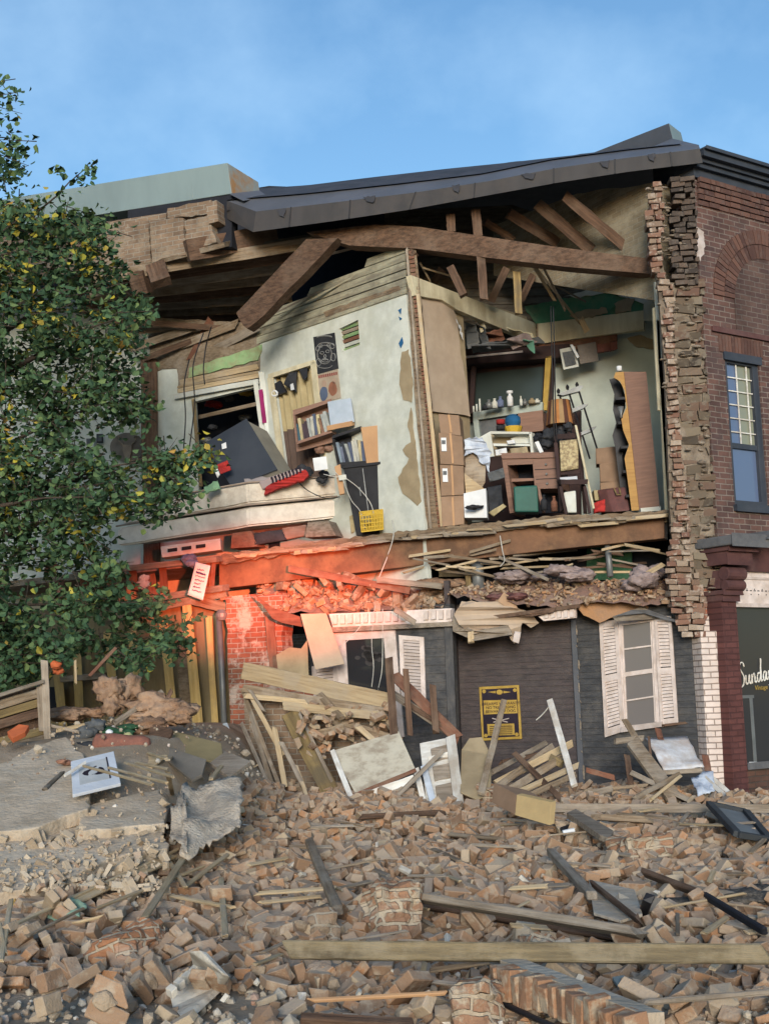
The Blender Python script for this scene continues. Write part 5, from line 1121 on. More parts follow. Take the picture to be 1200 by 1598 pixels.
# ------------------------------------------------------------------ things of the right room
FL = zr                                                  # floor level there
def down(q, Y): p = P(q[0], q[1], Y); return p
def fbox(name, tl, tr, ybot, Y, depth, mat, label=None, cat='box', parent=None, bevel=.005, skew=0):
    # a box whose front is seen at distance Y, standing on the floor or at row ybot
    a, b = P(*tl, Y), P(*tr, Y - (tr[0] - tl[0]) / FPX * Y * .25)
    c = P(tr[0] + skew + (ybot - tr[1]) * .045, ybot, b.y); d = P(tl[0] + skew + (ybot - tl[1]) * .045, ybot, a.y)
    return obj(name, MB().poly([a, b, c, d], V((.15, 1, 0)).normalized() * depth), mat, parent, bevel=bevel, label=label, cat=cat)
# cardboard boxes at the partition
for q, lab, lb in (([(684, 646), (716, 648), (719, 680), (687, 676)], 'small cardboard box topmost of the stack against the partition', None), ([(684, 675), (721, 681), (724, 726), (687, 724)], 'cardboard box with a white label, upper of the two labelled ones', (692, 694)), ([(686, 725), (723, 727), (724, 772), (688, 774)], 'cardboard box with a white label, lower of the two labelled ones', (694, 742)), ([(688, 775), (724, 773), (724, 818), (690, 822)], 'plain cardboard box at the bottom of the partition stack', None)):
    b = pxbox('cardboard_box', [(x, y, 18.62) for x, y in q], .36, cardboard, away=V((.2, 1, 0)), bevel=.006, label=lab, cat='box'); b['group'] = 'boxes stacked against the partition'
    board('packing_tape', (q[0][0] * .5 + q[1][0] * .5, q[0][1] + 1, 18.612), (q[3][0] * .5 + q[2][0] * .5 + 1, q[3][1] - 1, 18.612), 3, .004, tanlam, b, jag=0, bevel=0)
    if lb: l = panel('paper_label', [(lb[0] - 4, lb[1] - 11, 18.60), (lb[0] + 4, lb[1] - 11, 18.60), (lb[0] + 5, lb[1] + 10, 18.60), (lb[0] - 3, lb[1] + 10, 18.60)], .004, paper, b, bevel=0); obj('print_lines', MB().poly([P(lb[0] - 3, lb[1] - 7, 18.594), P(lb[0] + 3, lb[1] - 7, 18.594), P(lb[0] + 3, lb[1] - 1, 18.594), P(lb[0] - 3, lb[1] - 1, 18.594)], V((0, .003, 0))), greyc, l)
# hutch with mirror
HP = RW2.off(.45); HB = RW2.off(.12)
hu = thing('hutch', 'dark wooden hutch with a wide dusty mirror against the mint wall', 'hutch', HP(790, 800))
slab('back_panel', HB, [(722, 545), (866, 530), (862, 640), (728, 660)], .05, M('hutch_wood', (.055, .032, .03), (.035, .022, .022), 3, bump=.1, vary=0), hu)
hw = bpy.data.materials['hutch_wood']
slab('canopy', HP, [(722, 550), (890, 536), (890, 556), (722, 570)], .4, hw, hu, bevel=.006); slab('canopy_edge', HP.off(.03), [(722, 556), (815, 547), (815, 550), (722, 559)], .05, pinkwhite, hu)
slab('mirror', HB.off(.03), [(741, 583), (848, 572), (845, 636), (738, 640)], .02, mirror_m, hu)
slab('post', HP, [(851, 556), (860, 555), (853, 640), (846, 640)], .06, gold, hu); slab('post', HP, [(735, 572), (742, 571), (738, 645), (732, 645)], .06, hw, hu)
slab('counter', HP.off(.1), [(738, 643), (846, 627), (846, 640), (738, 656)], .45, M('mint_counter', (.40, .46, .42), (.32, .36, .33), 3, vary=0), hu, bevel=.005)
slab('counter_side', HP.off(.1), [(738, 656), (746, 655), (750, 690), (742, 690)], .4, bpy.data.materials['mint_counter'], hu); slab('lower_front', HP.off(-.05), [(745, 655), (905, 640), (905, 830), (755, 830)], .1, hw, hu)
slab('drawer_front', HP.off(.12), [(808, 645), (846, 640), (848, 672), (810, 676)], .1, brownlam, hu); slab('shelf_recess', HP.off(.02), [(746, 658), (806, 649), (806, 682), (750, 690)], .02, greyc, hu)
def bottle(name, x, y, Y, h, r, mat, label, cat, prof=None):
    p = prof or [(1, 0), (1, .6), (.45, .75), (.4, .92), (.5, .93), (.5, 1)]
    return obj(name, MB().lathe([(r * a, h * b) for a, b in p], P(x, y, Y), 12), mat, smooth=True, label=label, cat=cat)
cyl = [(1, 0), (1, 1), (.3, 1.02)]
for x, y, h, lab in ((739, 643, .10, 'shortest of the three white candles on the hutch'), (744, 642, .12, 'middle white candle of the three on the hutch'), (749, 643, .22, 'tallest of the three white candles at the hutch corner')):
    bottle('candle', x, y, 20.9, h, .016, whitelam, lab, 'candle', cyl)
bottle('spray_bottle', 796, 634, 20.75, .26, .05, paper, 'white spray bottle standing before the dusty mirror', 'bottle', [(1, 0), (1, .55), (.5, .72), (.4, .8), (1.1, .84), (1.1, .97), (.3, 1)])
for k, (x, y, h, r, m, lab, cat) in enumerate(((763, 637, .14, .06, metal_g, 'squat grey figurine behind the hutch counter edge', 'figurine'), (772, 637, .16, .05, whitelam, 'white china dog figurine on the hutch counter', 'figurine'), (781, 635, .17, .055, bluec, 'blue glass vase on the hutch counter', 'vase'), (813, 633, .16, .025, whitelam, 'slim white tube standing right of the spray bottle', 'tube'), (819, 632, .10, .04, metal_g, 'small dark pot right of the slim white tube', 'pot'), (830, 630, .09, .06, hardboard, 'low tan bowl at the right of the hutch counter', 'bowl'), (838, 629, .07, .05, whitelam, 'low white dish at the right end of the hutch counter', 'dish'), (757, 639, .09, .05, darkcloth, 'small dark jar beside the tallest white candle', 'jar'))):
    bottle('ornament', x, y, 20.8, h, r, m, lab, cat)
jr = thing('jar', 'red and blue ball jar in a yellow stand below the hutch counter', 'jar', P(801, 676, 20.4))
obj('ball', MB().lathe([(.02, .06), (.09, .09), (.125, .17), (.12, .25), (.06, .30)], P(801, 676, 20.4), 18, 0, None, lambda k: 0 if k < 9 else 1), [redcloth, bluet], jr, smooth=True); obj('stand', MB().lathe([(.12, 0), (.15, .10), (.10, .09), (.08, .02)], P(801, 676, 20.4), 12), yellowp, jr)
for k in range(3): bottle('tin', 781, 656 + k * 9 + 6, 20.4, .07, .07, (redcloth, darkcloth, greyc)[k], ('red tin topmost of the three beside the ball jar', 'black tin in the middle of the three beside the ball jar', 'grey tin lowest of the three beside the ball jar')[k], 'tin', cyl)
# ceiling wreckage over the hutch
for q, m in (([(725, 503), (742, 508), (748, 535), (730, 545), (727, 520)], metal_g), ([(742, 505), (755, 512), (765, 545), (752, 540)], greyc), ([(758, 520), (782, 512), (788, 530), (760, 536)], wood_red), ([(790, 530), (820, 520), (838, 534), (800, 546)], insul_g), ([(735, 540), (840, 527), (850, 536), (738, 552)], greyc), ([(815, 530), (832, 532), (834, 552), (826, 546)], M('teal_scrap', (.12, .28, .2), None, vary=0)), ([(745, 503), (752, 500), (758, 512), (750, 520)], cream), ([(790, 512), (830, 522), (832, 527), (795, 520)], cream)):
    panel('ceiling_scrap', [(x, y, 20.1 + .02 * i) for i, (x, y) in enumerate(jagged(q, 1.5, 8))], .02, m, bld)
pf = panel('picture_frame', [(873, 545, 20.6), (897, 540, 20.6), (903, 572, 20.6), (879, 577, 20.6)], .03, whitelam, label='white framed photograph hanging askew under the torn ceiling', cat='picture')
panel('print', [(877, 550, 20.57), (894, 547, 20.57), (899, 568, 20.57), (882, 572, 20.57)], .004, greyc, pf); panel('white_corner', [(889, 538, 20.5), (893, 537, 20.5), (904, 557, 20.5), (900, 559, 20.5)], .01, paper, pf)
panel('grey_board', [(900, 539, 20.55), (929, 533, 20.55), (934, 563, 20.55), (905, 568, 20.55)], .015, M('brown_grey_board', (.20, .17, .145), None, vary=0), label='brownish grey board hanging right of the white framed photograph', cat='board')
for k, (x, y, w) in enumerate(((931, 537, 20), (951, 534, 12))): pxbox('brick', [(x, y, 20.6), (x + w, y - 2, 20.6), (x + w, y + 10, 20.6), (x + 1, y + 13, 20.6)], .09, M('red_brick_plain', (.17, .065, .05), None, vary=.1), label=('longer brown brick caught under the bulkhead', 'shorter brown brick caught under the bulkhead at the right')[k], cat='brick')
# lamp
lp = thing('table_lamp', 'table lamp with a striped orange and brown drum shade', 'lamp', P(874, 690, 19.5))
base = P(874, 664, 19.5); rt_, rb_ = 17.5 / FPX * 19.5, 23 / FPX * 19.5; hh = P(874, 626, 19.5).z - base.z
cols3 = [M('shade_orange', (.42, .18, .06), None, vary=0), M('shade_brown', (.10, .045, .03), None, vary=0), M('shade_tan', (.34, .22, .11), None, vary=0)]
obj('lamp_shade', MB().lathe([(rb_, 0), (rt_, hh), (rt_ * .96, hh), (rb_ * .96, .005)], base, 36, 0, None, lambda k: (0, 2, 1, 0, 1, 2)[(k // 2) % 6]), cols3, lp)
obj('lamp_base', MB().lathe([(.09, -.34), (.11, -.28), (.06, -.2), (.11, -.1), (.05, .02), (.03, .1)], base, 16), black_m, lp, smooth=True)
# black plant rack leaning back
rk = thing('plant_rack', 'thin black metal three-tier rack leaning behind the striped lamp', 'rack', P(930, 800, 20.3))
for a, b in (((871, 611, 20.3), (905, 720, 20.3)), ((885, 605, 20.3), (920, 716, 20.3)), ((900, 601, 20.3), (933, 706, 20.2))):
    obj('pole', MB().tube([pt(a), pt(b)], .016, 6), black_m, rk); obj('finial', MB().lathe([(.02, -.03), (.03, .01), (.01, .05)], pt(a), 8), black_m, rk)
for q in ([(870, 615), (903, 602), (910, 602), (905, 610), (878, 617)], [(886, 640), (910, 631), (918, 630), (910, 637), (890, 645)], [(903, 676), (925, 666), (931, 665), (925, 672), (905, 680)]): obj('tier', MB().poly([P(x, y, 20.25) for x, y in q], V((0, .12, .0))), metal_g, rk)
# bookcase with a wavy front edge
bc = thing('bookcase', 'tall brown bookcase with a wavy orange edge near the street wall', 'bookcase', P(1012, 800, 18.4))
obj('side_panel', MB().poly([P(973, 580, 18.4), P(1008, 580, 18.2), P(1029, 792, 18.2), P(997, 795, 18.4)], V((.06, .3, 0))), brownlam, bc, bevel=.005)
wav = [(960, 581), (975, 580), (999, 796), (985, 797), (978, 742), (974, 715), (981, 694), (972, 672), (969, 654), (977, 636), (974, 610), (967, 595), (957, 589)]
dv_ = (P(985, 690, 19.6) - P(995, 690, 18.42)).normalized()
obj('wavy_side', MB().poly([P(x, y, 18.42) for x, y in wav], V((.05, .05, 0))), orangelam, bc)
wav2 = [(952, 592), (960, 590), (968, 600), (973, 618), (973, 634), (968, 650), (972, 668), (979, 690), (972, 712), (976, 740), (986, 796), (974, 797), (964, 720), (962, 700), (957, 680), (963, 660), (958, 640), (960, 615)]
obj('wavy_side', MB().poly([P(x - 2, y, 18.75) for x, y in wav2], V((.05, .05, 0))), black_m, bc)
for k in range(5): y = 620 + k * 38; obj('shelf_board', MB().poly([P(960 + k * 4, y, 18.5), P(978 + k * 4, y - 1, 18.45), P(978 + k * 4, y + 3, 18.45), P(960 + k * 4, y + 4, 18.5)], V((.02, .3, 0))), black_m, bc)
obj('plinth', MB().poly([P(999, 793, 18.28), P(1030, 790, 18.2), P(1031, 797, 18.2), P(1000, 799, 18.28)], V((0, .25, 0))), whitelam, bc)
bottle('cup', 966, 579, 18.5, .07, .04, paper, 'small white cup on top of the wavy bookcase', 'cup', cyl)
bottle('vase', 969, 652, 18.42, .16, .05, metal_g, 'pale glass vase on a shelf of the wavy bookcase', 'vase', [(.5, 0), (.3, .3), (1, 1), (.9, 1)])
# boxes and case near the bookcase
for tl, tr, yb, Y, m, lab, nm, cat in (((929, 700), (963, 696), 724, 19.2, cardboard, 'brown box topmost beside the wavy bookcase', 'cardboard_box', 'box'), ((935, 724), (968, 721), 752, 19.15, cardboard, 'brown box second from the top beside the wavy bookcase', 'cardboard_box', 'box'), ((936, 753), (974, 751), 800, 19.1, cardboard, 'large grey brown box at the bottom beside the wavy bookcase', 'cardboard_box', 'box')):
    fbox(nm, tl, tr, yb, Y, .35, m, lab, cat)
sc_ = thing('suitcase', 'maroon leather case with a handle leaning on the bottom brown box', 'suitcase', P(962, 797, 18.7))
obj('case_body', MB().poly([P(946, 764, 18.75), P(976, 760, 18.7), P(983, 797, 18.55), P(956, 799, 18.55)], V((-.12, .14, .02))), leather, sc_, bevel=.015)
obj('case_handle', MB().tube([P(958, 763, 18.68), P(962, 772, 18.6), P(968, 772, 18.6), P(966, 762, 18.68)], .012, 6), wood_gold, sc_)
pxbox('olive_box', [(926, 765, 18.9), (940, 764, 18.9), (941, 780, 18.9), (928, 781, 18.9)], .2, curtain_m, label='small olive box behind the red cloth on the floor', cat='box')
cloth('red_cloth', [(926, 784, 18.45), (943, 781, 18.5), (944, 797, 18.35), (927, 798, 18.35)], .05, redcloth, amp=.05, freq=8, label='bright red cloth on the floor edge beside the maroon case', cat='cloth')
# high-backed chair
ch = thing('chair', 'dark high-backed chair with a floral cushion on its back', 'chair', P(890, 800, 18.6))
for a, b in (((866, 682), (876, 798)), ((903, 680), (913, 800))): board('back_post', (*a, 18.6), (*b, 18.5), 6, .05, hw, ch)
board('top_rail', (865, 682, 18.6), (905, 679, 18.6), 8, .05, hw, ch); board('cross_rail', (870, 738, 18.58), (908, 736, 18.58), 7, .05, hw, ch); board('seat', (872, 752, 18.3), (915, 752, 18.3), 8, .4, hw, ch)
for a, b in (((874, 758), (884, 804)), ((912, 758), (920, 802))): board('leg', (*a, 18.2), (*b, 18.15), 5, .045, hw, ch)
cloth('cushion', [(873, 688, 18.52), (902, 685, 18.52), (902, 731, 18.5), (875, 735, 18.5)], .05, M('floral_cushion', (.46, .38, .22), (.26, .20, .12), 22, bump=.3, vary=0, hi=.55, lo=.45), ch, amp=.012)
cloth('linen', [(873, 745, 18.3), (900, 742, 18.3), (901, 749, 18.2), (875, 751, 18.2)], .03, paper, amp=.02, label='folded white linen on the seat of the dark chair', cat='linen')
obj('leaning_pole', MB().tube([P(898, 664, 18.5), P(926, 794, 18.2)], .018, 8), cream, label='cream pole leaning across beside the dark chair', cat='pole')
fbox('bin', (879, 768), (898, 765), 800, 18.2, .2, whitelam, 'white plastic bin on the floor below the dark chair', 'bin', bevel=.02)
# desk and what stands on it
dk = thing('desk', 'brown desk with open knee hole facing the torn edge', 'desk', P(825, 800, 18.8))
DP = PL(P(780, 710, 19.1), P(870, 710, 18.75))
slab('desk_top', DP.off(.03), [(780, 707), (868, 705), (868, 714), (783, 716)], .6, brownlam, dk, bevel=.005); slab('desk_side', DP, [(783, 716), (790, 716), (802, 800), (795, 801)], .55, brownlam, dk); slab('drawer_block', DP, [(830, 716), (870, 714), (875, 762), (834, 763)], .5, brownlam, dk, bevel=.005); slab('front_rail', DP, [(790, 716), (832, 715), (832, 724), (791, 726)], .04, brownlam, dk)
slab('inner_shelf', DP.off(-.1), [(795, 747), (834, 746), (834, 750), (796, 752)], .3, brownlam, dk); slab('back_panel', DP.off(-.5), [(785, 716), (870, 712), (878, 800), (795, 802)], .03, navy, dk)
for a, b in (((872, 762), (880, 800)), ((840, 763), (848, 800))): board('leg', DP(*a), DP(*b), 5, .05, brownlam, dk)
fbox('bin', (801, 759), (838, 757), 799, 18.55, .3, greenpl, 'green plastic storage bin under the desk', 'bin', bevel=.02)
for k, (x, y) in enumerate(((849, 790), (865, 792))): bottle('bottle', x, y + 6, 18.55, .22, .05, (darkcloth, wood_red)[k], ('dark bottle on the floor right of the green bin', 'brown patterned bottle on the floor left of the white bin')[k], 'bottle')
for q in (((834, 733), (872, 731)), ((836, 748), (873, 746))): board('drawer_gap', DP.off(.004)(*q[0]), DP.off(.004)(*q[1]), 1.1, .006, navy, dk, jag=0)
for q in ((852, 725), (853, 740), (854, 755)): obj('drawer_knob', MB().lathe([(.012, 0), (.02, .015), (.012, .03)], DP.off(.0)(*q), 8, 0, -DP.n), metal_g, dk)
ws = thing('shelf_unit', 'white shelf unit lying on the desk, holding papers', 'shelf unit', P(798, 708, 18.9))
slab('side_board', DP.off(-.05), [(745, 684), (765, 673), (771, 712), (745, 716)], .02, whitelam, ws); slab('top_board', DP.off(-.05), [(765, 673), (828, 674), (828, 677), (766, 677)], .3, whitelam, ws); slab('shelf_board', DP.off(-.05), [(769, 692), (828, 693), (828, 696), (770, 696)], .3, whitelam, ws)
slab('side_board', DP.off(-.05), [(825, 674), (829, 674), (832, 706), (828, 707)], .3, whitelam, ws); slab('back_board', DP.off(-.34), [(764, 676), (828, 676), (832, 708), (770, 712)], .02, hardboard, ws); slab('inner_board', DP.off(-.2), [(797, 684), (828, 675), (828, 692), (800, 692)], .02, whitelam, ws)
for k, q in enumerate(([(772, 702), (790, 699), (791, 709), (773, 711)], [(795, 700), (822, 697), (824, 707), (797, 709)], [(790, 688), (802, 686), (804, 692), (792, 693)])): cloth('papers', [DP.off(.02)(*p) for p in q], .02, paper if k != 1 else hardboard, amp=.02, freq=9, label=('white papers in the left of the white shelf unit', 'buff papers in the right of the white shelf unit', 'crumpled paper on the upper shelf of the white unit')[k], cat='papers')
panel('book', [(834, 690, 18.8), (840, 688, 18.8), (848, 705, 18.8), (842, 707, 18.8)], .03, paper, label='thin white book leaning against the dark bags', cat='book')
for k, (x, y, r) in enumerate(((857, 690, .16), (840, 685, .10), (877, 676, .13))): fluff('rubbish_bag', (x, y, 18.95), (r, .14, r * 1.1), darkcloth if k != 1 else navy, n=2, seed=60 + k, label=('dark rubbish bag behind the desk beside the chair', 'small navy bag behind the thin white book', 'black bag under the striped lamp')[k], cat='bag')
for q, lab, m, nm in (([(724, 686), (752, 682), (768, 706), (764, 738), (752, 724), (738, 706), (724, 712)], 'crumpled clear plastic sheet beside the labelled boxes', plastic_w, 'plastic_sheet'),):
    panel(nm, [(x, y, 18.72 + .03 * math.sin(i * 2)) for i, (x, y) in enumerate(jagged(q, 3, 7))], .03, m, label=lab, cat='sheet')
panel('tabletop', [(722, 716, 18.8), (750, 694, 18.85), (758, 716, 18.8), (757, 752, 18.7), (750, 764, 18.7), (736, 750, 18.7), (724, 745, 18.75)], .02, wood, label='round brown tabletop standing on edge beside the desk', cat='tabletop')
panel('sheet', [(724, 738, 18.7), (742, 752, 18.7), (757, 764, 18.65), (740, 768, 18.65), (727, 772, 18.65)], .01, wood_pale, label='pale cardboard flap under the round brown tabletop', cat='flap')
fbox('drawer', (723, 770), (758, 762), 808, 18.6, .3, paper, 'white plastic drawer at the foot of the box stack', 'drawer')
fluff('shoe', (741, 790, 18.42), (.13, .07, .06), black_m, n=2, seed=71, label='black shoe in front of the white plastic drawer', cat='shoe')
for k, q in enumerate(([(760, 760), (782, 757), (786, 798), (764, 802)], [(760, 738), (785, 730), (788, 745), (764, 752)], [(762, 800), (785, 786), (790, 790), (770, 806)])): cloth('clothes', [(x, y, 18.75 - .05 * k) for x, y in q], .06, (darkcloth, greyc, curtain_m)[k], amp=.05, freq=7, label=('dark clothes heaped beside the white drawer', 'grey clothes above the dark heap beside the desk', 'ochre cloth on the floor edge before the desk')[k], cat='clothes')
for k, x in enumerate((859, 863)): cord('cord', [(x, 478, 18.5), (x + 2, 560, 18.5), (x + 4, 640 + k * 20, 18.5), (x + 6, 690, 18.55)], .009, black_m, label=('left of two dark cables hanging in front of the lamp', 'right of two dark cables hanging in front of the lamp')[k], cat='cord')
# ------------------------------------------------------------------ rubble on the ledge above the ground floor
rg = np.random.default_rng(11)
LT = S.off(-.1)
def ledge_z(px):                                         # row of the heap's crest over the ledge
    return np.interp(px, [405, 450, 520, 580, 640, 690, 760, 850, 950, 1060, 1090], [905, 892, 893, 900, 915, 922, 905, 895, 900, 885, 905])
def ledge_b(px): return np.interp(px, [405, 520, 690, 700, 840, 900, 1075, 1095], [955, 957, 950, 930, 945, 942, 942, 960])
lv = []; NXL = 60
for j in range(5):
    for i in range(NXL + 1):
        px = 400 + i * 11.6; t = j / 4; yb, yt = float(ledge_b(px)), float(ledge_z(px)) + 8
        f = S.off(.06); b = S.off(-.75); p0, p1 = f(px, yb), b(px, yt); p = p0.lerp(p1, t); p += V((0, -.05 * noise.noise(p * 5 + V((3, 3, 3))), .09 * noise.noise(p * 4) + .05 * noise.noise(p * 11) + .07 * math.sin(t * 3.1)))
        lv.append(p)
lf = [(j * (NXL + 1) + i, j * (NXL + 1) + i + 1, (j + 1) * (NXL + 1) + i + 1, (j + 1) * (NXL + 1) + i) for j in range(4) for i in range(NXL)]
obj('ledge_heap', MB().add(lv, lf), M('ledge_dust', (.28, .17, .13), (.20, .12, .095), 5, bump=1, bscale=40, dirt=(.34, .25, .2), damt=.6, vary=0), smooth=True, kind='structure')
def ledge_pt(px, t, up):
    yb, yt = float(ledge_b(px)), float(ledge_z(px)) + 8; p = S.off(.06)(px, yb).lerp(S.off(-.75)(px, yt), t); return p + V((0, 0, .07 * math.sin(t * 3.1) + up))
# countable on the ledge are part of the 300; crumbs and the rest are one mass
npos = []
for k in range(1100):
    px = rnd.uniform(405, 690) if rnd.random() < .42 else rnd.uniform(690, 1095); p = ledge_pt(px, rnd.uniform(0, .8), rnd.uniform(-.01, .06)); npos.append(tuple(p))
n = len(npos); sc = rg.uniform(.35, .95, n) * np.where(np.array([proj(p)[0] for p in npos]) > 690, .6, 1)
scatter('ledge_rubble', np.array(npos), rotmats(n, rg, .5), sc, TEMPL, brick_m, rg, kind='stuff', label='heap of broken brick and mortar lying on the ledge over the ground floor', cat='rubble')
for k, (x, y, r) in enumerate(((505, 903, .10), (530, 908, .11), (548, 900, .10), (575, 912, .12), (600, 925, .12), (620, 935, .11), (560, 925, .1), (640, 940, .12), (440, 915, .13), (470, 920, .11))):
    o = obj('brick', MB().add([V(v) for v in (FINE[k][0] @ rotmats(1, rg, .5)[0].T * 1.25 + np.array(tuple(S.off(.0)(x, y))))], FINE[k][1]), brick_m, label='large broken brick standing out of the heap on the ledge, left half', cat='brick', group='large bricks on the ledge')
for c, r, m, lab in (((1003, 905, 17.35), (.30, .2, .22), insul_g, 'purplish grey fluffy insulation clump on the ledge above the right window'), ((890, 897, 17.8), (.26, .2, .13), insul_g, 'flat grey insulation clump on the ledge left of the thin pipe'), ((815, 905, 18.2), (.30, .2, .12), insul_g, 'grey insulation clump on the ledge beside the fat pipe'), ((680, 918, 18.6), (.40, .2, .13), insul, 'brown insulation clump on the ledge under the middle of the steel beam'), ((795, 932, 18.0), (.22, .15, .09), leather, 'reddish lump on the ledge above the torn drywall')):
    fluff('insulation', c, r, m, n=6, seed=int(c[0]), amp=.6, label=lab, cat='insulation')
for k in range(34):
    x = rnd.uniform(620, 1000); y = rnd.uniform(862, 900) - (x - 620) * .02; a = rnd.uniform(-.5, .45); l = rnd.uniform(40, 110); Yk = 18.9 - (x - 620) * .0028 - rnd.uniform(0, .4)
    board('lath', (x, y, Yk), (x + l, y + l * a * .6, Yk - rnd.uniform(-.2, .3)), rnd.uniform(2.5, 5), .02, rnd.choice((wood_grey, wood_pale, wood, wood_dark)), jag=.05, label='thin splintered lath tangled on the ledge under the steel beam', cat='lath', group='laths tangled on the ledge')
for a, b, w, m, lab in (((450, 887, 19.2), (640, 922, 18.4), 11, wood_red, 'red brown plank lying across the ledge heap, longest of its kind'), ((590, 905, 18.5), (690, 915, 18.2), 9, wood_grey, 'short grey plank on the ledge just left of the brown insulation'), ((615, 950, 17.9), (648, 972, 18.0), 9, wood_grey, 'grey stub of wood hanging over the left dentil cornice'), ((855, 905, 17.6), (780, 870, 18.3), 5, wood_grey, 'grey stick slanting from the ledge toward the steel beam'), ((1030, 860, 17.2), (975, 850, 17.4), 5, wood_pale, 'pale stick poking out below the right end of the steel beam'), ((1035, 880, 17.1), (1010, 895, 17.2), 8, wood_pale, 'short pale stub beside the purplish insulation clump')):
    board('plank', a, b, w, .05, m, label=lab, cat='plank')
panel('torn_drywall', [(x, y, 17.95 + .05 * math.sin(i * 1.7)) for i, (x, y) in enumerate(jagged([(720, 938), (775, 938), (785, 925), (800, 935), (806, 948), (826, 955), (841, 972), (828, 980), (815, 972), (812, 990), (802, 1004), (794, 992), (790, 975), (755, 985), (738, 990), (716, 975), (708, 960)], 1.5, 9))], .02, drywall, label='torn sheet of tan drywall sagging over the ledge between the windows', cat='drywall')
panel('torn_paper_curl', [(776, 938, 17.9), (786, 924, 17.88), (800, 934, 17.9), (808, 950, 17.9), (790, 948, 17.92)], .01, M('orange_paper', (.46, .30, .19), None, vary=0), label='curled orange drywall paper at the top of the torn sheet', cat='paper')
panel('sagging_board', [(706, 960, 18.1), (740, 985, 17.9), (792, 975, 17.9), (800, 990, 17.85), (740, 1000, 17.9), (706, 985, 18.1)], .03, wood_grey, label='grey board sagging under the torn drywall', cat='board')
board('stub_post', (734, 985, 17.95), (735, 1002, 17.95), 10, .05, wood_pale, label='short pale stub hanging below the sagging grey board', cat='stub')
board('dangling_strip', (808, 985, 17.9), (804, 1004, 17.9), 10, .04, pinkwhite, label='ragged white strip dangling at the tip of the torn drywall', cat='strip')
panel('orange_sheathing', [(x, y, 17.35 + (1080 - x) * .002) for x, y in jagged([(888, 938), (905, 930), (1050, 930), (1078, 962), (1072, 972), (1050, 966), (1000, 946), (960, 962), (935, 972), (910, 960)], 1.2, 10)], .04, M('orange_insulation_board', (.42, .22, .10), (.34, .19, .10), 4, bump=.4, dirt=(.30, .2, .14), damt=.5, vary=0), label='orange brown sheathing board draped over the right window head', cat='sheathing')
panel('grey_flashing', [(958, 962, 17.3), (985, 952, 17.27), (1012, 952, 17.2), (1050, 966, 17.15), (1076, 972, 17.1), (1076, 976, 17.1), (1040, 968, 17.15), (1005, 957, 17.25), (975, 960, 17.3)], .02, greystone, label='bent grey flashing hanging over the right window head', cat='flashing')
panel('grey_board', [(955, 962, 17.38), (1000, 947, 17.35), (1040, 962, 17.3), (1020, 966, 17.32), (960, 970, 17.36)], .02, wood_grey, label='weathered grey board wedged above the right window frame', cat='board')
panel('gable_scrap', [(792, 958, 17.9), (868, 948, 17.6), (862, 956, 17.6), (830, 962, 17.75), (800, 962, 17.9)], .03, wood_dark, label='dark splintered board over the short white cornice piece', cat='board')
for k, sp in enumerate(([(585, 945, 18.2), (580, 1000, 18.15), (583, 1040, 18.1), (580, 1072, 18.0)], [(597, 950, 18.2), (597, 1000, 18.15), (596, 1045, 18.1), (590, 1076, 18.0)], [(572, 965, 18.2), (552, 990, 18.2), (530, 1012, 18.2)])): cord('cord', sp,   .005, cordw, label=('left of two white cables hanging across the dark window', 'right of two white cables hanging across the dark window', 'tan cord stretched slantwise over the dark window corner')[k], cat='cord')
cord('cord', [(780, 836, 18.2), (784, 860, 18.15), (787, 875, 18.1), (780, 884, 18.1)], .007, cordw, label='short white cable hooked over the steel beam near the fat pipe', cat='cord')
# ------------------------------------------------------------------ the fallen porch in the middle
for q, Yq, m, lab in (([(396, 925), (425, 948), (468, 962), (512, 957), (505, 975), (470, 978), (440, 972), (425, 965)], 18.6, wood_red, 'torn reddish sheet hanging from the ledge over the brick pier'), ([(469, 958), (509, 957), (538, 1036), (492, 1045)], 18.35, drywall, 'flat tan board hanging aslant beside the dark window'), ([(431, 1022), (452, 1010), (470, 1012), (480, 998), (482, 1056), (434, 1046)], 18.5, hardboard, 'curved tan board stuck behind the hanging board at the pier')):
    panel('hanging_board', [(x, y, Yq) for x, y in q], .03, m, label=lab, cat='board')
for a, b, w, t, m, lab in (((380, 1046, 17.6), (608, 1096, 17.0), 27, .07, wood_pale, 'widest pale plank, topmost of the fallen porch planks'), ((381, 1074, 17.5), (606, 1112, 16.9), 13, .07, wood, 'brown plank lying just under the widest pale plank'), ((384, 1086, 17.4), (480, 1096, 17.1), 8, .05, wood_pale, 'short pale batten under the brown porch plank'), ((442, 1101, 17.2), (597, 1118, 16.8), 13, .06, wood_pale, 'pale plank third below in the fallen porch'), ((480, 1112, 17.3), (630, 1158, 16.8), 12, .06, wood, 'brown plank sloping down behind the white panel'), ((500, 1085, 17.2), (532, 1120, 16.9), 11, .05, wood, 'short brown plank leaning across the pale planks'), ((615, 1053, 17.5), (714, 1152, 17.0), 17, .06, wood_red, 'red brown plank sloping down in front of the white shutter'), ((616, 1085, 17.4), (706, 1146, 17.1), 12, .05, wood_grey, 'grey plank sloping below the red brown one'), ((545, 1098, 17.3), (620, 1140, 16.9), 10, .05, wood_grey, 'grey plank crossing behind the middle post'), ((560, 1135, 16.8), (600, 1170, 16.6), 9, .05, wood_pale, 'short pale plank end above the cream panel'), ((480, 1150, 17), (535, 1135, 16.8), 12, .06, wood, 'short brown plank across the olive board'), ((575, 1112, 17.2), (600, 1165, 16.9), 11, .05, wood, 'brown plank dropping steeply behind the cream panel'), ((635, 1098, 17.3), (690, 1132, 17.1), 8, .05, wood_dark, 'dark batten between the two right posts')):
    board('porch_plank', a, b, w, t, m, label=lab, cat='plank', jag=.05)
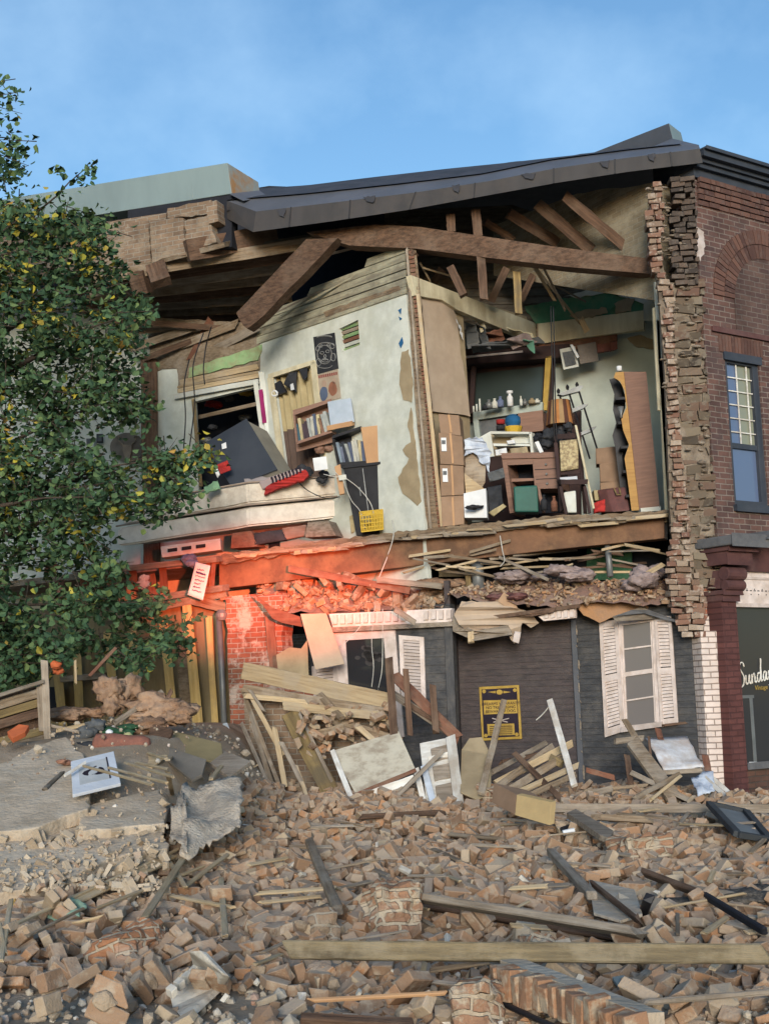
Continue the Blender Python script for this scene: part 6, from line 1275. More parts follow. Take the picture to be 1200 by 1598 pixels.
for a, b, w, m, lab in (((607, 1030, 16.9), (615, 1150, 16.6), 12, wood_dark, 'tallest dark post of the fallen porch'), ((633, 1044, 16.9), (640, 1148, 16.7), 9, wood_dark, 'middle dark post of the fallen porch'), ((675, 1072, 17.0), (680, 1142, 16.8), 10, wood_dark, 'right hand shortest dark post of the fallen porch')):
    board('porch_post', a, b, w, .09, m, label=lab, cat='post', jag=.04)
board('olive_plank', (452, 1112, 17.2), (520, 1245, 16.2), 27, .05, wood_gold, label='wide olive yellow plank leaning against the fallen porch', cat='plank')
for k, (a, b, w) in enumerate((((380, 1080, 17.6), (440, 1236, 16.3), 6), ((386, 1076, 17.5), (440, 1175, 16.9), 7), ((377, 1128, 17.4), (420, 1226, 16.4), 6), ((429, 1138, 17.1), (445, 1228, 16.4), 8), ((384, 1090, 17.5), (430, 1240, 16.3), 5), ((395, 1130, 17.2), (428, 1235, 16.4), 8), ((466, 1110, 17.1), (528, 1240, 16.2), 5), ((462, 1195, 16.6), (480, 1245, 16.2), 6), ((440, 1160, 16.8), (478, 1235, 16.3), 7), ((390, 1076, 17.4), (412, 1110, 17.2), 5))):
    board('lath', a, b, w, .03, rnd.choice((wood_pale, wood, wood_grey)), jag=.06, label='long splintered lath leaning at the left end of the fallen porch', cat='lath', group='laths leaning on the fallen porch')
board('blue_white_stick', (352, 1130, 17.9), (374, 1184, 17.2), 7, .05, M('bluish_white_wood', (.5, .56, .6), None, vary=0), label='bluish white stick leaning against the downspout', cat='stick')
npos = [tuple(P(rnd.uniform(462, 610), rnd.uniform(1100, 1185), 17.1 - rnd.uniform(0, .5))) for k in range(90)]
scatter('porch_rubble', np.array(npos), rotmats(90, rg, .7), rg.uniform(.5, 1, 90), TEMPL, brick_m, rg, kind='stuff', label='broken brick caught among the planks of the fallen porch', cat='rubble')
slab('porch_brickwork', PL(P(380, 1150, 17.7), P(600, 1150, 17.3)), [(385, 1080), (600, 1105), (640, 1260), (400, 1260)], .15, brick_s, bld)
cp = thing('panel', 'cream flaking panel with white trim lying aslant before the fallen porch', 'panel', P(590, 1240, 15.8))
f4 = [P(518, 1172, 16.5), P(622, 1141, 16.6), P(648, 1200, 15.9), P(556, 1240, 15.7)]
mb = MB(); nn = geometry.normal(f4); nn = nn if nn.y > 0 else -nn; mb.poly(f4, nn * .03); obj('cream_face', mb, M('flaking_cream_paint', (.58, .53, .42), (.48, .42, .32), 4, bump=.3, dirt=(.30, .24, .18), damt=.7, dscale=4, vary=0), cp)
board('side_trim', (519, 1172, 16.45), (550, 1250, 15.6), 8, .05, white_wood, cp); board('bottom_trim', (544, 1252, 15.6), (644, 1216, 15.8), 12, .05, white_wood, cp); board('bottom_trim', (556, 1240, 15.68), (648, 1202, 15.86), 6, .04, wood_red, cp)
board('stick', (690, 1172, 16.0), (612, 1250, 15.3), 7, .04, wood_grey, label='grey stick leaning over the lower edge of the cream panel', cat='stick'); board('stick', (570, 1246, 15.4), (640, 1272, 14.8), 5, .04, wood_dark, label='dark stick lying below the cream panel', cat='stick')
wf_ = thing('panel', 'white painted slatted panel standing right of the cream panel', 'panel', P(690, 1270, 15.5))
f4 = [P(655, 1160, 16.3), P(705, 1150, 16.3), P(722, 1266, 15.6), P(668, 1276, 15.5)]
nn = geometry.normal(f4); nn = nn if nn.y > 0 else -nn; obj('white_sheet', MB().poly(f4, nn * .05), white_wood, wf_)
for q in ([(672, 1168), (699, 1161), (702, 1182), (675, 1188)], [(675, 1196), (703, 1190), (706, 1212), (678, 1218)], [(679, 1226), (707, 1220), (712, 1256), (684, 1264)]): panel('raised_field', [P(x, y, 16.22 - (y - 1160) * .0066) for x, y in q], .03, wood_grey, wf_)
board('white_stile', (649, 1200, 16.0), (667, 1278, 15.4), 9, .05, white_wood, wf_); board('white_stile', (661, 1196, 15.95), (682, 1276, 15.35), 10, .05, M('bluish_white_paint', (.58, .64, .72), None, vary=0), wf_); board('white_stile', (703, 1150, 16.25), (718, 1268, 15.5), 15, .06, white_wood, wf_)
for k in range(3): board('white_rail', (670, 1185 + k * 32, 16.1 - k * .15), (708, 1176 + k * 32, 16.1 - k * .15), 9, .05, white_wood, wf_)
# between the windows
pn = panel('plywood_sheet', [(720, 1170, 16.3), (732, 1152, 16.4), (752, 1150, 16.4), (766, 1178, 16.2), (766, 1236, 15.6), (745, 1248, 15.5), (718, 1236, 15.6)], .02, hardboard, label='tan plywood sheet leaning below the black and gold sign', cat='sheet')
board('stick', (786, 1094, 16.9), (750, 1240, 15.4), 10, .04, wood, label='brown stick leaning up in front of the black and gold sign', cat='stick')
for k, (a, b, w, m) in enumerate((((765, 1236, 15.6), (862, 1165, 16.3), 11, wood), ((775, 1222, 15.8), (892, 1160, 16.3), 11, wood_pale), ((790, 1236, 15.5), (878, 1182, 16.0), 12, wood), ((768, 1205, 16.1), (850, 1160, 16.6), 8, wood_grey), ((800, 1240, 15.3), (900, 1195, 15.7), 9, wood_pale), ((815, 1246, 15.2), (895, 1210, 15.5), 9, wood), ((780, 1190, 16.3), (865, 1172, 16.5), 7, wood_dark))):
    board('plank', a, b, w, .06, m, jag=.04, label='brown plank of the slanting heap between the sign and the white post', cat='plank', group='planks slanting up against the dark siding')
board('plank', (803, 1176, 16.0), (880, 1252, 15.1), 9, .05, wood_dark, label='dark plank crossing over the slanting plank heap', cat='plank')
board('yellow_block', (858, 1182, 16.0), (876, 1192, 15.9), 12, .08, wood_gold, label='short yellow wood block on the slanting plank heap', cat='block')
board('white_post', (858, 1094, 16.6), (896, 1226, 15.3), 10, .05, white_wood, label='thin white post leaning against the dark siding', cat='post')
cord('wire', [(858, 1092, 16.6), (855, 1104, 16.55), (845, 1116, 16.6), (836, 1124, 16.6)], .008, cordw, label='torn white wire sticking out of the white post top', cat='wire')
bx = thing('box', 'brown wooden box with a yellow front lying on the bricks', 'box', pt((830, 1275)))
a = P(806, 1236, 12.6); b = P(860, 1252, 14.2); c = P(858, 1286, 14.1); d = P(800, 1268, 14.5)
obj('front_panel', MB().poly([P(806, 1240, 12.5), P(860, 1252, 12.3), P(857, 1288, 12.2), P(803, 1272, 12.4)], V((.05, .03, .01))), M('ochre_board', (.40, .29, .14), (.33, .24, .12), 3, vary=0), bx, bevel=.004); obj('box_body', MB().poly([P(806, 1240, 12.53), P(860, 1252, 12.33), P(857, 1288, 12.23), P(803, 1272, 12.43)], V((-.18, .42, .09))), cardboard, bx, bevel=.006)
panel('plank', [(884, 1268, 12.4), (898, 1262, 12.6), (957, 1296, 11.7), (950, 1308, 11.4), (935, 1302, 11.5)], .05, wood_grey, label='wide greyish plank lying beside the yellow fronted box', cat='plank')
board('long_plank', (858, 1261, 13.4), (1260, 1262, 13.4), 13, .06, wood_grey, label='long straight grey plank lying across the heap below the right window', cat='plank')
# heap under the right window
panel('board', [(978, 1160, 16.1), (994, 1150, 16.2), (1062, 1238, 15.2), (1040, 1245, 15.1)], .05, wood, label='brown board sloping down under the right window', cat='board')
ws_ = cloth('tin_sheet', [(1006, 1152, 16.4), (1072, 1147, 16.5), (1098, 1198, 15.8), (1036, 1204, 15.7)], .012, M('bluish_white_sheet', (.62, .62, .64), (.50, .47, .45), 2.5, bump=.2, stretch=(4, 4, 1), dirt=(.40, .29, .22), damt=.6, dscale=3, vary=0), nx=14, amp=.05, freq=3, label='bluish white metal sheet lying on boards under the right window', cat='sheet')
for a, b, w, m, lab in (((975, 1124, 16.5), (1000, 1165, 16.2), 9, wood, 'brown stub leaning at the right window sill'), ((960, 1157, 16.3), (1003, 1152, 16.3), 9, wood_grey, 'short grey plank at the top of the heap under the right window'), ((1012, 1150, 16.2), (1018, 1215, 15.6), 4, wood_dark, 'thin dark stick hanging over the bluish sheet edge'), ((985, 1206, 15.7), (1078, 1250, 15.0), 8, wood_grey, 'grey stick lying low under the brown sloping board'), ((1060, 1208, 15.5), (990, 1246, 15.0), 8, wood, 'brown stick crossing the grey one'), ((1032, 1206, 15.6), (1095, 1202, 15.6), 7, wood_grey, 'grey batten along the lower edge of the bluish sheet'), ((910, 1235, 15.3), (1010, 1225, 15.4), 5, wood, 'thin brown stick lying flat right of the corner board'), ((900, 1246, 15.1), (955, 1230, 15.3), 10, wood_grey, 'grey plank stub among the bricks below the corner board'), ((978, 1180, 16.1), (984, 1225, 15.6), 9, wood_dark, 'dark upright stub beneath the brown sloping board'), ((916, 1202, 15.8), (960, 1214, 15.6), 8, wood_red, 'red brown stick at the foot of the dark siding'), ((1026, 1138, 16.4), (1030, 1152, 16.3), 9, wood_red, 'small red brown stub on the right window sill'), ((1035, 1132, 16.7), (1070, 1128, 16.8), 4, wood_dark, 'thin dark stick along the bottom of the right shutter'), ((1100, 1180, 16.3), (1106, 1210, 16.0), 10, wood_red, 'red brown stub at the foot of the white pier'), ((1015, 1248, 14.9), (1060, 1212, 15.4), 5, wood_pale, 'thin pale stick rising beneath the grey batten')):
    board('stick', a, b, w, .05, m, jag=.03, label=lab, cat='stick')
cloth('plastic_wrap', [(1078, 1212, 15.3), (1112, 1204, 15.4), (1118, 1236, 15.0), (1088, 1242, 14.9)], .012, plastic_w, amp=.08, freq=5, ragged=.03, label='crumpled white plastic at the foot of the white pier', cat='plastic')
for k, (a, b) in enumerate((((1100, 1214, 15.3), (1142, 1252, 14.8)), ((1108, 1212, 15.4), (1152, 1250, 14.9)))): board('slatted_strip', a, b, 7, .03, white_wood, label=('left of two white slats by the crumpled plastic', 'right of two white slats by the crumpled plastic')[k], cat='slat')
fs_ = thing('screen', 'grey framed screen panel lying tilted on the heap at the right', 'screen', pt((1150, 1300)))
q = [P(1106, 1256, 13.0), P(1163, 1268, 13.0), P(1200, 1312, 11.4), P(1150, 1304, 11.3)]
nn = geometry.normal(q); nn = nn if nn.z < 0 else -nn; obj('screen_face', MB().poly(q, nn * .02), M('screen_grey', (.20, .21, .21), (.16, .17, .17), 3, vary=0), fs_)
for a, b in zip(q, q[1:] + q[:1]): board('frame_rail', a - nn * .01, b - nn * .01, .07, .05, M('dark_grey_frame', (.05, .055, .06), None, vary=0) if 'dark_grey_frame' not in bpy.data.materials else bpy.data.materials['dark_grey_frame'], fs_, face=-nn, wpx=False, jag=0)
# ------------------------------------------------------------------ big timbers and wall pieces among the bricks
def gboard(a, b, w, t, m, lab, nm='timber', cat='timber', lift=.1, face=None, jag=.07):
    return board(nm, GH(*a, lift + .06), GH(*b, lift + .06), w, t, m, face=face or (0, -1, .25), jag=jag, seg=10, label=lab, cat=cat, bevel=.008)
gboard((443, 1482), (1197, 1490), 28, .09, beam_olive, 'long yellow brown timber lying across the whole front of the rubble', lift=.20)
gboard((642, 1408), (992, 1466), 15, .10, wood_dark, 'dark grey timber lower layer behind the long yellow brown timber', lift=.08)
gboard((640, 1398), (994, 1456), 12, .16, wood_grey, 'grey dusty timber resting on the dark one behind the long yellow timber', lift=.20)
gboard((482, 1312), (527, 1420), 14, .05, wood, 'narrow brown plank lying down the brick slope in the middle', 'plank', 'plank', .14, (0, -.5, 1))
gboard((496, 1561), (706, 1549), 7, .04, tanlam, 'thin orange tan batten in front of the long yellow timber', 'batten', 'batten', .14)
gboard((486, 1592), (640, 1600), 16, .05, wood_dark, 'dark plank at the bottom edge left of the mortar block', 'plank', 'plank', .05, (0, -.5, 1))
gboard((1000, 1360), (1095, 1396), 9, .07, wood_dark, 'dark timber running down the right of the brick slope', lift=.12)
gboard((1090, 1392), (1190, 1452), 9, .05, navy, 'black bent rail lying at the far right of the rubble', 'rail', 'rail', .12)
gboard((1060, 1385), (1180, 1405), 12, .06, wood_grey, 'grey plank beside the black bent rail', 'plank', 'plank', .05)
gboard((990, 1566), (1200, 1548), 9, .06, wood_grey, 'grey plank at the lower right edge of the rubble', 'plank', 'plank', .13)
gboard((560, 1275), (690, 1268), 8, .05, wood_dark, 'dark batten half buried under the white slatted panel', 'batten', 'batten', .1)
gboard((700, 1302), (785, 1310), 6, .04, wood, 'thin brown batten lying right of the middle slope', 'batten', 'batten', .1)
gboard((860, 1330), (925, 1400), 14, .06, wood_grey, 'grey weathered plank running down to the grey panel', 'plank', 'plank', .12, (0, -.6, 1))
gboard((930, 1275), (1010, 1280), 9, .06, wood, 'brown plank lying under the long grey plank', 'plank', 'plank', .1)
pn2 = panel('board_sheet', [GH(918, 1372, .16), GH(990, 1388, .14), GH(1002, 1426, .16), GH(968, 1436, .16), GH(926, 1424, .16)], .02, concrete, label='dusty grey panel lying in the middle right of the rubble', cat='panel')
gboard((925, 1380), (995, 1436), 6, .05, wood_dark, 'dark batten across the dusty grey panel', 'batten', 'batten', .13)
board('dark_stub', GH(1000, 1432, .05), GH(1012, 1402, .25), 14, .06, black_m, label='black stub standing at the corner of the dusty grey panel', cat='stub')
fluff('netting', (1130, 1408), (.35, .25, .09), M('dark_netting', (.12, .105, .09), (.05, .045, .04), 30, bump=1, bscale=60, vary=0), n=5, seed=91, amp=.6, label='dark tangled netting at the right of the rubble', cat='netting')
for x, y, m, lab in ((945, 1540, M('pale_grey_slate', (.34, .37, .34), None, vary=0), 'pale greenish slate leaning below the yellow timber'),):
    panel('slate', [(944, 1508), (962, 1506), (988, 1540), (966, 1542)], .02, m, label=lab, cat='slate')
def chunk(name, corners, depth, lab, mat=None, seed=0, rough=.055, cat='wall fragment'):    # piece of masonry, still mortared
    a, b, c, d = [pt(q) for q in corners]; n = (b - a).cross(d - a).normalized()
    if n.dot(a - CAM) < 0: n = -n
    bm = bmesh.new(); vv = [bm.verts.new(p) for p in (a, b, c, d)] + [bm.verts.new(p + n * depth) for p in (a, b, c, d)]
    for f in ((0, 3, 2, 1), (4, 5, 6, 7), (0, 1, 5, 4), (1, 2, 6, 5), (2, 3, 7, 6), (3, 0, 4, 7)): bm.faces.new([vv[i] for i in f])
    bmesh.ops.recalc_face_normals(bm, faces=bm.faces); bmesh.ops.bevel(bm, geom=bm.edges[:], offset=.012, segments=1, affect='EDGES')
    bmesh.ops.subdivide_edges(bm, edges=[e for e in bm.edges if e.calc_length() > .08], cuts=7, use_grid_fill=True)
    bm.normal_update()
    for v in bm.verts: v.co += v.normal * rough * (noise.noise(v.co * 9 + V((seed, 0, 0))) + .6 * noise.noise(v.co * 21))
    bm.verts.index_update(); ux = (b - a).normalized(); uz = -(d - a).normalized()
    mb = MB().add([v.co.copy() for v in bm.verts], [[v.index for v in f.verts] for f in bm.faces], 0, lambda p: ((p - a).dot(ux) + (p - a).dot(n) * .9, (p - a).dot(uz) + (p - a).dot(n) * .4)); bm.free()
    return obj(name, mb, mat or chunk_m, label=lab, cat=cat)
chunk_m = brickmat('mortared_chunk', (.31, .17, .10), (.25, .155, .105), (.38, .315, .235), rh=.07, bw=.2, ms=.012, patch=(.42, .345, .255), pamt=.95, pscale=6, bump=1)
chunk_o = brickmat('orange_chunk', (.40, .19, .10), (.32, .16, .09), (.44, .36, .27), rh=.075, bw=.075, patch=(.40, .33, .26), pamt=.5, pscale=4, bump=1)
def up_(px, py, h, lift=0):                              # a point h metres above the heap point seen at (px,py)
    p = GH(px, py, lift); return p + V((0, 0, h))
def standing(name, x0, y0, x1, y1, hpx, depth, lab, mat=None, seed=0, lean=0):
    a = GH(x0, y0, .07); b = GH(x1, y1, .07); h0, h1 = hpx / FPX * a.y, hpx / FPX * b.y
    return chunk(name, [a + V((lean, .05, h0)), b + V((lean, .05, h1)), b + V((0, 0, -.05)), a + V((0, 0, -.1))], depth, lab, mat, seed)
standing('wall_fragment', 707, 1590, 771, 1592, 52, .26, 'squarish mortared brick block at the bottom, right of the tan batten', None, 2)
standing('wall_fragment', 590, 1470, 655, 1462, 78, .3, 'upright mortared brick chunk above the middle of the yellow timber', None, 4, .02)
standing('wall_fragment', 185, 1500, 262, 1470, 32, .22, 'long mortared brick chunk lying on the left bricks', chunk_o, 6)
standing('wall_fragment', 490, 1472, 528, 1470, 42, .2, 'grey ribbed masonry stub behind the left part of the yellow timber', brick_s, 8)
standing('wall_fragment', 740, 1258, 800, 1268, 30, .3, 'masonry chunk left of the yellow fronted box', chunk_m, 9)
standing('wall_fragment', 985, 1345, 1050, 1338, 34, .3, 'pale mortar crusted chunk in the right middle of the rubble', chunk_m, 10)
standing('wall_fragment', 810, 1500, 842, 1515, 40, .12, 'brick and white mortar chunk leaning on the yellow timber', chunk_m, 12)
# long soldier course fragment at the lower right: its own bricks side by side
sf = thing('wall_fragment', 'long fallen course of orange upright bricks at the bottom right', 'wall fragment', GH(860, 1570, .05))
a, b = GH(772, 1548, .09), GH(990, 1640, .09); x = (b - a).normalized(); nrm = V((x.y, -x.x, 0)).normalized(); nrm = nrm if nrm.y < 0 else -nrm
L = (b - a).length; mb = MB(); rot = Matrix((x, -nrm, V((0, 0, 1)))).transposed(); u = .03
while u < L:
    if rnd.random() < .12: u += .08; continue
    mb.box(a + x * u + V((0, 0, .08)) + nrm * rnd.uniform(-.03, .03), (.066, .11, .15 + rnd.uniform(-.035, .02)), rot @ Euler((rnd.uniform(-.12, .12), rnd.uniform(-.08, .08), rnd.uniform(-.1, .1))).to_matrix(), 0, .006); u += .076
obj('upright_bricks', mb, islandmat('orange_soldier', [(0, (.28, .15, .085)), (.5, (.34, .19, .11)), (1, (.22, .13, .085))], mortar=(.42, .345, .25), mamt=.85, lo=.48), sf, bevel=.006)
mb = MB(); mb.box(a + x * L / 2 - nrm * .10 + V((0, 0, .07)), (L, .12, .15), rot, 0, .01); obj('mortar_backing', mb, concrete, sf); 
gboard((775, 1562), (880, 1610), 8, .05, black_m, 'black edge strip under the fallen course of upright bricks', 'strip', 'strip', .02)
# white plaster corner piece
pc = panel('plaster_chunk', [GH(268, 1572, .02), GH(262, 1545, .08), GH(300, 1505, .16), GH(294, 1484, .3), GH(312, 1482, .32), GH(348, 1520, .22), GH(336, 1542, .1), GH(284, 1590, .03)], .05, M('white_plaster_chunk', (.55, .51, .44), (.45, .41, .35), 6, bump=.5, dirt=(.3, .25, .2), damt=.6, dscale=6, vary=0), label='L-shaped white plaster chunk at the lower left of the rubble', cat='plaster', bevel=.012)
for k in range(4): pxbox('tooth', [GH(268 + k * 12, 1548 - k * 12, .16), GH(277 + k * 12, 1540 - k * 12, .18), GH(279 + k * 12, 1552 - k * 12, .14), GH(270 + k * 12, 1560 - k * 12, .12)], .06, bpy.data.materials['white_plaster_chunk'], pc)
# ------------------------------------------------------------------ left: slabs, mats and household bits
def gslab(q, t, m, lab, nm='concrete_slab', cat='slab', bevel=.012):
    q = [pt(s) for s in q]; out = []
    for i, a in enumerate(q):
        b = q[(i + 1) % len(q)]; out.append(a); n = int((b - a).length / .10) if t > .08 else 0
        for j in range(1, n): out.append(a.lerp(b, j / n) + V((rnd.uniform(-.03, .03), rnd.uniform(-.03, .03), rnd.uniform(-.01, .01))))
    n = geometry.normal(q); c = sum(q, V()) / len(q); out = [p - n * (p - c).dot(n) for p in out]
    return panel(nm, out, t, m, label=lab, cat=cat, bevel=bevel)
gslab([(-40, 1215, 12.2), (82, 1152, 13.3), (104, 1150, 13.4), (142, 1190, 12.5), (138, 1262, 11.2), (60, 1290, 10.8), (-40, 1300, 10.7)], .12, concrete, 'largest grey concrete slab tilted beside the wooden planter')
gslab([(118, 1262, 11.4), (250, 1230, 12.1), (262, 1262, 11.5), (258, 1285, 11.1), (130, 1296, 10.8)], .10, concrete, 'tan concrete slab lying before the framed picture')
gslab([(-30, 1300, 10.9), (110, 1282, 11.3), (190, 1290, 11.2), (256, 1296, 11.1), (262, 1322, 10.7), (190, 1335, 10.5), (60, 1385, 9.8), (-30, 1400, 9.6)], .10, concrete, 'flat dusty slab in the left foreground under the loose sticks')
pf2 = thing('picture_frame', 'white framed drawing lying on the tilted slab', 'picture', P(150, 1240, 11.5))
q = [P(111, 1188, 12.1), P(178, 1172, 12.3), P(189, 1222, 11.6), P(114, 1240, 11.3)]; nn = geometry.normal(q); nn = nn if nn.y > 0 else -nn
obj('frame', MB().poly(q, nn * .03), M('bluish_white_frame', (.60, .63, .68), (.52, .55, .6), 4, vary=0), pf2, bevel=.005)
def inq(u, v): return (q[0] * (1 - u) + q[1] * u) * (1 - v) + (q[3] * (1 - u) + q[2] * u) * v - nn * .004
obj('picture', MB().poly([inq(.16, .18), inq(.80, .18), inq(.80, .80), inq(.16, .80)], -nn * .002), M('pencil_paper', (.48, .49, .49), (.42, .43, .43), 6, vary=0), pf2)
obj('dark_drawing', MB().poly([inq(.50 + r * .8 * math.cos(t), .50 + r * .55 * math.sin(t)) - nn * .003 for t, r in zip(np.linspace(0, 6, 18), [.26, .30, .34, .27, .22, .17, .2, .26, .3, .34, .3, .22, .2, .24, .28, .2, .23, .25])], -nn * .002), ink, pf2)
obj('dark_edge', MB().poly([inq(.79, .16), inq(.82, .16), inq(.82, .80), inq(.79, .80)], -nn * .006), ink, pf2)
board('stick', P(134, 1190, 11.85), P(102, 1210, 11.6), 5, .02, white_wood, label='thin white stick lying on the framed drawing', cat='stick')
cl = [(265, 1262), (300, 1222), (372, 1216), (388, 1278)]
cloth('underlay', [P(286, 1330, 10.5), P(378, 1282, 11.3), P(376, 1216, 12.2), P(280, 1234, 11.9)], .015, carpet, nx=18, ny=16, amp=.16, freq=2.2, ragged=.035, seed=3, label='ragged speckled underlay mat draped over the left bricks', cat='mat')
cloth('underlay_fold', [P(262, 1296, 10.9), P(292, 1330, 10.4), P(292, 1240, 11.7), P(278, 1232, 11.8)], .01, carpet, nx=10, ny=10, amp=.1, freq=4, ragged=.03, seed=8, label='folded left corner of the ragged underlay mat', cat='mat')
o = obj('bolster', MB().lathe([(.05, 0), (.10, .03), (.115, .2), (.105, .35), (.11, .5), (.09, .56), (.04, .58)], P(146, 1160, 13.3), 16, 0, (P(238, 1166, 13.3) - P(146, 1160, 13.3))), M('rust_upholstery', (.25, .105, .075), (.18, .08, .06), 8, bump=.5, vary=0), smooth=True, label='rusty red bolster lying behind the framed drawing', cat='bolster')
fluff('jacket', (140, 1142, 13.8), (.16, .14, .14), greyc, n=3, seed=41, label='grey jacket bundled against the insulation heap', cat='jacket')
fluff('green_blanket', (188, 1143, 14.0), (.24, .15, .10), greenc, n=4, seed=42, label='dark green blanket behind the rusty bolster', cat='blanket')
fluff('yellow_cushion', (199, 1152, 13.6), (.08, .06, .06), M('pale_yellow_cloth', (.50, .46, .22), None, vary=0), n=1, seed=43, label='small yellow cushion on the green blanket', cat='cushion'); fluff('white_cup', (171, 1143, 13.6), (.04, .04, .04), paper, n=1, seed=44, amp=.15, label='small white lump on the green blanket', cat='lump')
fluff('brown_cloth', (110, 1187, 12.4), (.10, .08, .06), M('brown_cloth', (.25, .13, .09), None, vary=0), n=2, seed=45, label='brown crumpled cloth at the framed drawing corner', cat='cloth')
cloth('black_cloth', [P(120, 1158, 13.4), P(150, 1158, 13.3), P(152, 1176, 13.1), P(136, 1178, 13.1)], .03, darkcloth, amp=.04, freq=5, label='black cloth under the left end of the bolster', cat='cloth')
gslab([P(246, 1134, 14.2), P(346, 1160, 13.9), P(350, 1192, 13.4), P(246, 1165, 13.7)], .03, M('olive_sheet', (.25, .20, .105), (.2, .16, .085), 3, bump=.15, vary=0), 'olive brown sheet of board leaning over the debris by the studs', 'board_sheet', 'board', .004)
gslab([P(232, 1164, 13.4), P(262, 1168, 13.4), P(322, 1182, 13.0), P(316, 1210, 12.7), P(300, 1218, 12.6), P(268, 1192, 13.0)], .03, M('grey_sheet', (.20, .175, .145), (.16, .14, .115), 3, bump=.2, vary=0), 'grey brown bent sheet below the olive board', 'board_sheet', 'board', .004)
gslab([P(328, 1190, 13.2), P(352, 1172, 13.5), P(392, 1188, 13.2), P(358, 1212, 12.8)], .04, wood_grey, 'grey flat board end right of the bent sheet', 'board_sheet', 'board', .004)
gslab([P(196, 1182, 13), P(245, 1176, 13), P(262, 1180, 13), P(238, 1196, 12.7), P(208, 1198, 12.7)], .02, wood_pale, 'pale thin board behind the dark hole beside the picture', 'board_sheet', 'board', .004)
for k, (c, r) in enumerate((((186, 1095, 14.6), (.20, .15, .26)), ((250, 1112, 14.4), (.30, .2, .18)), ((125, 1117, 14.6), (.28, .18, .12)), ((275, 1120, 14.2), (.16, .14, .12)), ((222, 1132, 14.1), (.2, .15, .12)))):
    fluff('insulation', c, r, insul, n=7, seed=80 + k, amp=.7, label=('tall brown insulation clump against the second stud', 'widest brown insulation clump before the right studs', 'brown insulation heap under the low header', 'small brown insulation clump beside the olive sheet', 'low brown insulation clump behind the green blanket')[k], cat='insulation')
panel('debris_board', [(236, 1128, 14.0), (270, 1138, 13.8), (262, 1160, 13.6), (232, 1150, 13.8)], .04, wood_dark, label='dark board end under the widest insulation clump', cat='board')
ST = [((27, 1441), (277, 1326), 5, 'longest thin pale lath lying aslant on the left rubble'), ((153, 1417), (318, 1352), 5, 'second long pale lath just below the longest one'), ((226, 1432), (300, 1318), 11, 'wide brown lath lying steeply over the two long laths'), ((266, 1398), (362, 1416), 6, 'pale lath pointing right from the crossed sticks'), ((205, 1276), (248, 1332), 10, 'pale stick on the flat dusty slab corner'), ((288, 1384), (355, 1334), 8, 'pale lath right of the steep brown lath'), ((105, 1412), (255, 1346), 16, 'widest tan board beneath the long laths'), ((120, 1400), (270, 1336), 12, 'tan board partly under the widest one'), ((262, 1340), (290, 1385), 7, 'short pale stick under the steep brown lath'), ((102, 1380), (255, 1379), 4, 'thin lath lying level in the left rubble'), ((45, 1460), (130, 1418), 4, 'thin lath at the left end of the long lath'), ((2, 1500), (18, 1405), 8, 'pale board edge at the far left of the picture'), ((10, 1490), (0, 1440), 6, 'thin board edge behind the far left one'), ((70, 1232), (98, 1206), 8, 'pinkish stick lying on the largest slab'), ((170, 1198), (262, 1222), 4, 'thin lath beside the framed drawing'), ((195, 1190), (270, 1212), 5, 'thin brown lath over the dark hole'), ((212, 1190), (262, 1200), 4, 'pale lath behind the brown one'), ((262, 1205), (272, 1250), 7, 'grey stick upright left of the underlay mat'), ((215, 1170), (260, 1184), 5, 'white stick lying on the pale thin board'), ((280, 1172), (262, 1186), 5, 'short white stick across the pale thin board'), ((330, 1215), (346, 1196), 7, 'short yellow stick above the underlay mat'), ((365, 1212), (398, 1196), 9, 'grey plank end at the foot of the laths'), ((120, 1440), (160, 1430), 4, 'short lath near the green plastic piece'), ((20, 1340), (80, 1335), 4, 'curved pale stick on the flat dusty slab'), ((130, 1195), (240, 1225), 4, 'dark brown lath along the picture edge'), ((345, 1370), (352, 1460), 9, 'brown board edge standing between the left bricks'), ((150, 1362), (235, 1322), 4, 'thin stick on the slab above the long laths'), ((190, 1258), (205, 1238), 8, 'short tan block of wood under the picture corner')]
for a, b, w, lab in ST: board('lath', GH(*a, .16), GH(*b, .20), w, .02, rnd.choice((wood_pale, wood_pale, wood)), face=(0, -.6, .8), jag=.04, label=lab, cat='lath')
cloth('green_plastic', [GH(75, 1432, .1), GH(128, 1438, .1), GH(132, 1404, .2), GH(84, 1396, .2)], .01, M('pale_green_plastic', (.26, .38, .28), (.2, .3, .22), 5, bump=.3, vary=0), amp=.08, freq=5, ragged=.04, label='pale green plastic scrap beneath the long laths', cat='plastic')
cloth('yellow_rag', [GH(2, 1410, .12), GH(24, 1412, .12), GH(22, 1380, .2), GH(0, 1376, .2)], .02, M('ochre_rag', (.46, .31, .10), None, vary=0), amp=.08, freq=5, label='ochre rag at the far left edge', cat='rag'); fluff('yellow_crumb', (70, 1312), (.06, .05, .03), M('ochre_rag2', (.46, .34, .14), None, vary=0), n=1, seed=46, label='ochre crumb of foam on the flat dusty slab', cat='foam')
fluff('dark_pot', (5, 1303), (.07, .06, .06), black_m, n=1, seed=47, amp=.1, label='black round object at the left edge on the slab', cat='object'); panel('black_strip', [(-6, 1262, .4), (12, 1262, .4), (10, 1266, .36), (-6, 1268, .36)], .02, black_m, label='black strip at the left edge of the largest slab', cat='strip')
fluff('weed', (151, 1233, .40), (.05, .04, .05), M('bright_green', (.16, .36, .07), None, vary=0), n=2, seed=48, label='bright green scrap under the framed drawing', cat='scrap')
for k, (x, y, w, m) in enumerate(((705, 1262, 0, 0),)): pass
cl = thing('pipe_bundle', 'small white pipes and dark rods left of the wide greyish plank', 'pipes', GH(885, 1292, .1))
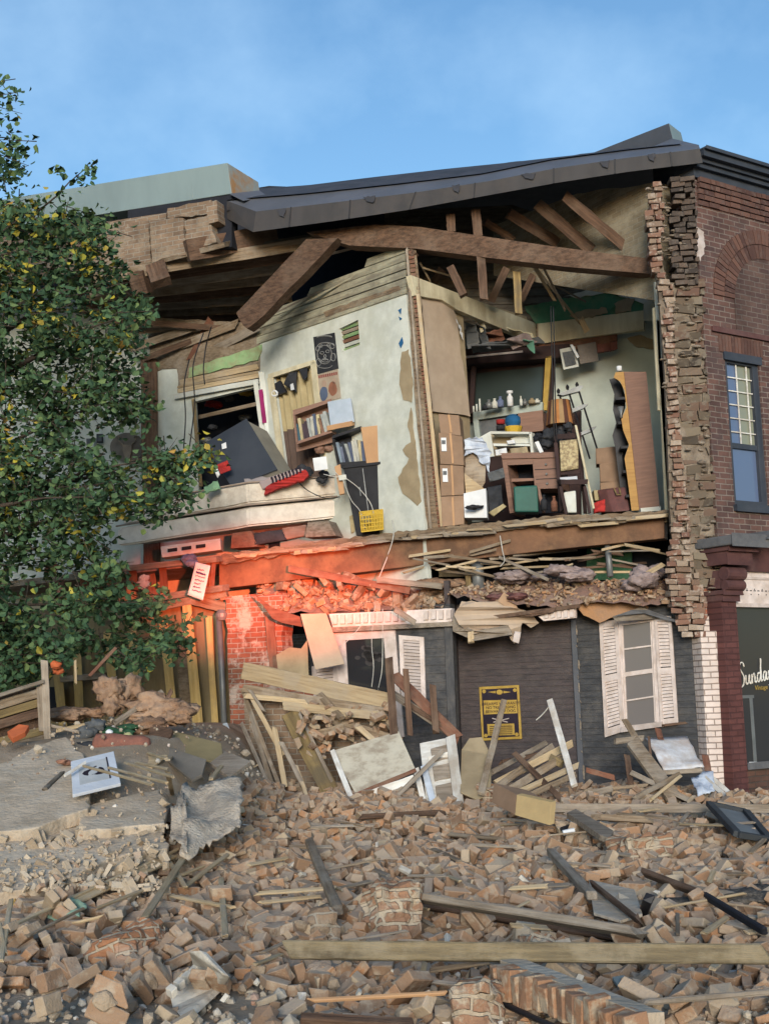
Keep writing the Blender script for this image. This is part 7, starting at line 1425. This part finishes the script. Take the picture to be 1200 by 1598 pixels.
for a, b, r, m in (((872, 1288), (902, 1276), .025, paper), ((876, 1294), (905, 1284), .02, black_m), ((878, 1300), (896, 1296), .025, paper), ((866, 1284), (884, 1282), .018, black_m)): obj('pipe', MB().tube([GH(*a, .15), GH(*b, .17)], r, 7), m, cl)
# ------------------------------------------------------------------ bricks: 300 nearest one by one, the rest of the heap as one mass
def nproj(p):
    q = p - np.array(tuple(CAM)); f = q @ np.array(tuple(FW)); return 600 + q @ np.array(tuple(RT)) / f * FPX, 799 - q @ np.array(tuple(UP)) / f * FPX
n = 17000
y = 6.35 + rg.random(n) ** .82 * 11.0; x = (rg.random(n) * 2 - 1) * (.36 * y + .9); z = H(x, y) + rg.uniform(-.07, .10, n) * np.clip((y - 5.6) / 2.5, .25, 1)
pos = np.stack([x, y, z], 1); px, py = nproj(pos)
keep = np.ones(n, bool)
keep &= ~((px < 262) & (py < 1352) & (rg.random(n) > .08))
keep &= ~((px < 120) & (py < 1400) & (rg.random(n) > .25))
keep &= ~((py > 1540) & (px < 480) & (rg.random(n) > .16 * (px / 480 + .3)))
keep &= ~((px > 118) & (px < 380) & (py < 1255) & (rg.random(n) > .1))
keep &= ~((px > 915) & (px < 1005) & (py > 1385) & (py < 1440))
keep &= ~((px < 300) & (py < 1260))
keep &= ~((py < 1225) & (px < 1200))
keep &= ~((y > 16.2) & (px > 1080))
pos, px, py = pos[keep], px[keep], py[keep]; n = len(pos); rots = rotmats(n, rg, .38); sc = rg.uniform(.92, 1.1, n) * np.where(rg.random(n) < .36, rg.uniform(.3, .8, n), 1) * np.clip(.78 + (pos[:, 1] - 6.3) * .09, .8, 1.08)
infr = (px > -10) & (px < 1210) & (py < 1600) & (pos[:, 2] > H(pos[:, 0], pos[:, 1]) + .0)
order = np.argsort(pos[:, 1] + np.where(infr, 0, 1e3))
sel = order[:285]; mask = np.zeros(n, bool); mask[sel] = True
proto = []
for k, (tv, tf) in enumerate(FINE):
    me = bpy.data.meshes.new('brick'); me.from_pydata(tv.tolist(), [], tf); me.materials.append(brick_m); me.update(); proto.append(me)
for i in sel:
    k = int(rg.integers(len(FINE))); o = bpy.data.objects.new('brick', proto[k]); COL.objects.link(o)
    o.location = pos[i]; o.rotation_euler = Matrix(rots[i].tolist()).to_euler(); o.scale = (sc[i],) * 3
    tag(o, 'loose brown brick lying in the front rows of the rubble heap', 'brick', 'loose bricks along the front of the rubble heap')
near = (~mask) & (pos[:, 1] < 9.5)
scatter('brick_rubble', pos[near], rots[near], sc[near], FINE, brick_m, rg, kind='stuff', label='mass of loose bricks between the front rows and the wall', cat='rubble')
rest = (~mask) & (pos[:, 1] >= 9.5)
scatter('brick_rubble', pos[rest], rots[rest], sc[rest], TEMPL, brick_m, rg, kind='stuff', label='mass of loose bricks filling the heap up to the wall', cat='rubble')
# crumbs of mortar and plaster
CR = []
for k in range(10):
    bm = bmesh.new(); bmesh.ops.create_icosphere(bm, subdivisions=1, radius=1)
    for v in bm.verts: v.co *= 1 + .55 * noise.noise(v.co * 1.5 + V((k * 4.4, 0, 0)))
    bm.verts.index_update(); CR.append((np.array([tuple(v.co) for v in bm.verts]), [[v.index for v in f.verts] for f in bm.faces])); bm.free()
n = 14000; y = 6.2 + rg.random(n) ** 1.25 * 10.5; x = (rg.random(n) * 2 - 1) * (.34 * y + .6); z = H(x, y) + rg.uniform(-.035, .02, n)
s = rg.gamma(2.0, .0065, n) + .004; big = rg.random(n) < .03; s = np.where(big, s * 2.2, s); cpx, cpy = None, None
P3 = np.stack([x, y, z + np.where(big, .06, 0)], 1); cpx, cpy = nproj(P3); kk = ~((cpx < 300) & (cpy < 1240) & (rg.random(n) > .3)); left = (cpx < 300) & (cpy < 1440); P3[left, 2] += .10; s[left] *= .7; P3, s, n = P3[kk], s[kk], int(kk.sum())
slabcrumb_m = islandmat('slab_crumbs', [(0, (.30, .23, .16)), (.5, (.42, .34, .25)), (.85, (.48, .41, .32)), (1, (.32, .17, .10))], mortar=(.4, .33, .25), mamt=.5)
q = np.array([tuple(P(x_, y_, np.interp(y_, [1150, 1215, 1262, 1300, 1330, 1385], [13.3, 12.2, 11.4, 10.95, 10.6, 9.75]) - .06)) for x_, y_ in zip(rg.uniform(-25, 262, 800), 1205 + 185 * rg.random(800) ** .7)])
q = q[rg.random(800) < .25 + .75 * (np.sin(q[:, 0] * 2.2 + 1) * np.sin(q[:, 1] * 2.6) > -.15)]
scatter('slab_debris', q, rotmats(len(q), rg, .8), rg.gamma(1.3, .13, len(q)) + .08, TEMPL, slabcrumb_m, rg, kind='stuff', label='white and tan plaster crumbs strewn over the concrete slabs at the left', cat='rubble')
scatter('mortar_crumbs', P3, rotmats(n, rg, .8), s, CR, frag_m, rg, kind='stuff', label='crumbs of mortar and plaster strewn through the rubble', cat='rubble')
for k, (x, y) in enumerate(((232, 1501), (1088, 1420), (838, 1545), (815, 1475), (958, 1522))): pass
lump_m = M('lump_mortar', (.36, .28, .20), (.27, .205, .145), 8, bump=1, bscale=30, vary=.1)
for k in range(24):                                      # lumps of two to five bricks still stuck together
    while True:
        px_, py_ = rnd.uniform(20, 1195), rnd.uniform(1275, 1580)
        if not (px_ < 300 and py_ < 1420): break
    p = GH(px_, py_, .12); q = rotmats(1, rg, .5)[0]; vs = []; fs = []
    for j in range(rnd.choice((2, 2, 3, 4))):
        tv, tf = FINE[rnd.randrange(24)]; k0 = len(vs)
        o_ = np.array((rnd.uniform(-.04, .04), (j % 2) * .105, (j // 2) * .072)); vs += [V(v) for v in ((tv * 1.0 + o_) @ q.T + np.array(tuple(p)))]; fs += [[x + k0 for x in f] for f in tf]
    bm = bmesh.new(); bmesh.ops.create_icosphere(bm, subdivisions=2, radius=1); k0 = len(vs)
    for v in bm.verts: c_ = v.co * (1 + .3 * noise.noise(v.co * 2 + V((k, 0, 0)))); vs.append(V((np.array((c_.x * .06, c_.y * .05 + .05, c_.z * .035 + .03))) @ q.T) + p)
    bm.verts.index_update(); fs2 = [[v.index + k0 for v in f.verts] for f in bm.faces]; bm.free()
    mb = MB().add(vs, fs + fs2); mb.m = [0] * len(fs) + [1] * len(fs2)
    obj('mortared_lump', mb, [brick_m, lump_m], label='lump of a few bricks still stuck together with mortar, lying in the heap', cat='brick lump', group='mortared brick lumps in the rubble heap')
WH = [(632, 1358, 17, 14), (820, 1375, 20, 9), (700, 1468, 22, 12), (588, 1318, 8, 18), (875, 1475, 28, 12), (815, 1360, 12, 8), (905, 1525, 18, 18), (350, 1560, 16, 10), (403, 1530, 14, 12), (612, 1515, 8, 18), (1025, 1392, 14, 9), (560, 1548, 18, 10), (470, 1365, 16, 9), (795, 1490, 22, 12), (232, 1500, 12, 18), (778, 1372, 10, 10)]
for k, (px_, py_, w, h) in enumerate(WH):
    p = GH(px_, py_, .14); r = w / FPX * p.y * .55
    tv, tf = TEMPL[k % 16]; R3 = rotmats(1, rg, .5)[0]; vv = (tv * (r / .1)) @ R3.T + np.array(tuple(p))
    obj('plaster_lump', MB().add([V(v) for v in vv], tf), bpy.data.materials['white_plaster_chunk'], label='white plaster lump standing out among the brown bricks', cat='plaster', group='white plaster lumps among the bricks')
for k in range(64):                                      # loose splinters all over the heap
    px_, py_ = rnd.uniform(380, 1190), rnd.uniform(1265, 1540); a = GH(px_, py_, .15); ang = rnd.uniform(-1.5, 1.5); l = rnd.uniform(.2, .7); b = a + V((math.cos(ang), math.sin(ang), rnd.uniform(-.1, .12))) * l
    board('splinter', a, b, rnd.uniform(.015, .045), .015, rnd.choice((wood_pale, wood, wood_grey)), wpx=False, face=(0, -.5, .8), jag=.03, label='small loose wood splinter lying on top of the bricks', cat='splinter', group='small wood splinters scattered over the bricks')
# ------------------------------------------------------------------ wooden planter at the left
WPn = PL(P(-60, 1130, 13.2), P(72, 1110, 13.9))
pl_ = thing('planter', 'broken wooden planter box of weathered boards at the left edge', 'planter', P(20, 1190, 13.4))
for a, b, w, m in (((-60, 1118), (66, 1080), 14, wood), ((-60, 1132), (64, 1096), 12, wood_gold), ((-60, 1148), (62, 1112), 14, wood_dark), ((-60, 1172), (68, 1140), 12, wood_gold), ((-60, 1186), (70, 1152), 16, wood), ((-60, 1206), (70, 1172), 20, wood_grey)):
    board('side_board', WPn(*a), WPn(*b), w, .05, m, pl_)
board('corner_post', WPn.off(.05)(70, 1030), WPn.off(.05)(76, 1178), 11, .09, wood_grey, pl_); board('corner_post', WPn.off(.02)(62, 1070), WPn.off(.02)(66, 1140), 9, .07, wood_grey, pl_); board('capping', WPn.off(.06)(-60, 1104), WPn.off(.06)(66, 1064), 6, .1, wood_grey, pl_)
mb = MB(); mb.poly([WPn.off(-.06)(*q) for q in ((-60, 1100), (66, 1070), (68, 1150), (-60, 1205))], WPn.n * .04); obj('back_board', mb, wood_dark, pl_)
panel('orange_scrap', [P(12, 1142, 13.1), P(30, 1130, 13.2), P(46, 1132, 13.2), P(40, 1142, 13.1), P(20, 1152, 13.0)], .06, orangep, label='orange plastic scrap on the broken planter', cat='scrap')
board('hanging_stick', P(118, 1030, 14.4), P(119, 1068, 14.4), 4, .03, wood_pale, label='thin pale stick hanging above the low header', cat='stick')
board('rail', P(78, 1132, 13.9), P(122, 1142, 13.6), 5, .04, wood_grey, label='thin grey rail running from the planter post', cat='rail'); board('pale_stick', P(90, 1140, 13.7), P(162, 1125, 13.9), 6, .04, wood_pale, label='pale stick lying in front of the insulation heap', cat='stick')
board('slanting_plank', P(180, 1128, 14.1), P(252, 1080, 14.6), 8, .05, wood_grey, label='grey plank slanting up across the studs', cat='plank'); board('stick', P(256, 1102, 14.4), P(268, 1078, 14.5), 7, .05, wood_dark, label='short dark stick above the widest insulation clump', cat='stick'); board('branch_stick', P(140, 1055, 14.5), P(182, 1010, 14.6), 5, .04, wood_red, label='reddish stick slanting under the leaves', cat='stick')
for k, (x, y, m) in enumerate(((90, 1042, orangep), (230, 910, M('pink_foam', (.42, .2, .17), None, vary=0)), (85, 930, bpy.data.materials['pink_foam']), (75, 890, bpy.data.materials['pink_foam']))): fluff('insulation_scrap', (x, y, 17.5 if k else 15), (.12, .1, .12), m, n=2, seed=50 + k, label=('orange foam scrap beside the planter post', 'pink foam scrap at the right under the floor plate', 'lower pink scrap showing through the leaves', 'upper pink scrap showing through the leaves')[k], cat='scrap')
# ------------------------------------------------------------------ tree
tree = thing('tree', 'big leafy tree with yellowing patches hiding the left of the building', 'tree', (-6.7, 16.6, 0))
base = V((-6.7, 16.6, -.05))
trunk = [base, base + V((.05, 0, 1.2)), base + V((.2, .05, 2.5)), base + V((.25, .1, 3.8)), base + V((.5, .2, 5.5)), base + V((.6, .3, 7.4)), base + V((.7, .3, 9.0))]
obj('trunk', MB().tube(trunk, [.27, .22, .19, .17, .13, .08, .03], 12), bark, tree, smooth=True)
OUT = [(-330, 150), (-120, 60), (0, 120), (12, 135), (26, 150), (22, 175), (14, 195), (28, 215), (38, 245), (36, 270), (12, 282), (8, 305), (30, 318), (55, 300), (78, 296), (95, 312), (112, 335), (140, 325), (165, 330), (190, 340), (204, 372), (212, 410), (222, 425), (215, 450), (238, 470), (252, 490), (232, 520), (242, 560), (238, 590), (245, 635), (225, 655), (190, 662), (165, 645), (150, 650), (120, 690), (140, 712), (185, 700), (215, 718), (255, 705), (300, 690), (345, 695), (350, 715), (310, 755), (298, 790), (255, 805), (205, 800), (190, 830), (185, 870), (225, 900), (262, 935), (300, 985), (308, 1010), (285, 1018), (235, 1030), (215, 1045), (185, 1015), (140, 1012), (110, 1020), (70, 1050), (40, 1075), (-100, 1090), (-330, 1050)]
def inside(x, y, P_):
    c = False; j = len(P_) - 1
    for i in range(len(P_)):
        if (P_[i][1] > y) != (P_[j][1] > y) and x < (P_[j][0] - P_[i][0]) * (y - P_[i][1]) / (P_[j][1] - P_[i][1]) + P_[i][0]: c = not c
        j = i
    return c
GAPS = [(58, 285, 26, 14), (150, 690, 30, 22), (205, 690, 34, 26), (52, 425, 26, 12), (110, 740, 16, 10), (245, 745, 12, 8), (200, 900, 26, 12), (95, 905, 12, 8), (250, 868, 20, 16), (270, 955, 26, 20), (210, 990, 16, 16), (130, 800, 18, 10), (30, 280, 14, 10), (160, 980, 14, 10)]
YEL = [(25, 430, 30), (45, 320, 30), (70, 350, 25), (135, 405, 20), (150, 425, 14), (165, 505, 20), (190, 520, 18), (110, 500, 25), (60, 490, 25), (10, 640, 30), (20, 720, 30), (190, 790, 24), (120, 810, 24), (130, 850, 20), (125, 940, 18), (330, 710, 22), (290, 720, 20), (230, 745, 18), (20, 800, 20), (105, 600, 14), (40, 560, 14)]
rt = random.Random(99); clusters = []
tries = 0
while len(clusters) < 1750 and tries < 90000:
    tries += 1; x = rt.uniform(-320, 352); y = rt.uniform(90, 1085)
    if not inside(x + (0 if x < 45 else 20 if y < 640 else 10), y, OUT): continue
    if x > -60 and y < 258 and rt.random() < .25: continue
    if x < -60 and rt.random() < .45: continue
    if any(((x - a) / c) ** 2 + ((y - b) / d) ** 2 < 1 for a, b, c, d in GAPS): continue
    if x > -20 and noise.noise(V((x * .022, y * .022, 4.7))) < -.3 and rt.random() < .75: continue
    edge = max(0, min(1, (x + 40) / 380)); Yc = 16.6 + rt.gauss(0, .75) * (1.15 - .6 * edge) + edge * .6
    clusters.append((x, y, Yc))
lg, ly = MB(), MB()
LG, LY = ([], []), ([], [])
def leaf(store, p, s, rr):
    d = V((rr.gauss(0, 1), rr.gauss(0, 1), rr.gauss(-.5, .7))).normalized(); up = V((rr.gauss(0, .6), rr.gauss(-.5, .5), 1)).normalized(); w = d.cross(up)
    if w.length < .05: return
    w.normalize(); nn = w.cross(d); k = len(store[0]); f = -.18 * s
    for a, b, c in ((0, 0, 0), (.30, .42, f), (.66, .34, f), (1.05, 0, .1 * f), (.66, -.34, f), (.30, -.42, f)): store[0].append(tuple(p + d * (a * s) + w * (b * s) + nn * c))
    store[1].extend([(k, k + 1, k + 2, k + 3), (k, k + 3, k + 4, k + 5)])
tw = MB()
for x, y, Yc in clusters:
    c = P(x, y, Yc); py_ = any((x - a) ** 2 + (y - b) ** 2 < (r * 1.1) ** 2 for a, b, r in YEL); pyel = .27 if py_ else .005
    dr = V((rt.gauss(.4, .5), rt.gauss(0, .5), rt.gauss(-.1, .4))).normalized()
    nl = rt.randint(15, 25)
    for k in range(nl):
        t = rt.uniform(-.5, .5); p = c + dr * (t * .42) + V((rt.gauss(0, .085), rt.gauss(0, .085), rt.gauss(0, .075)))
        leaf(LY if rt.random() < pyel else LG, p, rt.uniform(.065, .115), rt)
    tw.tube([c - dr * .26, c + dr * .24], [.007, .003], 4)
def leafmesh(name, st, mat):
    me = bpy.data.meshes.new(name); me.from_pydata([tuple(V(v) - V(tree.location)) for v in st[0]], [], st[1]); me.materials.append(mat); me.update()
    o = bpy.data.objects.new(name, me); COL.objects.link(o); o.parent = tree; return o
leafmesh('crown', LG, islandmat('green_leaf', [(0, (.030, .062, .034)), (.3, (.045, .092, .046)), (.6, (.064, .12, .056)), (.85, (.095, .15, .066)), (1, (.13, .18, .06))], rough=.75, spec=.15))
leafmesh('yellow_leaves', LY, islandmat('yellow_leaf', [(0, (.34, .29, .03)), (.5, (.42, .35, .045)), (.8, (.30, .30, .05)), (1, (.34, .20, .04))], rough=.55, spec=.3))
obj('twigs', tw, bark, tree)
mb = MB()
for k in range(46):
    x, y, Yc = clusters[rt.randrange(len(clusters))]; e = P(x, y, Yc); h = max(1.6, min(8.6, e.z - rt.uniform(.2, 1.6))); t0 = None
    for i in range(len(trunk) - 1):
        if trunk[i].z <= h <= trunk[i + 1].z: t0 = trunk[i].lerp(trunk[i + 1], (h - trunk[i].z) / (trunk[i + 1].z - trunk[i].z))
    if t0 is None: continue
    m = t0.lerp(e, .5) + V((rt.gauss(0, .15), rt.gauss(0, .2), .25)); L = (e - t0).length
    mb.tube([t0, t0.lerp(m, .55), m, m.lerp(e, .55) + V((0, 0, .05)), e], [.022 + L * .011, .02 + L * .008, .016 + L * .005, .012, .006], 6)
mb.tube([P(60, 330, 16.4), P(90, 305, 16.3), P(108, 285, 16.2), P(132, 265, 16.2), P(150, 255, 16.2)], [.014, .011, .009, .006, .004], 5)
obj('limbs', mb, bark, tree, smooth=True)
S2 = ([], [])
for q in ((138, 262), (146, 254), (128, 270), (150, 266), (118, 282), (96, 300), (100, 268), (88, 262), (134, 285)):
    for k in range(6): leaf(S2, P(q[0] + rt.gauss(0, 4), q[1] + rt.gauss(0, 4), 16.2), rt.uniform(.07, .115), rt)
leafmesh('crown_sprig', S2, bpy.data.materials['green_leaf'])['kind'] = 'stuff'
# ------------------------------------------------------------------ red beacon of an emergency vehicle standing in the street
rl = bpy.data.lights.new('red_beacon', 'SPOT'); rl.energy = 19000; rl.color = (1, .135, .045); rl.spot_size = R(15); rl.spot_blend = 1; rl.shadow_soft_size = .12
ro_ = bpy.data.objects.new('red_beacon', rl); COL.objects.link(ro_); ro_.location = (1.2, 2.0, 2.3)
ro_.rotation_euler = (S(425, 925) - V(ro_.location)).to_track_quat('-Z', 'Y').to_euler()
ro_.scale = (1, .5, 1)
